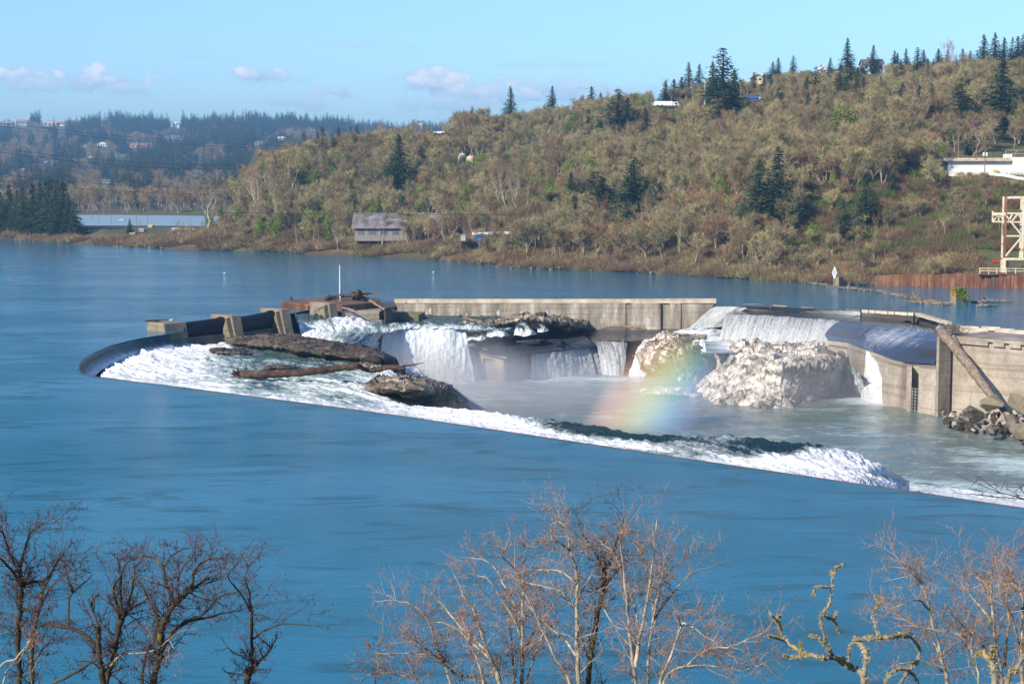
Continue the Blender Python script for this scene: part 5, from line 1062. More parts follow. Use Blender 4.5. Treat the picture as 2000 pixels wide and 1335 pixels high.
def log(pts, rs, name, label, mat, cat='log', n=9, stubs=0, seed=0, group=None, world=False, rough=.15):
    r = random.Random(seed); Q = [Vector(p) if world else P(*p) for p in pts]; A = np.array([[*q, rad] for q, rad in zip(Q, rs)])
    B = cr(A, 8 * len(pts), 0); mb = MB(); mb.tube([Vector(q[:3]) + rv(r, q[3] * rough * .5) for q in B], [max(.02, q[3] * r.uniform(1 - rough, 1 + rough)) for q in B], n)
    for i in range(stubs):
        q = B[r.randrange(3, len(B) - 2)]; d = rv(r).normalized(); d.z = abs(d.z); mb.tube([Vector(q[:3]), Vector(q[:3]) + d * q[3] * 2.2, Vector(q[:3]) + d * q[3] * 3 + rv(r, .2)], [q[3] * .4, q[3] * .25, .02], 5)
    return solo(name, mb, mat, Q[0], label, cat, group, smooth=True)
DW = [([(637, 583, 1.5), (660, 579, 1.8), (690, 577, 2.1), (720, 572, 2.8)], [.42, .35, .25, .12], 'long weathered log on top of the driftwood pile'),
      ([(696, 582, 1.4), (700, 576, 2.2), (701, 571, 2.9)], [.8, .7, .55], 'upright stump in the middle of the driftwood pile'),
      ([(703, 577, 2.0), (725, 588, 1.2), (750, 604, .9)], [.32, .28, .2], 'pale log slanting down to the right from the stump'),
      ([(737, 588, 1.4), (760, 602, .6), (777, 609, .3)], [.3, .24, .15], 'thin log lying down to the water at the right of the pile'),
      ([(712, 575, 2.0), (725, 572, 2.1), (742, 573, 2.0)], [.22, .18, .08], 'short branch pointing right off the stump'),
      ([(655, 584, 1.4), (664, 575, 2.4), (668, 565, 3.6)], [.16, .10, .03], 'thin crooked branch standing up by the mast'),
      ([(668, 601, .7), (690, 606, .6), (700, 612, .2)], [.22, .18, .1], 'grey plank-like log below the driftwood pile')]
for i, (p, rsd, l) in enumerate(DW): log(p, rsd, 'driftwood_log', l, M['drift'] if i in (2, 4, 6) else M['wood'], 'driftwood', stubs=3, seed=i)
# the stranded log in the rapids
log([(466, 731, -1.5), (500, 731, -1.2), (560, 729, -1.1), (620, 724, -.8), (665, 718, -.5), (700, 713, -.1)], [.50, .58, .52, .48, .42, .30], 'stranded_log', 'long dark stranded log lying across the white rapids', M['wood'], seed=11, stubs=2, n=12)
log([(697, 711, 0), (715, 722, -1.0), (740, 721, -.9), (765, 718, -.7), (790, 720, -.7)], [.34, .28, .24, .2, .16], 'stranded_branch', 'reddish lower limb of the stranded log', M['wood'], seed=12, stubs=4)
log([(740, 721, -.9), (765, 716, -.6), (795, 714, -.4), (827, 708, .1)], [.22, .2, .15, .04], 'stranded_branch', 'forked tip of the stranded log pointing right over the falls', M['wood'], seed=13, stubs=5)
log([(784, 717, -.6), (790, 727, -1.4), (793, 737, -2.2)], [.2, .16, .08], 'stranded_branch', 'broken branch hanging down at the fork of the stranded log', M['wood'], seed=14)
mb = MB(); c = P(468, 731, -1.4); r = random.Random(8)
for i in range(16):
    d = Vector((-.6 + r.uniform(-.6, .5), r.uniform(-.6, .6), r.uniform(-.4, 1))).normalized(); mb.tube([c, c + d * .6, c + d * r.uniform(.9, 1.5) + rv(r, .12)], [.22, .13, .03], 5)
solo('root_plate', mb, M['wood'], c, 'splayed root end at the left tip of the stranded log', 'roots')

# ------------------------------------------------------------------ long stained wall behind the falls
mb = MB(); x0, x1 = P(770, 589, .55), P(1398, 588.5, .55); yb = (x0.y + x1.y) / 2
def wx(px): return P(px, 589, .55).x
f = yb; e1 = wx(1398); e2 = e1 - 3.6
mb.prism([(x0.x, f - .5, -5.5), (wx(1222), f - .5, -5.5), (wx(1222), f + 2, -5.5), (x0.x, f + 2, -5.5)], [(x0.x, f, .25), (wx(1222), f, .25), (wx(1222), f + 1.6, .25), (x0.x, f + 1.6, .25)])
for i, (a, b) in enumerate([(1222, 1232), (1232, 1290), (1290, 1308), (1308, 1330), (1330, 1398)]):
    dd = (.25, -.35, .3, -.15, .1)[i]
    A, B_ = wx(a), wx(b); Bb = B_ - (4.6 if i == 4 else 0)
    mb.prism([(A + .003, f - .5 + dd, -5.5), (Bb, f - .5 + dd, -5.5), (Bb, f + 2, -5.5), (A + .003, f + 2, -5.5)], [(A + .003, f + dd, .25), (B_, f + dd, .25), (B_, f + 1.6, .25), (A + .003, f + 1.6, .25)])
cp = MB(); cp.box(x0.x, wx(1100), f - .12, f + 1.0, .253, 1.02); cp.box(wx(1100) + .02, wx(1300), f - .10, f + 1.0, .253, 1.05); cp.box(wx(1300) + .02, e1 + .1, f - .14, f + 1.0, .253, 1.10)
ng = MB(); nb = MB()
wallT = make('long_wall', Vector((x0.x, f, 0)), 'long low stained concrete wall with a pale coping across the head of the falls', 'dam wall', [('wall', mb, M['conc_wall']), ('coping', cp, M['conc_top'])])
log([(1000, 614, -1.6), (1015, 616, -1.6), (1030, 622, -1.8)], [.25, .4, .3], 'driftwood_log', 'short brown log at the foot of the long wall', M['drift'], seed=31)
log([(905, 619, -2.0), (920, 624, -2.0), (938, 626, -2.0)], [.12, .2, .1], 'driftwood_log', 'thin log caught at the lip of the small falls', M['drift'], seed=32)
log([(1090, 639, -3.9), (1100, 640, -3.9), (1112, 644, -4.1)], [.3, .45, .4], 'driftwood_log', 'tan block of wood at the corner above the middle spillway', M['drift'], seed=33)
log([(1170, 640, -3.8), (1230, 638, -3.7), (1262, 641, -3.9)], [.2, .32, .3], 'driftwood_log', 'pale log below the right part of the long wall', M['drift'], seed=34)
log([(1345, 656, -4.9), (1360, 656, -4.9), (1378, 657, -4.9)], [.35, .42, .38], 'driftwood_log', 'bright tan log above the small rock mound', M['drift'], seed=35)
log([(1235, 695, -8.8), (1270, 686, -7.2), (1300, 676, -5)], [.1, .16, .14], 'driftwood_log', 'thin branch reaching left from the small rock mound', M['drift'], seed=36)
mb = MB(); r = random.Random(9); c = P(1312, 668, -4.2)
for i in range(40):
    p = c + Vector((r.uniform(-4, 3), r.uniform(-2, 2), r.uniform(-.6, .5))); d = Vector((r.gauss(0, 1), r.gauss(0, .6), r.gauss(0, .25))).normalized(); mb.tube([p, p + d * r.uniform(.8, 2.6)], [.09, .04], 4)
tag(mb.build('driftwood_twigs', M['wood']), 'heap of reddish sticks on top of the small rock mound', 'driftwood')

# ------------------------------------------------------------------ middle spillway block
def quad(mb, pts, th):
    """a thick plate under a surface given by points (px, py, z)"""
    t = [P(*q) for q in pts]
    a = sum((t[i].x * t[(i + 1) % len(t)].y - t[(i + 1) % len(t)].x * t[i].y) for i in range(len(t)))
    if a < 0: t = t[::-1]
    mb.prism([(p.x, p.y, th) for p in t], [tuple(p) for p in t])
mb = MB(); quad(mb, [(921, 684.5, -6.9), (988, 696.5, -7.3), (1036, 691, -7.28), (1163, 675.8, -7.15), (1135, 648, -5.3), (1072, 647, -5.0), (905, 666.5, -5.6)], -13)
cap = MB(); q0 = [P(921, 684, -6.85), P(990, 697.5, -7.2), P(1036, 691.5, -7.2)]
cap.bar(q0[0] + Vector((0, -.12, -.1)), q0[1] + Vector((0, -.12, -.1)), .5, .34)
dr = MB(); a, b = P(938, 692, -7.9), P(966, 696, -8.1); base = P(988, 748, -12.1)
fl, fr = P(921, 684.5, -6.9), P(988, 696.5, -7.3); d = (fr - fl); d.z = 0; d.normalize(); nn = Vector((d.y, -d.x, 0))
def fpt(s, z, o=0.0): p = fl + d * s + nn * o; return (p.x, p.y, z)
Lf = (Vector((fr.x, fr.y, 0)) - Vector((fl.x, fl.y, 0))).length
for (s0, s1, z0, z1, o0, o1, mt) in [(.0, .24, -13, -7.35, .0, .35, 0), (.34, .40, -13, -7.6, 0, .5, 0), (.68, .98, -13, -7.5, .0, .35, 0), (.24, .68, -7.95, -7.4, 0, .35, 0)]:
    dr.prism([fpt(s0 * Lf, z0, o0 + .01), fpt(s0 * Lf, z0, o1), fpt(s1 * Lf, z0, o1), fpt(s1 * Lf, z0, o0 + .01)][::-1], [fpt(s0 * Lf, z1, o0 + .01), fpt(s0 * Lf, z1, o1), fpt(s1 * Lf, z1, o1), fpt(s1 * Lf, z1, o0 + .01)][::-1])
dd = MB(); dd.prism([fpt(.42 * Lf, -12.4, .012), fpt(.66 * Lf, -12.4, .012), fpt(.66 * Lf, -12.4, .1), fpt(.42 * Lf, -12.4, .1)][::-1], [fpt(.42 * Lf, -8.4, .012), fpt(.66 * Lf, -8.4, .012), fpt(.66 * Lf, -8.4, .1), fpt(.42 * Lf, -8.4, .1)][::-1])
make('spillway_block', fl, 'dark wet concrete spillway block with a recessed doorway in the middle of the falls', 'spillway', [('body', mb, M['conc_wet']), ('roof_edge', cap, M['conc_wet']), ('door_frame', dr, M['conc']), ('door', dd, M['conc'])])
pl = [[(908, 665.0, -5.3, .75), (1000, 650, -4.7, .9), (1072, 646, -4.65, .5), (1134, 647, -5.0, .12)], [(912, 672, -5.8, .6), (1010, 662, -5.4, .55), (1095, 656, -5.3, .35), (1146, 658, -5.6, .2)], [(917, 679, -6.3, .35), (1015, 674, -6.1, .3), (1100, 668, -6.0, .3), (1155, 667, -6.25, .2)], [(922, 684.5, -6.8, .2), (988, 696, -7.1, .15), (1036, 690.5, -7.05, .25), (1163, 675.3, -6.95, .4)]]
patch('roof_water', pl, 130, 60, M['film'], .05, .5, seed=12)
mb = MB(); quad(mb, [(1163, 666.5, -6.25), (1226, 665.5, -6.25), (1262, 664.5, -6.2), (1300, 659, -5.9), (1345, 650, -5.4), (1300, 640, -5), (1140, 640, -5), (1140, 650, -5.6)], -13)
solo('spillway_apron', mb, M['conc_wet'], P(1226, 665, -12), 'dark concrete apron and wall between the two small falls left of the rock mound', 'apron')
# ------------------------------------------------------------------ right spillway
mb = MB(); quad(mb, [(1418, 612, -.95), (1640, 626, -.95), (1685, 609, -.9), (1462, 602, -.9), (1440, 605, -.9)], -6.5)
b2 = MB(); quad(b2, [(1400, 597.9, -.09), (1540, 601, -.09), (1680, 606.6, -.09), (1682, 602.5, -.09), (1540, 598, -.09), (1400, 595, -.09)], -2)
make('spillway', P(1500, 615, 0), 'wide dark concrete spillway shelf with a long even veil of falling water', 'spillway', [('shelf', mb, M['conc_dark']), ('crest', b2, M['conc_dark'])])
fl_ = [[(1440, 605, -.83, .35), (1500, 606.8, -.83, .35), (1590, 610.3, -.83, .3), (1684, 614, -.83, .3)], [(1428, 609, -.85, .1), (1492, 611, -.85, .08), (1575, 615, -.85, .08), (1662, 620, -.85, .1)], [(1417, 611.8, -.88, .15), (1480, 614.8, -.88, .15), (1560, 619.8, -.88, .15), (1641, 626, -.88, .15)]]
patch('shelf_film_water', fl_, 200, 18, M['film'], .015, .5, seed=13)
# sloping apron with streaks of water, and the curved wall under it
ap = [[(1684, 615.5, -.9, .2), (1730, 622, -.95, .2), (1790, 634, -1.0, .22), (1836, 641, -1.1, .5), (1868, 650, -1.3, .7)],
      [(1641, 626.5, -.95, .15), (1690, 633, -1.05, .35), (1750, 641, -1.2, .5), (1800, 648, -1.4, .5), (1838, 655, -1.6, .2)],
      [(1621, 640, -1.8, .1), (1665, 648, -2.0, .3), (1728, 659, -2.3, .65), (1788, 671, -2.6, .4), (1829, 680, -2.9, .05)],
      [(1612, 653, -2.6, .04), (1650, 659, -2.9, .06), (1707, 673, -3.2, .5), (1772, 690, -3.7, .1), (1828, 698, -4.1, .03)],
      [(1617, 664, -3.1, .04), (1655, 669, -3.4, .05), (1700, 685.5, -3.9, .45), (1762, 706, -4.6, .1), (1826, 711, -4.8, .02)]]
patch('apron_water', ap, 260, 110, M['film'], .03, .4, seed=14, flow_u=False)
edge = [P(1617, 664, -3.15), P(1655, 669, -3.45), P(1700, 685.5, -3.95), P(1735, 697, -4.3), P(1762, 706, -4.65), P(1776, 711, -4.75)]
backp = [P(1684, 612, -1.0), P(1836, 640, -1.15)]
mb = MB(); top = edge + [P(1826, 711, -4.85), P(1840, 660, -4.85), P(1830, 640, -4.85), P(1684, 615, -4.85)]
mb.prism([(p.x, p.y, -13) for p in top], [(p.x, p.y, min(p.z - .12, -3.3)) for p in top])
uw = MB()
for i in range(len(edge) - 1):
    a, b = edge[i], edge[i + 1]
    uw.prism([(a.x - .05, a.y - .5, a.z - .75), (b.x - .05, b.y - .5, b.z - .75), (b.x, b.y + .1, b.z - .75), (a.x, a.y + .1, a.z - .75)], [(a.x - .05, a.y - .5, a.z - .02), (b.x - .05, b.y - .5, b.z - .02), (b.x, b.y + .1, b.z - .02), (a.x, a.y + .1, a.z - .02)])
cu = [P(1618, 668, -4.2), P(1650, 675, -4.8), (P(1680, 690, -5.2)), P(1700, 700, -5.4)]
for i in range(3):
    a, b = cu[i], cu[i + 1]; uw.prism([(a.x, a.y - .3, -7), (b.x, b.y - .3, -7), (b.x, b.y + .8, -7), (a.x, a.y + .8, -7)], [(a.x, a.y - .3, a.z), (b.x, b.y - .3, b.z), (b.x, b.y + .8, b.z), (a.x, a.y + .8, a.z)])
make('curved_spillway_wall', edge[0], 'curved concrete retaining wall under the dark sloping apron on the right', 'spillway wall', [('wall', mb, M['conc']), ('rim', uw, M['conc'])])
# low walls on the crest
def wallseg(mb, a, b, zt, zb, th, push=0.0):
    a, b = P(*a, zt), P(*b, zt); d = (b - a); d.z = 0; d.normalize(); n = Vector((-d.y, d.x, 0)) * th
    mb.prism([(a.x, a.y, zb), (b.x, b.y, zb), (b.x + n.x, b.y + n.y, zb), (a.x + n.x, a.y + n.y, zb)], [(a.x, a.y, zt), (b.x, b.y, zt), (b.x + n.x, b.y + n.y, zt), (a.x + n.x, a.y + n.y, zt)])
w1, c1 = MB(), MB()
for i in range(8):
    t0, t1 = i / 8, (i + .97) / 8; wallseg(c1, (1683 + 101 * t0, 605 + 6.0 * t0), (1683 + 101 * t1, 605 + 6.0 * t1), .62 - .03 * (i % 3), .12, .9)
wallseg(w1, (1683, 606), (1784, 612), .12, -1.6, .85)
make('crest_wall', P(1683, 606, 0), 'short straight crest wall with broken pale coping stones', 'low wall', [('wall', w1, M['conc_dark']), ('coping', c1, M['conc_top'])])
w1, c1 = MB(), MB()
for i in range(6):
    t0, t1 = i / 6, (i + .97) / 6; wallseg(c1, (1787 + 62 * t0, 610.5 + 18 * t0), (1787 + 62 * t1, 610.5 + 18 * t1), .62 - .04 * (i % 2), .1, .9)
wallseg(w1, (1786, 611.5), (1846, 630), .1, -1.7, .85)
make('crest_wall', P(1786, 612, 0), 'angled crest wall with pale coping running down to the small side spill', 'low wall', [('wall', w1, M['conc_dark']), ('coping', c1, M['conc_top'])])
# buttress, recess and great wall
bb = MB(); q = [P(1770, 805, -12), P(1826, 810.5, -12), P(1830.5, 811.5, -12)]
def colpx(mb, pts, zb, zt):
    p = [P(x, y, -12) for x, y in pts]
    a = sum((p[i].x * p[(i + 1) % len(p)].y - p[(i + 1) % len(p)].x * p[i].y) for i in range(len(p)))
    if a < 0: p = p[::-1]
    mb.col([(v.x, v.y) for v in p], zb, zt)
colpx(bb, [(1793.5, 806), (1826, 810.5), (1830, 790), (1800, 790)], -13, -4.95)
lp = MB(); colpx(lp, [(1770, 803), (1779, 804.2), (1782, 790), (1768, 790)], -13, -4.9)
bt = MB(); colpx(bt, [(1826, 810.5), (1830.5, 811.6), (1854.5, 808.5), (1856, 790), (1828, 790)], -13, .22)
bk = MB(); colpx(bk, [(1778, 800), (1796, 802), (1800, 790), (1780, 790)], -13, -5.05)
lt = MB(); lt2 = MB(); a, b = P(1780.8, 804.5, -12), P(1792.5, 805.8, -12)
for k in range(3): p = a.lerp(b, k / 2); lt.bar(Vector((p.x, p.y, -12.4)), Vector((p.x, p.y, -8.2)), .09)
for k in range(9): z = -12.2 + k * .5; lt.bar(Vector((a.x, a.y - .06, z)), Vector((b.x, b.y - .06, z)), .08)
make('sluice_tower', q[0], 'tall narrow concrete pillars around the sluice recess below the apron', 'sluice', [('pillar', lp, M['conc']), ('pillar', bb, M['conc']), ('back_wall', bk, M['conc']), ('trash_rack', lt, M['steel'], 'pale steel bar rack in the recess')])
solo('buttress', bt, M['conc'], P(1830, 811, -12), 'tall square concrete buttress with a dark right face at the end of the big wall', 'buttress', bevel=.08)
gw = MB(); A = P(1854.5, 808.5, -12); A.y += 1.0; Bq = Vector((P(2000, 676, -.5).x, P(2000, 676, -.5).y, 0)); dirw = Vector((Bq.x - A.x, Bq.y - A.y, 0)); E = Vector((A.x, A.y, 0)) + dirw * 2.6
nw = Vector((-dirw.y, dirw.x, 0)).normalized()
gw.col([(A.x, A.y), (E.x, E.y), (E.x + nw.x * 2, E.y + nw.y * 2), (A.x + nw.x * 2, A.y + nw.y * 2)], -13, -.55)
dk = MB(); o_ = -nw * .45
u = dirw.normalized(); s0 = 2.6; s = s0; Ltot = (E - Vector((A.x, A.y, 0))).length
p0 = Vector((A.x, A.y, 0)) + o_; 
dk.col([tuple((p0 + u * .2)[:2]), tuple((p0 + u * Ltot)[:2]), tuple((p0 + u * Ltot + nw * 9)[:2]), tuple((p0 + u * -.5 + nw * 11)[:2])], -.28, .22)
while s < Ltot:
    w_ = 4.4 if s == s0 else 1.95
    a0 = p0 + u * (s if s > s0 else .2); a1 = p0 + u * (s + w_ - .0)
    dk.col([tuple((a0)[:2]), tuple((a1)[:2]), tuple((a1 + nw * .9)[:2]), tuple((a0 + nw * .9)[:2])], -.9, -.283); s += w_ + .85
jt = MB(); pj = Vector((A.x, A.y, 0)) + u * 4.0 - nw * .04; jt.bar(Vector((pj.x, pj.y, -12)), Vector((pj.x, pj.y, -1.2)), .07)
make('great_wall', Vector((A.x, A.y, -12)), 'big sunlit concrete retaining wall with a notched deck edge at the right', 'dam wall', [('wall', gw, M['conc']), ('deck', dk, M['conc']), ('pipe', jt, M['steel'])], bevel=.05)
# broken parapet stones behind the deck
for i, (px, py, s, l) in enumerate([(1893, 640, .9, 'pale broken block at the left end of the deck parapet'), (1910, 644, 1.1, 'pale block behind the debris nest'), (1935, 641, 1.2, 'long pale stone on the deck parapet'), (1962, 645, 1.2, 'pale stone near the middle of the deck parapet'), (1990, 648, 1.3, 'pale stone at the right end of the deck parapet')]):
    c = P(px, py, .25); mb = MB(); hw = 1.5; mb.prism([(c.x - hw, c.y - .5, -.6), (c.x + hw, c.y - .9, -.6), (c.x + hw, c.y + .3, -.6), (c.x - hw, c.y + .6, -.6)], [(c.x - hw * .95, c.y - .4, .55 + .1 * (i % 2)), (c.x + hw * .95, c.y - .8, .5), (c.x + hw * .95, c.y + .2, .5), (c.x - hw * .95, c.y + .5, .6)])
    solo('parapet_stone', mb, M['conc_top'], c, l, 'stone block', bevel=.1)
# leaning logs and debris nest
top = PD(1840, 650, 261.0); bot = P(1974, 817, -9.6)
log([top, top.lerp(bot, .33) + Vector((.1, 0, .15)), top.lerp(bot, .66) + Vector((0, 0, -.1)), bot], [.78, .74, .62, .38], 'leaning_log', 'huge grey log leaning from the top of the buttress down to the rubble', M['drift'], n=12, seed=41, world=True, rough=.1)
t2 = PD(1861, 655, 260.5); b2_ = PD(1912, 742, 256.5)
log([t2, t2.lerp(b2_, .5), b2_], [.26, .24, .16], 'leaning_log', 'thinner pale log lying beside the huge leaning log', M['drift'], seed=42, world=True)
mb = MB(); r = random.Random(12); c = PD(1866, 650, 262)
for i in range(120):
    p = c + Vector((r.gauss(0, 1.0), r.gauss(0, .6), abs(r.gauss(0, .5)))); d = Vector((r.gauss(.2, 1), r.gauss(0, .6), r.gauss(.25, .6))).normalized(); k = r.uniform(.6, 1.8) if i > 25 else r.uniform(1.8, 4.0)
    mb.tube([p, p + d * k * .5 + rv(r, .1), p + d * k], [.045, .03, .012], 4, caps=False)
tag(mb.build('debris_nest', M['drift']), 'tangled nest of twigs on top of the buttress beside the leaning log', 'driftwood')
log([P(1450, 594.5, .1), P(1475, 594, .3), P(1497, 596, .1)], [.06, .10, .04], 'driftwood_branch', 'thin brushy branch caught on the crest of the wide spillway', M['drift'], seed=51, world=True, stubs=8)
log([P(1503, 604, .1), P(1510, 597, .8)], [.2, .12], 'driftwood_log', 'upright brown stub on the crest of the wide spillway', M['wood'], seed=52, world=True)
log([P(1509, 597, .25), P(1537, 598.5, .25)], [.22, .2], 'driftwood_log', 'pale log lying on the crest of the wide spillway', M['drift'], seed=53, world=True)
log([P(1565, 600.3, .1), P(1592, 601.5, .1)], [.12, .1], 'driftwood_log', 'thin board floating at the crest of the wide spillway', M['drift'], seed=54, world=True)
log([P(1652, 604, .1), P(1680, 605.5, .15)], [.1, .1], 'driftwood_log', 'thin board against the left end of the crest wall', M['drift'], seed=55, world=True)
# reddish bare branches at the lower right edge, behind the lip
mb = MB(); r = random.Random(14); c = P(2004, 975, -2.0)
for e in [(1865, 925, 2.2), (1860, 962, -1.2), (1905, 928, 1.5), (1968, 955, 0), (1985, 940, 1.0)]:
    t = P(*e); m_ = c.lerp(t, .5) + rv(r, .25); mb.tube([c, m_, t], [.05, .03, .012], 5, caps=False)
    for k in range(6):
        a = c.lerp(t, r.uniform(.3, .95)); mb.tube([a, a + rv(r, .6)], [.03, .008], 4, caps=False)
tag(mb.build('dead_branch', M['wood'], None, True), 'dead reddish branch sticking out over the foam at the lower right edge', 'branch')
# ------------------------------------------------------------------ river piers beyond, debris boom, ducks
def rpier(poly_b, poly_t, zt, mat, label, extra=None):
    b = [P(x, y, 0) for x, y in poly_b]; t = [PD(x, y, D) for x, y, D in poly_t]; mb = MB()
    mb.prism([(p.x, p.y, -3) for p in b], [tuple(p) for p in t]); return [('body', mb, mat)], b[0]
pb = [(1627, 559), (1640, 560.5), (1660, 558.5), (1645, 556)]; D0 = P(1627, 559).y
ps, o_ = rpier(pb, [(1628, 541, D0), (1638, 541.5, D0 - 1.2), (1647, 541.5, D0 + 1), (1636, 540, D0 + 3)], 0, M['conc_pier'], '')
make('river_pier', o_, 'small tapering concrete pier in the river carrying a white diamond sign', 'pier', ps)
sg = MB(); c = PD(1630, 532.7, D0 - .6); hw, hh = 5.2 * D0 / F, 12.8 * D0 / F
for (k, y0) in ((1.0, 0),):
    sg.add([(c.x - hw, c.y, c.z), (c.x, c.y, c.z - hh), (c.x + hw, c.y, c.z), (c.x, c.y, c.z + hh), (c.x - hw, c.y + .06, c.z), (c.x, c.y + .06, c.z - hh), (c.x + hw, c.y + .06, c.z), (c.x, c.y + .06, c.z + hh)], [(0, 1, 2, 3), (7, 6, 5, 4), (0, 4, 5, 1), (1, 5, 6, 2), (2, 6, 7, 3), (3, 7, 4, 0)])
po = MB(); po.bar(c + Vector((0, .12, -hh - .8)), c + Vector((0, .12, hh * .5)), .1)
sgn = make('diamond_sign', c, 'tall white diamond-shaped warning sign on the small river pier', 'sign', [('panel', sg, M['white']), ('post', po, M['steel'])])
def text(s, loc, size, mat, parent, sx=1.0):
    cu_ = bpy.data.curves.new('lettering', 'FONT'); cu_.body = s; cu_.size = size; cu_.align_x = 'CENTER'; cu_.align_y = 'CENTER'; cu_.extrude = .004
    o = bpy.data.objects.new('lettering', cu_); C.objects.link(o); dg = bpy.context.evaluated_depsgraph_get(); me = bpy.data.meshes.new_from_object(o.evaluated_get(dg)); bpy.data.objects.remove(o)
    me.materials.clear(); me.materials.append(mat); o = bpy.data.objects.new('lettering', me); C.objects.link(o); o.parent = parent; o.location = loc; o.rotation_euler = (math.pi / 2, 0, 0); o.scale = (sx, 1, 1); return o
for i, s in enumerate(['RED', 'BUOY', 'LINE']): text(s, (0, -.02, .45 - .42 * i), .36, M['black'], [c_ for c_ in sgn.children if c_.name.startswith('panel')][0], .9)
D1 = P(1857, 594).y
ps, o_ = rpier([(1856, 593.5), (1871, 595.5), (1900, 594), (1880, 590)], [(1856.5, 562, D1), (1866, 563.5, D1 - 1), (1884, 562.5, D1 + 1), (1872, 559.5, D1 + 3)], 0, M['conc_pier'], '')
ms = MB(); t0 = [PD(1864.5, 562, D1 - 1.3), PD(1884, 561, D1 + .8), PD(1899, 587, D1 + .5), PD(1876, 583, D1 - 1.3)]
r = random.Random(5)
for i in range(900):
    a, b = r.random(), r.random(); p = t0[0].lerp(t0[1], a).lerp(t0[3].lerp(t0[2], a), b) + rv(r, .06); ms.add([p, p + rv(r, .13), p + rv(r, .13)], [(0, 1, 2)])
ye = MB(); t1 = [PD(1857, 562, D1 - .35), PD(1866, 563.5, D1 - 1.15), PD(1868, 577, D1 - 1.25), PD(1858, 574, D1 - .4)]
for i in range(260):
    a, b = r.random(), r.random(); p = t1[0].lerp(t1[1], a).lerp(t1[3].lerp(t1[2], a), b) + rv(r, .03); ye.add([p, p + rv(r, .12), p + rv(r, .12)], [(0, 1, 2)])
M['lichen'] = plain('yellow_lichen', (0.45, 0.27, 0.02), .9)
make('river_pier', o_, 'larger river pier covered with green moss and yellow lichen', 'pier', ps + [('moss', ms, M['ivy']), ('lichen', ye, M['lichen'])])
mb = MB(); r = random.Random(21)
for seg in ([(1560, 548), (1636, 562), (1690, 566), (1735, 572.5), (1780, 582)], [(1780, 582), (1800, 586), (1855, 594.5)], [(1778, 590), (1820, 593), (1854, 595)], [(1899, 590.5), (1930, 588.5), (1955, 587.5)]):
    for (a, b) in zip(seg, seg[1:]):
        n = int(abs(b[0] - a[0]) * 1.1)
        for i in range(n):
            t = r.random(); p = P(a[0] + (b[0] - a[0]) * t, a[1] + (b[1] - a[1]) * t, .05) + Vector((r.gauss(0, .2), r.gauss(0, .5), r.uniform(0, .25))); d = Vector((r.gauss(0, 1), r.gauss(0, .5), r.gauss(0, .15))).normalized(); mb.tube([p, p + d * r.uniform(.4, 1.8)], [.13, .07], 5)
tag(mb.build('debris_line', M['drift']), None, None, None, 'stuff')
for i, (px, py, l) in enumerate([(1906, 597, 'grey log floating right of the mossy river pier'), (1915, 589, 'long floating log with upright sticks right of the mossy pier')]):
    p = P(px, py, .1); log([p, p + Vector((2.6, 0, .1)), p + Vector((4.6 + i * 2, .4, 0))], [.16, .2, .1], 'floating_log', l, M['drift'], seed=60 + i, world=True)
for i, (px, py) in enumerate([(1929, 598.5), (1934, 599.5)]):
    c = P(px, py, 0); b = MB(); b.tube([c + Vector((-.4, 0, .02)), c + Vector((0, 0, .12)), c + Vector((.28, 0, .14)), c + Vector((.34, 0, .45)), c + Vector((.5, 0, .5))], [.03, .13, .1, .05, .03], 7)
    solo('duck', b, M['black'], c, 'dark waterbird swimming near the mossy pier, ' + ('the left one' if i == 0 else 'the right one'), 'bird', smooth=True)
# ------------------------------------------------------------------ far bank structures
M['roof_grey'] = surf('corrugated_roof', [(0.3, (0.10, 0.08, 0.07)), (0.55, (0.21, 0.19, 0.19)), (0.8, (0.33, 0.32, 0.33))], 0.4, 0.7, 0.2, 3, (1, .3, 1), spots=((.16, .11, .08), .3, .6))
M['board'] = surf('grey_boards', [(0.3, (0.12, 0.10, 0.09)), (0.7, (0.30, 0.27, 0.25))], .8, .85, .2, 4, (3, 1, .2))
M['roof_dark'] = plain('dark_shingles', (0.12, 0.11, 0.115), .85); M['roof_red'] = plain('red_tiles', (0.36, 0.15, 0.10), .85)
M['wall_white'] = plain('white_siding', (0.70, 0.68, 0.63), .7, var=.07); M['wall_cream'] = plain('cream_stucco', (0.62, 0.46, 0.28), .75, var=.1); M['wall_grey'] = plain('grey_siding', (0.36, 0.34, 0.32), .75, var=.1)
M['glass_dark'] = plain('window_glass', (0.03, 0.04, 0.05), .1); M['blue'] = plain('blue_paint', (0.02, 0.10, 0.40), .5); M['red'] = plain('red_paint', (0.5, 0.03, 0.03), .5); M['greenp'] = plain('pale_green_paint', (0.42, 0.50, 0.30), .6); M['green_sign'] = plain('road_sign_green', (0.01, 0.22, 0.14), .5); M['orange'] = plain('orange_rust', (0.50, 0.22, 0.07), .7)
M['tank'] = plain('tank_white', (0.62, 0.62, 0.58), .6, var=.1)
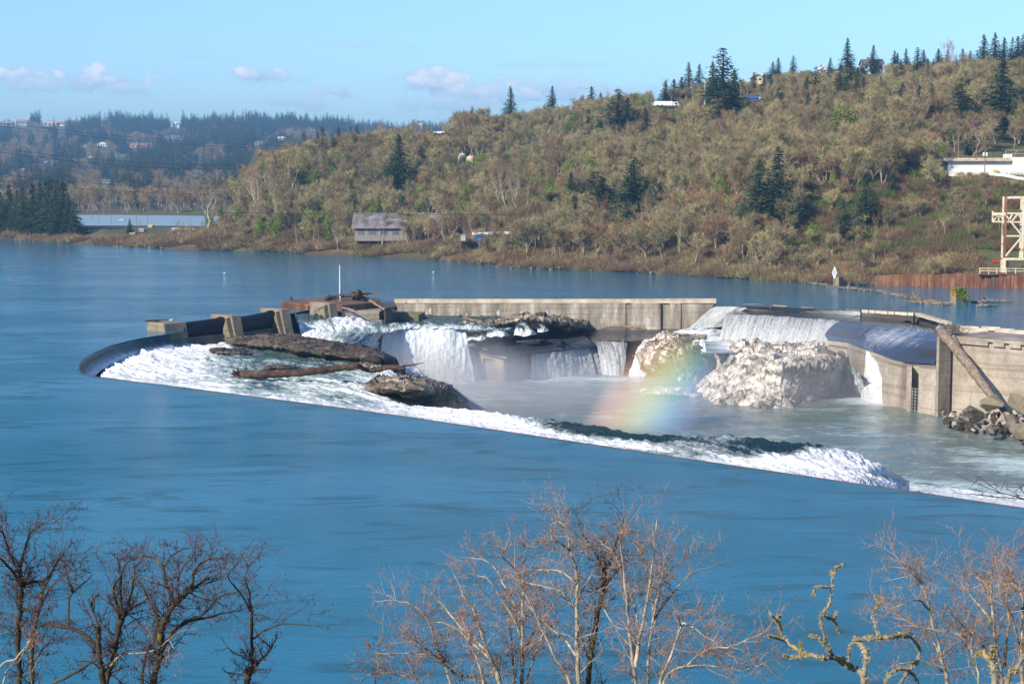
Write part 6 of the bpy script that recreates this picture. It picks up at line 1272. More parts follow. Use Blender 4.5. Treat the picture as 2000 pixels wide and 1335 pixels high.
def gable(mb, x0, x1, y0, y1, z0, rise, ov=.5, th=.25, axis='x'):
    if axis == 'x':
        ym = (y0 + y1) / 2
        for s in (0, 1):
            ya = y0 - ov if s == 0 else y1 + ov; k = rise * (1 + ov / ((y1 - y0) / 2))
            mb.add([(x0 - ov, ya, z0 + rise - k), (x1 + ov, ya, z0 + rise - k), (x1 + ov, ym, z0 + rise), (x0 - ov, ym, z0 + rise), (x0 - ov, ya, z0 + rise - k + th), (x1 + ov, ya, z0 + rise - k + th), (x1 + ov, ym, z0 + rise + th), (x0 - ov, ym, z0 + rise + th)],
                   [(0, 3, 2, 1), (4, 5, 6, 7), (0, 1, 5, 4), (1, 2, 6, 5), (2, 3, 7, 6), (3, 0, 4, 7)])
    else:
        b = MB(); gable(b, y0, y1, x0, x1, z0, rise, ov, th); mb.add([(q[1], q[0], q[2]) for q in b.v], [f[::-1] for f in b.f])
def gwall(mb, x0, x1, y0, y1, z0, z1, rise, axis='x'):
    mb.box(x0, x1, y0, y1, z0, z1)
    if axis == 'x':
        ym = (y0 + y1) / 2
        for x in (x0, x1 - .2): mb.add([(x, y0, z1), (x, y1, z1), (x, ym, z1 + rise), (x + .2, y0, z1), (x + .2, y1, z1), (x + .2, ym, z1 + rise)], [(0, 2, 1), (3, 4, 5), (0, 3, 5, 2), (1, 2, 5, 4)])
    else:
        xm = (x0 + x1) / 2
        for y in (y0, y1 - .2): mb.add([(x0, y, z1), (x1, y, z1), (xm, y, z1 + rise), (x0, y + .2, z1), (x1, y + .2, z1), (xm, y + .2, z1 + rise)], [(0, 1, 2), (3, 5, 4), (0, 2, 5, 3), (1, 4, 5, 2)])
def house(px, py, wpx, hpx, label, wm, rm, D0=1200, axis='x', nwin=4, lift=0.0, wing=False):
    b = onhill(px, py, D0); D = b.y; k = D / F; w = wpx * k; h = hpx * k * .62; rise = hpx * k * .38; dp = min(max(w * .6, 8), 14)
    z0 = zat(py, D) - .3; x0, x1, y0, y1 = b.x - w / 2, b.x + w / 2, D, D + dp
    W_, R_, Wi = MB(), MB(), MB(); gwall(W_, x0, x1, y0, y1, min(z0 - 2, b.z - 1.5), z0 + h, rise, axis); gable(R_, x0, x1, y0, y1, z0 + h, rise, .6, .3, axis)
    t = thing('house', (b.x, y0, z0), label, 'house')
    W_.build('wall', wm, t, origin=(b.x, y0, z0)); ro_ = R_.build('roof', rm, t, origin=(b.x, y0, z0))
    if wing:
        a_ = MB(); a_.box(x1, x1 + w * .5, y0 + 1, y1 - 1, z0 - 2, z0 + h * .7); a_.build('wing', wm, t, origin=(b.x, y0, z0)); a2 = MB(); gable(a2, x1 + .6, x1 + w * .5, y0 + 1, y1 - 1, z0 + h * .7, rise * .7, .5, .3); a2.build('wing_roof', rm, t, origin=(b.x, y0, z0))
    for i in range(nwin):
        q = MB(); cx = x0 + w * (i + .5) / nwin; ww = w / nwin * .32; q.box(cx - ww, cx + ww, y0 - .06, y0 - .01, z0 + h * .25, z0 + h * .8); q.build('window', M['glass_dark'], t, origin=(b.x, y0, z0))
    ch = MB(); ch.box(x0 + w * .25, x0 + w * .25 + .9, (y0 + y1) / 2 - .4, (y0 + y1) / 2 + .4, z0 + h, z0 + h + rise + 1.2); ch.build('chimney', M['roof_red'], ro_, origin=(b.x, y0, z0))
    return t
for (px, py, w, h, l, wm, rm, ax) in HS:
    house(px, py, w, h, l, M[wm], M[rm], 600 if 350 < py else 1200, ax, 2 if w < 14 else 4, wing=w > 28)
house(1706, 137, 38, 22, 'white hilltop house with a grey roof and red chimney', M['wall_white'], M['roof_dark'], 560, 'x', 4)
house(1480, 158, 18, 13, 'beige gabled house among the skyline trees left', M['wall_cream'], M['roof_dark'], 560, 'y', 2); house(1502, 154, 13, 9, 'small beige house beside the gabled one on the skyline', M['wall_cream'], M['roof_dark'], 560, 'x', 2)
house(1372 + 236, 140, 12, 10, 'small white gable peeking out left of the tallest skyline fir', M['wall_white'], M['wall_white'], 560, 'y', 1)
# sheds
def shed(xr0, xr1, yr, ye, yb, D, label, gable_right=0):
    dp = 16.0; x0 = (xr0 - 1000) * D / 3316; x1 = (xr1 - 1000) * D / 3316; zr = zat(yr, D + dp / 2); ze = zat(ye, D); zb = zat(yb, D)
    W_, R_ = MB(), MB(); gwall(W_, x0, x1, D, D + dp, zb - 2, ze, zr - ze); gable(R_, x0, x1, D, D + dp, ze, zr - ze, 1.0, .3)
    dr_ = MB(); 
    for i in range(5): cx = x0 + (x1 - x0) * (i + .5) / 5; dr_.box(cx - 1, cx + 1, D - .08, D - .01, zb, zb + 2.6)
    make('shed', (x0, D, zb), label, 'shed', [('wall', W_, M['board']), ('roof', R_, M['roof_grey']), ('door', dr_, M['roof_dark'])])
shed(692, 806, 418, 443, 458, 530, 'long grey corrugated-roof shed behind the dock crane'); shed(812, 880, 418, 442, 455, 534, 'right-hand grey shed with a dark open gable')
# dock crane on the shore
D = P(770, 496).y + 1; k = D / F
def X(px, d=None): return (px - 1000) * (d or D) / 3316
def Zp(py, d=None): return zat(py, d or D)
fr, pf, ro, hp = MB(), MB(), MB(), MB()
for px in (765, 781): fr.bar((X(px), D, -1), (X(px), D, Zp(463)), .5 if px == 781 else .3)
fr.bar((X(763.5), D, Zp(463)), (X(785), D, Zp(463)), .35, .5); fr.bar((X(765), D, Zp(463)), (X(771), D, Zp(478)), .25); fr.bar((X(781), D, Zp(463)), (X(775), D, Zp(476)), .25); fr.bar((X(805), D + 2, Zp(480)), (X(805), D + 2, Zp(452)), .4); fr.bar((X(771), D + .2, Zp(460)), (X(808), D + .2, Zp(460)), .3)
pf.box(X(764), X(812), D + .4, D + 6, Zp(452), Zp(450.5)); 
for px in (768, 778, 788, 798, 808): pf.bar((X(px), D + 1, Zp(460)), (X(px), D + 1, Zp(452)), .25)
for px in (762, 788, 812): pf.bar((X(px), D + 5, -1), (X(px), D + 5, Zp(452)), .35)
hp.box(X(768.5), X(777), D - .6, D + 1.2, Zp(489), Zp(481)); hp.box(X(769.5), X(776), D - .4, D + .9, Zp(492), Zp(489.2))
make('dock_crane', (X(770), D, 0), 'pale green dock hoist frame with an orange hopper at the waterline', 'dock hoist', [('frame', fr, M['greenp']), ('platform', pf, M['rust_dark']), ('hopper', hp, M['orange'])])
for i, (px, y0, y1, l) in enumerate([(511, 470, 489, 'leftmost dark piling cluster at the waterline'), (612, 457, 489, 'second dark piling cluster from the left'), (711, 464, 494, 'dark piling cluster left of the dock hoist'), (829, 464, 497, 'dark piling cluster right of the dock hoist'), (762, 440, 495, 'tall rusty post left of the dock hoist')]):
    w = P(px, y1 + 1.5); mb = MB()
    for j in range(3 if i < 4 else 1): mb.tube([(w.x + (j - 1) * .45, w.y + .2 * j, -1), (w.x + (j - 1) * .25, w.y + .2 * j, zat(y0, w.y) - .4 * j)], [.26, .2], 6)
    solo('piling', mb, M['rust_dark'], w, l, 'piling')
# stacked pipes and small boats on the terrace
D = 500.0; mb = MB(); 
for i in range(3): mb.tube([(X(922, D), D + .6 * i, zat(457, D) + .1 * i), (X(999, D), D + .6 * i, zat(455.5, D) + .1 * i)], .32, 6)
solo('pipe_stack', mb, M['white'], (X(922, D), D, zat(457, D)), 'long white pipes stored on the terrace right of the sheds', 'pipes')
mb = MB()
for i in range(9): mb.bar((X(926 + 8 * i, D), D + .3, zat(470, D)), (X(926 + 8 * i, D), D + .3, zat(458.5, D)), .25)
mb.bar((X(926, D), D + .3, zat(465, D)), (X(992, D), D + .3, zat(464, D)), .3); solo('rack', mb, M['board'], (X(926, D), D, zat(470, D)), 'weathered rack under the long white pipes', 'rack')
for i, (px, m_, l) in enumerate([(905, 'wall_grey', 'grey cabin left of the pipe rack'), (936, 'blue', 'blue drum under the pipes'), (985, 'wall_grey', 'small grey box under the right end of the pipes')]):
    mb = MB(); mb.box(X(px - 5, D), X(px + 5, D), D - 2.5, D - .5, zat(470, D), zat(459 + 2 * i, D)); mb.box(X(px - 5.6, D), X(px + 5.6, D), D - 2.7, D - .3, zat(459 + 2 * i, D) + .003, zat(458 + 2 * i, D)); solo('storage_box', mb, M[m_], (X(px, D), D, zat(470, D)), l, 'box', bevel=.1)
# tanks, trailers, vehicles on the highway
for (px, y0, y1, w, m_, l) in [(903, 299, 316, 16, 'tank', 'white domed tank in the trees left of the middle'), (919, 304, 318, 16, 'wall_cream', 'beige cylindrical tank right of the white one')]:
    D = onhill(px, y1, 560).y - 2; c = Vector(((px - 1000) * D / 3316, D, zat(y1, D) - 2)); r_ = w / 2 * D / F; zt = zat(y0, D); b = MB(); b.tube([c, (c.x, c.y, zt - .8)], r_, 20); d_ = MB(); d_.tube([(c.x, c.y, zt - .797), (c.x, c.y, zt - .3), (c.x, c.y, zt)], [r_ * 1.02, r_ * .7, r_ * .15], 20)
    v_ = MB(); v_.tube([(c.x, c.y, zt), (c.x, c.y, zt + .8)], .2, 6)
    make('storage_tank', c, l, 'tank', [('shell', b, M[m_]), ('lid', d_, M[m_]), ('vent', v_, M['steel'])])
def vehicle(name, px, py, wpx, hpx, label, cat, bm_, D0=560, cab=None, cabm=None):
    b = onhill(px, py + 3, D0); D = b.y - 1; k = D / F; x0 = (px - wpx / 2 - 1000) * D / 3316; L_ = wpx * k; z = zat(py, D); h = hpx * k
    bd, gl = MB(), MB(); bd.box(x0, x0 + L_ * (.72 if cab else 1), D, D + 2.4, z + .5, z + h)
    if cab: c_ = MB(); c_.prism([(x0 + L_ * .74, D + .1, z + .5), (x0 + L_, D + .1, z + .5), (x0 + L_, D + 2.3, z + .5), (x0 + L_ * .74, D + 2.3, z + .5)], [(x0 + L_ * .74, D + .1, z + h * .9), (x0 + L_ * .90, D + .1, z + h * .9), (x0 + L_ * .90, D + 2.3, z + h * .9), (x0 + L_ * .74, D + 2.3, z + h * .9)])
    gl.box(x0 + L_ * .78, x0 + L_ * .88, D - .04, D + .08, z + h * .5, z + h * .78)
    t = thing(name, (x0, D, z), label, cat); bd.build('body', bm_, t, bevel=.15, origin=(x0, D, z)); gl.build('window', M['glass_dark'], t, origin=(x0, D, z))
    if cab: c_.build('cab', cabm or bm_, t, bevel=.1, origin=(x0, D, z))
    for f_ in (.12, .3, .86):
        w_ = MB(); cx = x0 + L_ * f_; w_.tube([(cx, D - .05, z + .45), (cx, D + .35, z + .45)], .48, 14); w_.build('wheel', M['black'], t, origin=(x0, D, z))
vehicle('lorry', 1302, 209, 50, 11, 'long white trailer truck parked on the hill road', 'truck', M['white'], cab=1)
vehicle('lorry', 1470, 196, 46, 7, 'blue truck with a white cab on the hill road', 'truck', M['blue'], cab=1, cabm=M['white']); vehicle('car', 1382, 200.5, 11, 4, 'small blue car on the hill road below the white pole', 'car', M['blue'])
vehicle('trailer', 857, 263, 22, 6, 'white vehicle on the brown embankment top', 'truck', M['white'])
def pole(px, y0, y1, label, name='utility_pole', mat=None, arms=0, D0=440, rad=.16, lamp=False, group=None, tf=False, D=None):
    D = D or onhill(px, y1 + 3, D0).y; c = Vector(((px - 1000) * D / 3316, D, zat(y1, D) - 2)); zt = zat(y0, D); k = D / F
    b = MB(); b.tube([c, (c.x, c.y, zt)], [rad, rad * .65], 7); ps = [('pole', b, mat or M['bark_fir'])]
    for i in range(arms):
        a = MB(); z = zt - .25 - i * 1.9; a.bar((c.x - 1.2, c.y - .2, z), (c.x + 1.2, c.y - .2, z), .14); ps.append(('crossarm', a, M['drift']))
    if lamp:
        a = MB()
        for s in (-1, 1): a.tube([(c.x, c.y, zt), (c.x + s * 1.6, c.y, zt + .45), (c.x + s * 3.4, c.y, zt + .35)], [.08, .07, .12], 5)
        ps.append(('lamp_arms', a, M['steel']))
    if tf:
        for s in (-1, 1):
            a = MB(); a.tube([(c.x + s * .4, c.y - .2, zt - 1.9), (c.x + s * .4, c.y - .2, zt - .9)], .27, 12); ps.append(('transformer', a, M['tank']))
    make(name, c, label, 'street light' if lamp else 'pole', ps, group); return Vector((c.x, c.y - .2, zt)), D
RP = []
for i, (px, y0, y1) in enumerate([(566, 283, 318), (592, 286, 316), (611, 283, 314), (630, 283, 312), (667, 272, 335), (805, 270, 303), (855, 269, 303), (907, 269, 303)]):
    RP.append(pole(px, y0, y1, ['leftmost', 'second', 'third', 'fourth', 'fifth, tallest', 'sixth', 'seventh', 'eighth'][i] + ' brown pole from the left along the left ridge line', arms=1, D0=500, D=640 + i * 4)[0])
for (px, y0, y1, l) in [(1013, 272, 312, 'tall pole in the wood below the lone hilltop fir'), (1175, 250, 290, 'pole on the slope below the middle skyline'), (1240, 260, 300, 'pole right of the broad dark firs on the slope'), (1332, 256, 280, 'reddish pole in the wood under the big old fir'), (1505, 250, 282, 'slim dark pole in the thicket left of the pole with a transformer'), (1524, 248, 275, 'brown pole between two thicket poles'), (951, 340, 372, 'short pole with a small white box above the sheds')]: pole(px, y0, y1, l, D0=450)
pole(1564, 272, 328, 'pole with small crossarms in the middle of the thicket', arms=1, tf=True)
q1, _ = pole(1871, 247, 322, 'left of the two tall poles behind the white building', D=484, mat=M['drift'], arms=1); q2, _ = pole(1906, 235, 312, 'right of the two tall poles behind the white building', D=490, mat=M['drift'], arms=4); pole(1923, 291, 340, 'short pole with two pale transformers before the white building', D=462, tf=True, mat=M['drift'])
pole(1375, 157, 202, 'slim white pole on the hill road beside the old fir', 'light_pole', M['white'], D0=560); pole(1883, 108, 172, 'tall slim light mast on the upper right hill', 'light_pole', M['steel'], D0=560)
for i, (px, y0, y1, l) in enumerate([(843, 243, 262, 'double street light left of the white vehicle on the embankment'), (866, 234, 260, 'taller double street light right of the white vehicle'), (905, 220, 240, 'double street light left of the hilltop trees'), (1042, 196, 222, 'double street light on the hilltop right of the lone fir'), (1144, 174, 200, 'street light on the middle skyline')]): pole(px, y0, y1, l, 'street_light', M['steel'], D0=640, lamp=True, rad=.1)
c = PD(1889, 170, onhill(1883, 172, 560).y); mb = MB(); mb.box(c.x - 1.0, c.x + 1.0, c.y, c.y + .1, c.z - .9, c.z + .9); mb.bar((c.x, c.y + .1, c.z - 3), (c.x, c.y + .1, c.z), .12); solo('road_sign', mb, M['green_sign'], c, 'green road sign at the foot of the tall light mast', 'sign')
for (px, py, l) in [(1310, 199, 'red stop sign in front of the white trailer truck'), (1359, 198, 'red stop sign right of the white trailer truck')]:
    D = onhill(px, 206, 560).y - 3; c = Vector(((px - 1000) * D / 3316, D, zat(py, D))); p_ = MB(); p_.tube([c + Vector((0, -.05, 0)), c + Vector((0, .0, 0))], .42, 8); q_ = MB(); q_.bar(c + Vector((0, .06, -3)), c + Vector((0, .06, .2)), .08); b_ = MB(); b_.box(c.x - .26, c.x + .26, c.y - .07, c.y - .055, c.z - .08, c.z + .08); make('stop_sign', c, l, 'sign', [('panel', p_, M['red']), ('post', q_, M['steel']), ('lettering_band', b_, M['white'])])
def cable(pts, rad, label, sag=.02, mat=None, group=None):
    mb = MB()
    for a, b in zip(pts, pts[1:]):
        a, b = Vector(a), Vector(b); L_ = (b - a).length; mb.tube([a.lerp(b, t / 14) + Vector((0, 0, -sag * L_ * 4 * (t / 14) * (1 - t / 14))) for t in range(15)], rad, 3, caps=False)
    solo('cable', mb, mat or M['black'], Vector(pts[0]), label, 'cable', group)
for i in range(4): z = -.1 - i * 1.9; cable([q1 + Vector((-34, -8, z - 2.2)), q1 + Vector((0, 0, z + (0 if i else 0))), q2 + Vector((0, 0, z)), q2 + Vector((32, 6, z + 1.5))], .045, ['topmost', 'second', 'third', 'lowest'][i] + ' of the four wires over the white building', mat=M['steel'])
cable([p + Vector((0, 0, -.2)) for p in RP[:6]], .06, 'wire strung along the poles of the left ridge', .01)
for i, (a, b, s, l) in enumerate([((-60, 232), (707, 287), 11, 'uppermost long black wire crossing the far hills'), ((-60, 238), (700, 293), 11, 'second long black wire crossing the far hills'), ((-60, 280), (470, 322), 9, 'third long wire from the top crossing the far left hills'), ((-60, 288), (466, 330), 9, 'fourth long wire from the top crossing the far left hills'), ((-60, 333), (440, 368), 6, 'fifth long wire low across the far left hills'), ((-60, 345), (436, 380), 6, 'sixth, lowest long wire across the far left hills')]):
    A, B_ = PD(*a, 560), PD(*b, 640 if i < 2 else 600); mb = MB(); mb.tube([A.lerp(B_, t / 24) + Vector((0, 0, -s * .22 * 4 * (t / 24) * (1 - t / 24))) for t in range(25)], .055, 3, caps=False); solo('cable', mb, M['black'], A, l, 'cable')
A, B_ = PD(430, 415, 500), PD(1010, 419, 470); mb = MB(); mb.tube([A, A.lerp(B_, .5) + Vector((0, 0, -.25)), B_], .08, 3, caps=False); solo('cable', mb, M['black'], A, 'single straight black wire passing in front of the shed roofs', 'cable')
# white building behind its wall, guard rail
D = 474.0; w_, rf, an, dk_ = MB(), MB(), MB(), MB(); x0 = X(1848, D); x1 = X(2200, D)
w_.box(x0 + .6, x1, D + .6, D + 12, zat(345, D), zat(315, D)); rf.box(x0 - 1, x1, D - .6, D + 12.6, zat(315, D) + .003, zat(308.5, D)); an.box(X(1976, D), x1, D - 1.0, D - .02, zat(345, D), zat(307, D))
fr = MB()
for px in (1965, 1985, 2005, 2030): fr.bar((X(px, D), D + 3, zat(308, D)), (X(px + 6, D), D + 3, zat(292, D)), .14)
fr.bar((X(1970, D), D + 3, zat(293, D)), (X(2060, D), D + 3, zat(293, D)), .14); fr.bar((X(1968, D), D + 3, zat(300, D)), (X(2060, D), D + 3, zat(300, D)), .14)
bx_ = MB(); bx_.box(X(1964, D), X(1978, D), D + 1, D + 3, zat(308, D), zat(301, D))
yb_ = MB(); yb_.box(X(1940, D), X(1948, D), D - .5, D + .3, zat(336, D), zat(331, D))
make('powerhouse', (x0, D, zat(345, D)), 'long low white building with a flat concrete roof edge at the right', 'building', [('wall', w_, M['wall_white']), ('roof_slab', rf, M['conc_top']), ('annex', an, M['wall_white']), ('roof_rail', fr, M['steel']), ('roof_hut', bx_, M['wall_white']), ('yellow_box', yb_, M['yellow'])])
def railp(pts, label, name='guard_rail'):
    a_ = MB(); p_ = MB()
    for (u0, u1) in zip(pts, pts[1:]):
        A, B_ = PD(*u0), PD(*u1); a_.bar(A, B_, .12, .75); n = 6
        for i in range(n): q = A.lerp(B_, i / n); p_.bar(q + Vector((0, .15, -1.4)), q + Vector((0, .15, .2)), .16)
    make(name, PD(*pts[0]), label, 'guard rail', [('rail', a_, M['white']), ('post', p_, M['drift'])])
railp([(1932, 339, 462), (1962, 342, 459), (1990, 348, 455), (2040, 352, 452)], 'thick pale guard rail below the white building'); railp([(1700, 339, 500), (1765, 338, 498), (1835, 338, 494)], 'thin white guard rail glimpsed through the thicket left of the white building')
mb = MB(); B_ = onhill(1800, 344, 440)
# sheet pile wall
f_ = MB(); pts_ = [P(x, y, .0) for x, y in [(1706, 556.5), (1790, 558.6), (1870, 561), (1940, 562), (2000, 562.8), (2120, 565)]]
tops = [535, 531, 531, 532, 533, 534]; n = 0
for i in range(len(pts_) - 1):
    a, b = pts_[i], pts_[i + 1]; L_ = (b - a).length; k_ = int(L_ / .75); d = (b - a).normalized()
    for j in range(k_):
        t = j / k_; p = a.lerp(b, t); q = a.lerp(b, (j + 1) / k_); dy = -.22 if j % 2 else .12
        zt = zat(tops[i] + (tops[i + 1] - tops[i]) * t, p.y) * (1 + .03 * math.sin(n * 1.7) + .05 * math.sin(n * .31)); n += 1
        f_.box(p.x, q.x + .02 * (j % 2), p.y + dy - 1.2, p.y + dy - 0.9, -1.5, zt - .35)
cp_ = MB(); 
solo('sheet_pile_wall', f_, M['rust'], pts_[0], 'rusty orange corrugated sheet-pile wall along the right bank', 'retaining wall')
# gantry tower, its deck and railing
D = P(2000, 560.5).y + 1.5; t = MB(); t2_ = MB(); br = MB(); ar = MB(); bs = MB()
xa, xb, xc = X(1966, D), X(1999, D), X(2032, D)
t3_ = MB()
for x_, y_ in ((xa, D), (xb + .2, D), (xc, D)): (t if x_ == xa else t3_).bar((x_, y_, Zp(505, D)), (x_, y_, Zp(384, D)), .48)
for x_ in (xa + .6, xb + .9): t3_.bar((x_, D + 4, Zp(505, D)), (x_, D + 4, Zp(384, D)), .34)
br.bar((xa, D, Zp(386, D)), (xc, D, Zp(384.5, D)), .4, .5); br.bar((xa, D, Zp(416.5, D)), (xc, D, Zp(416.5, D)), .4, .35); br.bar((xa, D, Zp(433.5, D)), (xc, D, Zp(433.5, D)), .35, .3); br.bar((xa, D, Zp(460.5, D)), (xb, D, Zp(461, D)), .35)
for a_, b_ in (((1966, 420), (1998, 459)), ((1998, 463), (1968, 500)), ((1972, 432), (1979, 418)), ((1979, 432), (1989, 418)), ((1991, 418), (1999, 431))): br.bar((X(a_[0], D), D - .1, Zp(a_[1], D)), (X(b_[0], D), D - .1, Zp(b_[1], D)), .3)
ar.bar((X(1940, D), D, Zp(418, D)), (xa, D, Zp(418, D)), .5, .7); ar.bar((X(1941, D), D, Zp(433, D)), (xa, D, Zp(433, D)), .35, .3); ar.bar((X(1941, D), D, Zp(433, D)), (X(1941, D), D, Zp(412, D)), .3)
for a_, b_ in (((1942, 432), (1952, 420)), ((1953, 432), (1953, 420)), ((1954, 420), (1963, 431))): ar.bar((X(a_[0], D), D, Zp(a_[1], D)), (X(b_[0], D), D, Zp(b_[1], D)), .25)
bs.bar((X(1963, D), D, Zp(505.5, D)), (xc, D, Zp(505.5, D)), 1.2, .5); bs.box(X(1961, D), X(1967.5, D), D - .8, D + .8, 2.5, Zp(507, D)); bs.box(X(1971, D), X(1981, D), D + 1, D + 3, 2.5, Zp(509, D))
make('gantry_tower', (xa, D, 3), 'rusty cream steel lattice gantry tower at the right edge', 'gantry', [('column', t, M['rust']), ('rear_columns', t3_, M['cream']), ('bracing', br, M['cream']), ('arm', ar, M['cream']), ('base', bs, M['cream'])])
rl, dkk = MB(), MB(); Dr = D - 6
for y_ in (523.5, 528.5): rl.bar((X(1918, Dr), Dr, Zp(y_, Dr)), (X(2060, Dr), Dr, Zp(y_ + 1.5, Dr)), .14)
for px in (1918.5, 1936, 1952, 1970.5, 1989, 2008, 2030): rl.bar((X(px, Dr), Dr, Zp(535, Dr)), (X(px, Dr), Dr, Zp(523, Dr)), .16)
dkk.box(X(1918, Dr), X(2060, Dr), Dr, Dr + 7, Zp(536.5, Dr), Zp(534.6, Dr))
make('walkway', (X(1918, Dr), Dr, 3), 'walkway with a yellow railing on top of the rusty sheet piles', 'walkway', [('railing', rl, M['cream']), ('deck', dkk, M['rust_dark'])])
for (px, py, l) in [(1583, 516, 'short strip of orange fence at the shore left'), (1760, 522, 'orange fence strip above the left end of the sheet piles'), (1950, 527, 'orange fence strip near the walkway')]:
    b = onhill(px, py, 380); mb = MB(); mb.bar(b + Vector((-1.5, 0, .4)), b + Vector((1.5, 0, .4)), .06, .5); mb.bar(b + Vector((-1.5, 0, -.2)), b + Vector((-1.5, 0, .7)), .08); mb.bar(b + Vector((1.5, 0, -.2)), b + Vector((1.5, 0, .7)), .08); solo('safety_fence', mb, M['red'], b, l, 'fence')
# cliff face
rockpatch('cliff', [[(1672, 408, zat(408, 452)), (1720, 396, zat(396, 454)), (1770, 396, zat(396, 452)), (1815, 405, zat(405, 450))]] if False else
 [[(*PD(1668, 412, 449),), (*PD(1715, 398, 451),), (*PD(1770, 397, 449),), (*PD(1825, 405, 447),)], [(*PD(1664, 432, 440),), (*PD(1712, 428, 442),), (*PD(1768, 426, 441),), (*PD(1822, 430, 438),)], [(*PD(1660, 455, 431),), (*PD(1710, 456, 432),), (*PD(1765, 452, 431),), (*PD(1818, 450, 430),)]],
 160, 70, M['rock_moss'], 'grey mossy rock cliff face on the lower right of the slope', .6, 1.1, .35, 33, world=True, aniso=(1.6, 1))
# low rocks of the gravel spit left + small things on the pond flat
for i, (px, y0, y1, l) in enumerate([(177, 413, 430, 'leftmost thin pole beside the pond'), (191, 414, 438, 'second thin pole beside the pond'), (215, 412, 440, 'thick pole standing before the pond'), (265, 415, 440, 'thin pole before the middle of the pond'), (286, 416, 444, 'brown pole right of the lone small conifer'), (234, 460, 482, 'mooring pole at the left bank waterline'), (272, 428, 446, 'short pole on the brown bank near the lone conifer')]):
    pole(px, y0, y1, l, 'thin_pole', M['drift'], D0=580, rad=.13)
for i, (px, py, w, h, m_, l) in enumerate([(237, 432, 8, 4, 'wall_cream', 'cream pump hut on the pond edge'), (293, 443, 8, 4, 'wall_cream', 'small cream box on the brown bank'), (258, 457, 10, 3, 'conc_top', 'pale concrete block below the lone conifer'), (276, 451, 9, 5, 'wall_grey', 'grey machinery box right of the lone conifer'), (460, 425, 12, 9, 'greenp', 'pale green hut in the trees at the low end of the slope'), (590, 456, 6, 9, 'white', 'white box between the ivy-clad trees'), (342, 449, 12, 4, 'wall_white', 'pale low shed right of the pond'), (370, 452, 16, 5, 'white', 'white covered pile at the foot of the big spreading tree')]):
    b = onhill(px, py + 1, 520); k = b.y / F; mb = MB(); mb.box(b.x - w * k / 2, b.x + w * k / 2, b.y, b.y + 3, b.z - 1, b.z + h * k * .7); r_ = MB(); gable(r_, b.x - w * k / 2, b.x + w * k / 2, b.y, b.y + 3, b.z + h * k * .7, h * k * .3, .2, .15)
    make('hut', b, l, 'hut', [('wall', mb, M[m_]), ('roof', r_, M[m_])])
# dark nest in the pale tree
c = PD(568, 334, onhill(568, 378).y - 1); mb = MB(); r = random.Random(4)
for i in range(160):
    p = c + rv(r, .55); mb.tube([p, p + rv(r, .6)], [.05, .03], 3, caps=False)
solo('nest', mb, M['black'], c, 'big dark nest in the pale bare tree on the left end of the slope', 'nest')
# ------------------------------------------------------------------ foreground trees on the near bank
M['bark_fore'] = surf('alder_bark', [(0.3, (0.09, 0.075, 0.045)), (0.5, (0.30, 0.255, 0.18)), (0.75, (0.56, 0.50, 0.39))], 2.5, 0.9, 0.5, 12, spots=((0.14, 0.12, 0.015), 1.3, 0.60), dist=.02)
M['bark_foredark'] = surf('mossy_dark_bark', [(0.3, (0.018, 0.015, 0.010)), (0.6, (0.06, 0.048, 0.026)), (0.8, (0.17, 0.145, 0.10))], 2.5, 0.9, 0.5, 12, spots=((0.13, 0.11, 0.012), 1.2, 0.58), dist=.02)
M['twig_fore'] = leafy('alder_twigs', [(0.2, (0.13, 0.06, 0.04)), (0.55, (0.30, 0.185, 0.125)), (0.9, (0.55, 0.45, 0.33))], 0.0)
M['twig_foredark'] = leafy('dark_alder_twigs', [(0.2, (0.03, 0.015, 0.014)), (0.6, (0.10, 0.05, 0.042)), (0.9, (0.24, 0.16, 0.12))], 0.0)
M['bark_lichen'] = surf('lichen_covered_bark', [(0.3, (0.10, 0.08, 0.055)), (0.6, (0.30, 0.26, 0.19)), (0.8, (0.48, 0.46, 0.36))], 9, 0.9, 0.6, 30, spots=((0.44, 0.26, 0.02), 4.5, 0.57), dist=.01)
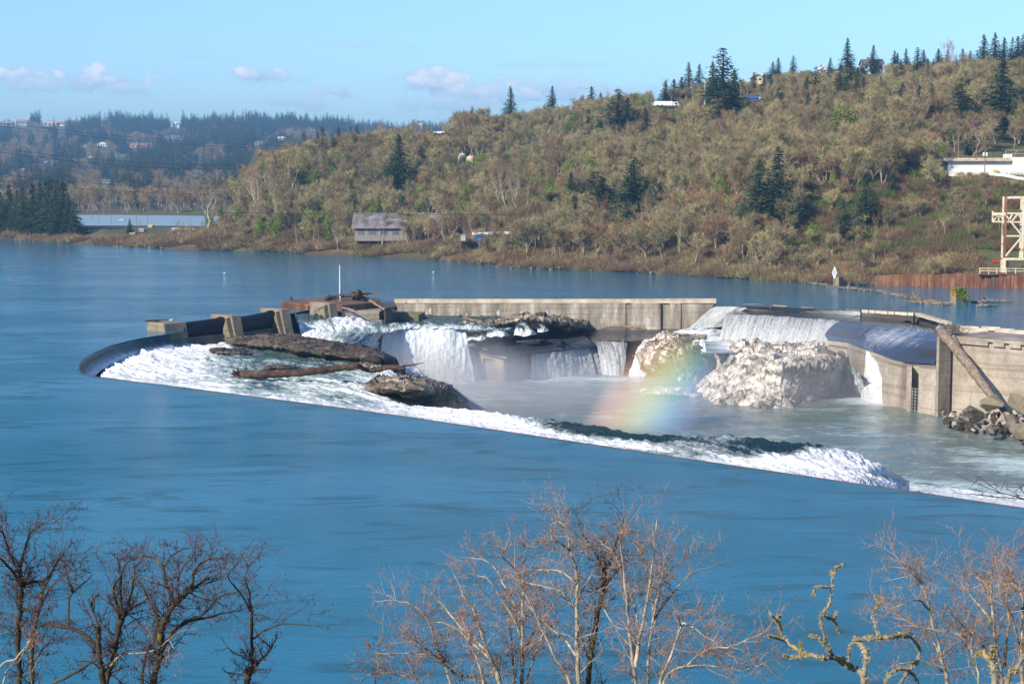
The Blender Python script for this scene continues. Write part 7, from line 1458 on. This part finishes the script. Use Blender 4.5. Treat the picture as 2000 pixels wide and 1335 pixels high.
def fore(name, label, D, limbs, dark=False, seed=0, twigs=1.0, tw=.010, up=.5, br=1.0):
    """limbs: (points as seen in the photo, radius in photo pixels at each end); each limb has its own depth"""
    r = random.Random(seed); T = MB(); K = MB(); k = D / F; base = None; side_pts = []
    for li, (pts, ra, rb) in enumerate(limbs):
        dep = 0.0 if li == 0 else None
        W_ = []
        for i, (x, y) in enumerate(pts):
            t = i / max(1, len(pts) - 1)
            # a limb leaves its parent where it starts, then drifts towards or away from the viewer
            W_.append((x, y, t))
        s = r.uniform(-1, 1) * (0.8 if li == 0 else 2.2)
        d0 = D
        if li:
            best = min(side_pts, key=lambda q: (q[0] - pts[0][0]) ** 2 + (q[1] - pts[0][1]) ** 2); d0 = best[2] if (best[0] - pts[0][0]) ** 2 + (best[1] - pts[0][1]) ** 2 < 900 else D + r.uniform(-2, 2)
        Q = [(PD(x, y, d0 + s * t)) for x, y, t in W_]
        if pts[0][1] >= 1325:      # reaches down to the bank
            b0 = Q[0]; g_ = nearz(b0.x, b0.y); dx = (Q[0] - Q[min(1, len(Q) - 1)]); dx = dx / max(1e-3, abs(dx.z))
            h_ = b0.z - g_; foot = Vector((b0.x + dx.x * h_ * .25, b0.y, g_ - .3)); mid = b0.lerp(foot, .5) + rv(r, .12)
            Q = [foot, mid] + Q; W_ = [(0, 0, 0), (0, 0, 0)] + W_; base = base or foot
        A = np.array([list(q) for q in Q]); n = max(6, int(sum((Q[i + 1] - Q[i]).length for i in range(len(Q) - 1)) / .28)); B = cr(A, n, 0)
        ii = np.linspace(0, 1, n); rad = (ra * (1 - ii) + rb * ii) * k
        P_ = [Vector(b) + rv(r, .018) for b in B]; T.tube(P_, list(rad * np.array([r.uniform(.88, 1.14) for _ in range(n)])), 7, caps=True)
        for j in range(len(W_)):
            if W_[j][0]: side_pts.append((W_[j][0], W_[j][1], Q[j].y))
        def spray(p, d, ln, rr, lv):
            m = 4; pp = [p]; dd = d.copy(); q = p.copy()
            for i in range(m): dd = (dd + rv(r, .2) + Vector((0, 0, .06 * up))).normalized(); q = q + dd * ln / m; pp.append(q.copy())
            (T if rr > .02 else K).tube(pp, [rr * (1 - .7 * i / m) for i in range(m + 1)], 4 if rr > .012 else 3, caps=False)
            if lv == 0: return
            for c in range(r.choice([3, 4, 5]) if lv > 1 else r.choice([3, 4, 5, 6])):
                i = r.randrange(1, m + 1); nd = (dd * .55 + rv(r, .55) + Vector((0, 0, .3 * up))).normalized(); spray(pp[i], nd, ln * r.uniform(.4, .65), max(rr * .5, tw * .45), lv - 1)
            if lv == 1:
                for c in range(r.randrange(2, 7)):       # catkins and buds
                    a = pp[r.randrange(1, m + 1)]; e = a + Vector((r.gauss(0, .02), r.gauss(0, .02), -r.uniform(.03, .09))); K.tube([a, e], [.011, .009], 3, caps=False)
        L_ = float(np.sum(np.linalg.norm(np.diff(B, axis=0), axis=1))); nb = int(L_ * 2.6 * twigs)
        for i in range(nb):
            t = r.uniform(.18 if li == 0 else .12, 1.0) ** .8; j = min(n - 2, int(t * (n - 1))); p = P_[j]
            if p.z < 5.5 and D > 40: continue
            ax = (P_[j + 1] - P_[j]).normalized(); d = (ax * r.uniform(.3, .9) + rv(r, .5) + Vector((0, 0, .25 * up))).normalized()
            spray(p, d, r.uniform(.5, 1.5) * br, max(tw * 1.2, rad[j] * .30), 2)
        spray(P_[-1], (P_[-1] - P_[-2]).normalized(), 1.0 * br, max(rad[-1] * .7, tw), 2)
    base = base or PD(limbs[0][0][0][0], 1335, D)
    t = thing(name, base, label, 'tree', None); T.build('trunk', M['bark_foredark'] if dark else M['bark_fore'], t, True, origin=base); K.build('crown', M['twig_foredark'] if dark else M['twig_fore'], t, False, origin=base)
    return t
fore('alder_tree', 'leftmost dark leafless tree with a high forked crown in the lower left corner', 58, [([(40, 1335), (36, 1250), (40, 1170), (45, 1140)], 6.5, 5), ([(45, 1140), (20, 1110), (-8, 1080)], 4, 1.5), ([(45, 1140), (40, 1105), (55, 1050), (75, 1025), (112, 1021)], 3.5, .8), ([(45, 1140), (70, 1136), (95, 1128), (115, 1090), (158, 1080)], 3, .8), ([(35, 1210), (15, 1198), (-15, 1190)], 3, 1.2), ([(42, 1190), (70, 1187)], 2.5, 1), ([(45, 1130), (20, 1080), (5, 1040), (-12, 1030)], 3, 1), ([(40, 1110), (22, 1080), (-5, 1060)], 2, .7)], True, 1, 1.25)
fore('alder_tree', 'slim dark leaning tree second from the left at the bottom', 60, [([(62, 1335), (65, 1240), (85, 1150), (100, 1120), (118, 1088)], 6, 2), ([(70, 1215), (90, 1160), (110, 1135)], 3, 1), ([(68, 1290), (85, 1265), (100, 1247)], 2.5, 1)], True, 2, 1.3)
fore('alder_tree', 'mossy broken-topped tree reaching left at the bottom left', 55, [([(200, 1335), (195, 1290), (192, 1240), (191, 1221)], 7, 5), ([(194, 1268), (160, 1235), (120, 1222), (88, 1214)], 5, 2.5), ([(134, 1224), (133, 1190), (142, 1155), (168, 1135), (180, 1121)], 3, .8), ([(142, 1155), (139, 1143)], 2.4, 1.6), ([(190, 1285), (150, 1310), (100, 1337)], 3, 3)], True, 3, .7)
fore('alder_tree', 'dark twin-stemmed snag with broken pale tips right of the mossy tree', 57, [([(208, 1335), (220, 1290), (235, 1215), (238, 1200)], 6.5, 5), ([(237, 1205), (225, 1165), (221, 1148), (231, 1132), (245, 1100), (262, 1090)], 3.5, .8), ([(238, 1203), (237, 1160), (237, 1120)], 3.4, 2.2), ([(238, 1205), (250, 1180), (262, 1120)], 3.4, 2.0)], True, 4, 1.2)
fore('alder_tree', 'largest dark spreading tree of the lower left group', 62, [([(300, 1335), (312, 1275), (318, 1215), (345, 1175), (375, 1150)], 8, 5.5), ([(375, 1150), (379, 1118), (405, 1092), (437, 1090)], 4, .8), ([(345, 1178), (325, 1140), (315, 1100), (290, 1086), (248, 1090)], 4.5, .8), ([(312, 1280), (335, 1235), (370, 1210), (400, 1197), (428, 1165), (462, 1155)], 5, 1.0), ([(318, 1212), (300, 1190), (280, 1150), (265, 1125)], 3, .8), ([(378, 1120), (400, 1110), (430, 1102)], 2, .7), ([(370, 1212), (410, 1202), (450, 1195), (475, 1190)], 2.6, .7), ([(318, 1110), (340, 1080), (370, 1070)], 2, .6), ([(320, 1130), (345, 1125), (365, 1100), (385, 1075)], 2, .6), ([(278, 1335), (283, 1290), (300, 1250), (306, 1215)], 4, 2)], True, 5, 1.35)
fore('dead_limb_tree', 'pale crooked dead limb hanging across the big dark tree', 56, [([(215, 1300), (232, 1280), (250, 1275), (290, 1273), (312, 1262), (332, 1248)], 2.6, 1.2), ([(290, 1274), (305, 1290), (316, 1297)], 1.5, .8), ([(330, 1250), (340, 1265)], 1, .5)], False, 6, .3)
fore('alder_tree', 'thin tree with a mossy broken base right of the big dark tree', 60, [([(483, 1335), (492, 1305), (503, 1290)], 8, 5.5), ([(492, 1308), (492, 1250), (490, 1192)], 3.4, 3), ([(490, 1192), (470, 1160), (452, 1140), (447, 1120), (468, 1095)], 2.4, .7), ([(490, 1192), (488, 1160), (478, 1125), (490, 1100)], 2, .6), ([(494, 1247), (515, 1232), (560, 1217), (625, 1224)], 2.6, .6), ([(480, 1335), (478, 1310), (484, 1298)], 2.2, 1.6)], True, 7, .8)
fore('bleached_branch', 'bleached broken branches leaning in the lower left corner', 50, [([(-10, 1325), (30, 1285), (62, 1247)], 2.4, 1.8), ([(5, 1340), (35, 1290), (58, 1255)], 2, 1.4), ([(60, 1340), (60, 1300), (62, 1260)], 1.6, 1)], False, 8, .05)
fore('alder_tree', 'low reddish shrubby tree at the left of the middle group', 63, [([(819, 1337), (790, 1320), (747, 1312), (718, 1318)], 3, .8), ([(880, 1337), (866, 1295), (855, 1264), (837, 1214), (808, 1182), (768, 1171)], 4, .9), ([(952, 1337), (894, 1316), (860, 1290), (826, 1262), (783, 1230)], 4, .9), ([(732, 1337), (750, 1268)], 2, 1.2), ([(905, 1337), (885, 1300), (850, 1280), (800, 1275), (735, 1275)], 2.6, .7)], False, 11, 1.0)
fore('alder_tree', 'mossy lichen-spotted tree leaning left in the middle group', 60, [([(975, 1337), (965, 1300), (952, 1271), (927, 1197), (903, 1160)], 6.5, 1.8), ([(950, 1268), (910, 1235), (873, 1190), (850, 1165)], 3.5, 1), ([(945, 1337), (932, 1290), (915, 1235)], 3, 1.5), ([(960, 1290), (930, 1262), (880, 1220), (840, 1215)], 3, .8)], False, 12, 1.2)
fore('alder_tree', 'straight-stemmed tree with a broken pale top in the middle group', 61, [([(1020, 1337), (1020, 1239), (1022, 1160), (1022, 1090)], 5.5, 2.2), ([(1018, 1245), (1000, 1200), (952, 1131), (916, 1121)], 3, .8), ([(1020, 1210), (995, 1160), (960, 1100), (920, 1090)], 2.4, .7), ([(1024, 1270), (1049, 1225), (1081, 1181)], 3, 1), ([(1020, 1130), (1000, 1105), (975, 1082)], 2, .7), ([(1005, 1337), (1000, 1260), (990, 1180)], 3, 1.2), ([(1030, 1337), (1045, 1275), (1065, 1230)], 2.5, 1)], False, 13, 1.25)
fore('alder_tree', 'tall pale arching tree in the centre of the middle group', 58, [([(1130, 1337), (1127, 1260), (1126, 1196), (1125, 1117), (1114, 1074), (1103, 1022)], 6, 1.4), ([(1125, 1138), (1100, 1118), (1078, 1113), (1031, 1114)], 3, .8), ([(1125, 1190), (1100, 1160), (1081, 1149), (1035, 1138)], 3, .8), ([(1124, 1282), (1105, 1250), (1078, 1228), (1031, 1182)], 3.5, 1), ([(1114, 1337), (1085, 1285), (1060, 1232), (1024, 1153)], 4, 1.2), ([(1114, 1074), (1085, 1055), (1060, 1060)], 2, .7), ([(1103, 1024), (1085, 1018), (1070, 1030)], 1.5, .6), ([(1128, 1170), (1150, 1130), (1170, 1100)], 2.2, .8)], False, 14, 1.25)
fore('alder_tree', 'dark mossy trunk leaning right with a forked pale crown in the middle group', 59, [([(1148, 1337), (1158, 1250), (1175, 1167), (1182, 1120)], 6.5, 4.5), ([(1182, 1122), (1197, 1081), (1208, 1045), (1219, 1014)], 3.2, .9), ([(1182, 1122), (1164, 1084), (1148, 1058), (1132, 1032)], 3, .9), ([(1178, 1150), (1200, 1120), (1222, 1100)], 2, .7)], True, 15, 1.2)
fore('alder_tree', 'white-barked tree right of the dark leaning trunk', 57, [([(1240, 1337), (1233, 1268), (1226, 1196), (1215, 1124), (1197, 1077), (1164, 1058)], 5, 1), ([(1240, 1304), (1254, 1214), (1269, 1142), (1283, 1016)], 4.5, .9), ([(1226, 1190), (1212, 1060), (1213, 1040)], 2.4, .9), ([(1232, 1262), (1205, 1230), (1180, 1190)], 2.6, 1), ([(1250, 1240), (1240, 1190), (1228, 1150)], 2.4, 1)], False, 16, 1.25)
fore('alder_tree', 'rightmost tall tree of the middle group with wide upswept limbs', 60, [([(1265, 1337), (1272, 1232), (1290, 1142), (1298, 1085)], 4.5, 1), ([(1274, 1225), (1290, 1190), (1312, 1160), (1350, 1115)], 3, .8), ([(1276, 1200), (1268, 1130), (1255, 1085), (1235, 1060)], 2.4, .8), ([(1285, 1150), (1310, 1110), (1340, 1090)], 2, .7)], False, 17, 1.3)
fore('alder_tree', 'low tree with long pale limbs reaching right between the groups', 56, [([(1290, 1337), (1312, 1275), (1330, 1225), (1340, 1218), (1384, 1246), (1415, 1262)], 3.6, 1), ([(1294, 1334), (1341, 1297), (1384, 1268), (1425, 1261), (1500, 1232)], 3.8, .8), ([(1340, 1300), (1400, 1300), (1450, 1308), (1500, 1290)], 2.2, .7), ([(1330, 1225), (1325, 1200), (1350, 1190)], 1.8, .6), ([(1420, 1262), (1460, 1275), (1520, 1320)], 1.8, .6)], False, 18, .9)
fore('alder_tree', 'slender lichen-barked tree left in the lower right group', 56, [([(1848, 1337), (1836, 1273), (1823, 1224), (1808, 1158), (1789, 1127), (1767, 1109)], 5, 1), ([(1836, 1275), (1814, 1242), (1780, 1214), (1745, 1205)], 3, .8), ([(1815, 1190), (1792, 1171), (1752, 1183)], 2.4, .7), ([(1825, 1230), (1800, 1225), (1760, 1236)], 2, .7), ([(1842, 1310), (1800, 1290), (1740, 1300)], 2.2, .8)], False, 21, 1.3)
fore('alder_tree', 'bushy reddish-crowned tree in the middle of the lower right group', 57, [([(1957, 1337), (1944, 1251), (1938, 1190), (1935, 1143), (1938, 1098)], 5.5, 1), ([(1938, 1215), (1907, 1174), (1888, 1152), (1860, 1140)], 3.2, .8), ([(1943, 1292), (1895, 1236), (1851, 1190)], 3.4, .9), ([(1960, 1300), (1969, 1220), (1966, 1143), (1975, 1110)], 3.6, .9), ([(1936, 1160), (1915, 1130), (1890, 1120)], 2.2, .7)], False, 22, 1.5)
fore('alder_tree', 'pale tree cut by the right edge of the frame', 55, [([(1996, 1337), (1994, 1267), (1997, 1174), (1985, 1145), (1969, 1137)], 4.5, 1), ([(1995, 1200), (2015, 1150), (2030, 1110)], 3, .9), ([(1990, 1260), (1975, 1200), (1955, 1170)], 2.4, .8), ([(1912, 1337), (1900, 1280), (1885, 1250), (1865, 1235)], 3, 1)], False, 23, 1.4)
# near lichen-covered branches, a few metres from the viewer
def near(name, label, D, limbs, base, seed):
    r = random.Random(seed); T = MB(); K = MB(); k = D / F
    for (pts, ra, rb) in limbs:
        Q = [PD(x, y, D + .25 * math.sin(x * .05)) for x, y in pts]; n = max(6, len(pts) * 6); B = cr(np.array([list(q) for q in Q]), n, 0)
        P_ = [Vector(b) + rv(r, .003) for b in B]; T.tube(P_, [(ra + (rb - ra) * i / (n - 1)) * .62 * k * r.uniform(.75, 1.3) for i in range(n)], 8)
        for i in range(n * 2):
            j = r.randrange(n); p = P_[j]; rad = (ra + (rb - ra) * j / n) * k * .62
            for q in range(10):
                d = rv(r).normalized(); K.add([p + d * rad * .8, p + d * rad * 1.5 + rv(r, .008), p + d * rad * 1.3 + rv(r, .010)], [(0, 1, 2)])
    o = PD(*base, D); t = thing(name, o, label, 'branch'); T.build('wood', M['bark_lichen'], t, True, origin=o); K.build('lichen', M['lich'], t, origin=o); return t
M['lich'] = leafy('ragged_lichen', [(0.34, (0.34, 0.33, 0.26)), (0.50, (0.24, 0.21, 0.09)), (0.66, (0.40, 0.25, 0.03))], 0.0, 6.0)
# the stems run on below the frame down to the bank
near('lichen_branch', 'close blurry branch covered with yellow lichen at the lower right', 15.0, [([(1712, 1900), (1700, 1500), (1690, 1335), (1660, 1300), (1640, 1285), (1600, 1282), (1565, 1272), (1530, 1245), (1520, 1215), (1505, 1200)], 11, 3), ([(1648, 1298), (1618, 1267), (1604, 1217), (1605, 1199), (1622, 1174), (1625, 1124), (1632, 1110), (1645, 1102)], 5, 2.2), ([(1605, 1199), (1628, 1208), (1633, 1193)], 3, 2), ([(1628, 1208), (1640, 1236)], 2.4, 2), ([(1625, 1147), (1597, 1145), (1588, 1160)], 2, .8), ([(1535, 1250), (1518, 1246), (1502, 1240)], 2.5, 2), ([(1575, 1275), (1550, 1283), (1530, 1279)], 2.5, 1.6), ([(1568, 1270), (1562, 1250)], 1.8, .8), ([(1520, 1215), (1524, 1204), (1520, 1200)], 2.4, 1.8), ([(1616, 1262), (1598, 1245), (1582, 1240)], 2.5, 1.2)], (1690, 1500), 31)
near('lichen_branch', 'close arching branch with yellow lichen right of the first one', 14.5, [([(1672, 1900), (1680, 1500), (1687, 1335), (1690, 1270), (1671, 1250), (1705, 1246), (1746, 1243), (1777, 1242), (1795, 1264), (1792, 1289), (1777, 1307), (1755, 1340)], 9, 4), ([(1716, 1243), (1705, 1202), (1715, 1183), (1724, 1165)], 3, 2), ([(1715, 1183), (1711, 1162)], 2, 1.2), ([(1777, 1307), (1752, 1307), (1735, 1320), (1726, 1345)], 3.5, 3), ([(1775, 1309), (1790, 1325), (1796, 1345)], 2.5, 2), ([(1671, 1250), (1660, 1262), (1657, 1290)], 3, 2.4)], (1680, 1500), 32)
near('mossy_stub', 'close mossy broken stub near the lower right corner', 14.0, [([(1950, 1900), (1946, 1500), (1943, 1340), (1936, 1294), (1919, 1274)], 9, 8), ([(1934, 1290), (1938, 1270), (1942, 1262)], 6, 4), ([(1919, 1274), (1908, 1277)], 6, 5)], (1946, 1500), 33)
near('lichen_branch', 'close diagonal yellow branch in the lower right corner', 14.0, [([(1920, 1700), (1965, 1350), (1982, 1310), (2005, 1275), (2030, 1240)], 8, 5)], (1965, 1500), 34)
# ground brush under the foreground trees
items = []
for i in range(500):
    y = rs.uniform(40, 66); x = rs.uniform(-34, 40); items.append(((x, y, nearz(x, y)), rs.randrange(5), rs.uniform(.4, .8), rs.random() * 6.28))
forest('bank_brush', items, ['brush'])
# ------------------------------------------------------------------ spray, rainbow and haze
def volume(name, color, dens, aniso, loc, sc, nz=1.0, nsc=.1, hard=1.0, emis=None, bands=None, dia=None, thr=.42):
    me = bpy.data.meshes.new(name); bm = bmesh.new(); bmesh.ops.create_cube(bm, size=2); bm.to_mesh(me); bm.free()
    o = bpy.data.objects.new(name, me); C.objects.link(o); o.location = loc; o.scale = sc; o['kind'] = 'stuff'
    m = bpy.data.materials.new(name); m.use_nodes = True; t = m.node_tree; t.nodes.clear(); g = G(t)
    out_ = g.n('ShaderNodeOutputMaterial'); co = g.n('ShaderNodeTexCoord').outputs['Object']; ob = g.n('ShaderNodeNewGeometry').outputs['Position']
    ln = g.n('ShaderNodeVectorMath', {0: co}, operation='LENGTH').outputs['Value']; fall = g.rng(ln, 1.0, 0.15)
    n_ = g.rng(g.noise(ob, nsc, 4, .6, .4), thr - .12, thr + .25)
    d = g.m('MULTIPLY', g.m('MULTIPLY', fall, g.m('ADD', g.m('MULTIPLY', n_, nz), 1 - nz)), dens)
    v = g.n('ShaderNodeVolumePrincipled'); v.inputs['Color'].default_value = rgba(color); v.inputs['Anisotropy'].default_value = aniso; t.links.new(d, v.inputs['Density'])
    t.links.new(v.outputs[0], out_.inputs['Volume']); m.volume_intervals if False else None
    me.materials.append(m); m.cycles.homogeneous_volume = False if hasattr(m.cycles, 'homogeneous_volume') else None
    return o
WH = (0.97, 0.98, 1.0)
volume('mist', WH, .10, 0.0, P(880, 720, -8), (17, 12, 8), .8, .09)
volume('mist', WH, .055, 0.0, P(1010, 770, -10), (30, 22, 8), .6, .06)
volume('mist', WH, .030, 0.0, P(1480, 760, -9), (30, 16, 9), .6, .06)
volume('mist', WH, .040, 0.0, P(1630, 700, -6), (9, 12, 9), .7, .08)
volume('mist', WH, .05, 0.0, P(1720, 770, -11), (9, 6, 5), .8, .12)
volume('mist', WH, .05, 0.0, P(850, 812, -6), (14, 6, 3), .9, .12)
# rainbow: bow colours painted into a fixed spray volume, banded across a leaning arc
me = bpy.data.meshes.new('rainbow'); bm = bmesh.new(); bmesh.ops.create_cube(bm, size=2); bm.to_mesh(me); bm.free()
ro = bpy.data.objects.new('rainbow', me); C.objects.link(ro); c0 = P(1262, 798, -9); ro['kind'] = 'stuff'
ro.location = c0; ro.scale = (16, 9, 11.5)
m = bpy.data.materials.new('rainbow_spray'); m.use_nodes = True; t = m.node_tree; t.nodes.clear(); g = G(t)
out_ = g.n('ShaderNodeOutputMaterial'); pos = g.n('ShaderNodeNewGeometry').outputs['Position']; oc = g.n('ShaderNodeTexCoord').outputs['Object']
# centre line of the bow in the spray, in metres: x along the bow's foot, z up
xyz = g.n('ShaderNodeSeparateXYZ', {0: pos})
zz = g.m('SUBTRACT', xyz.outputs[2], c0.z); xx = g.m('SUBTRACT', xyz.outputs[0], c0.x); yy = g.m('SUBTRACT', xyz.outputs[1], c0.y)
# distance across the arc, bending right with height
s = g.m('SUBTRACT', g.m('SUBTRACT', xx, g.m('MULTIPLY', yy, .075)), g.m('ADD', g.m('MULTIPLY', zz, .62), g.m('MULTIPLY', g.m('MULTIPLY', zz, zz), .006)))
u = g.n('ShaderNodeMapRange', {0: s, 1: -8.5, 2: 9.0}).outputs[0]
col = g.ramp(u, [(0.0, (1.0, .48, .30)), (0.22, (1.0, .40, .14)), (0.40, (1.0, .72, .18)), (0.52, (.88, 1.0, .40)), (0.63, (.45, 1.0, .65)), (0.76, (.33, .65, 1.0)), (1.0, (.6, .55, 1.0))])
a = g.ramp(u, [(0.0, (0, 0, 0)), (0.22, (.75, .75, .75)), (0.45, (1, 1, 1)), (0.70, (.7, .7, .7)), (1.0, (0, 0, 0))])
ln = g.n('ShaderNodeVectorMath', {0: oc}, operation='LENGTH').outputs['Value']
d = g.m('MULTIPLY', g.m('MULTIPLY', a, g.rng(ln, 1.15, 0.45)), .080)
v = g.n('ShaderNodeVolumeScatter', {0: col, 1: d, 2: -0.5}) ; t.links.new(v.outputs[0], out_.inputs['Volume']); me.materials.append(m)
# haze over the valley
me = bpy.data.meshes.new('haze'); bm = bmesh.new(); bmesh.ops.create_cube(bm, size=1); bm.to_mesh(me); bm.free()
hz = bpy.data.objects.new('haze', me); C.objects.link(hz); hz['kind'] = 'stuff'
hz.location = (0, 2350, 89); hz.scale = (6600, 5400, 224)
m = bpy.data.materials.new('haze_air'); m.use_nodes = True; t = m.node_tree; t.nodes.clear(); g = G(t)
v = g.n('ShaderNodeVolumePrincipled'); v.inputs['Color'].default_value = (0.32, 0.65, 1.0, 1); v.inputs['Density'].default_value = 0.00018; v.inputs['Anisotropy'].default_value = 0.2
t.links.new(v.outputs[0], g.n('ShaderNodeOutputMaterial').inputs['Volume']); me.materials.append(m)
for o in C.objects:
    if o.get('kind') is None and o.parent is None and o.get('label') is None and o.type == 'MESH': print('UNTAGGED', o.name)
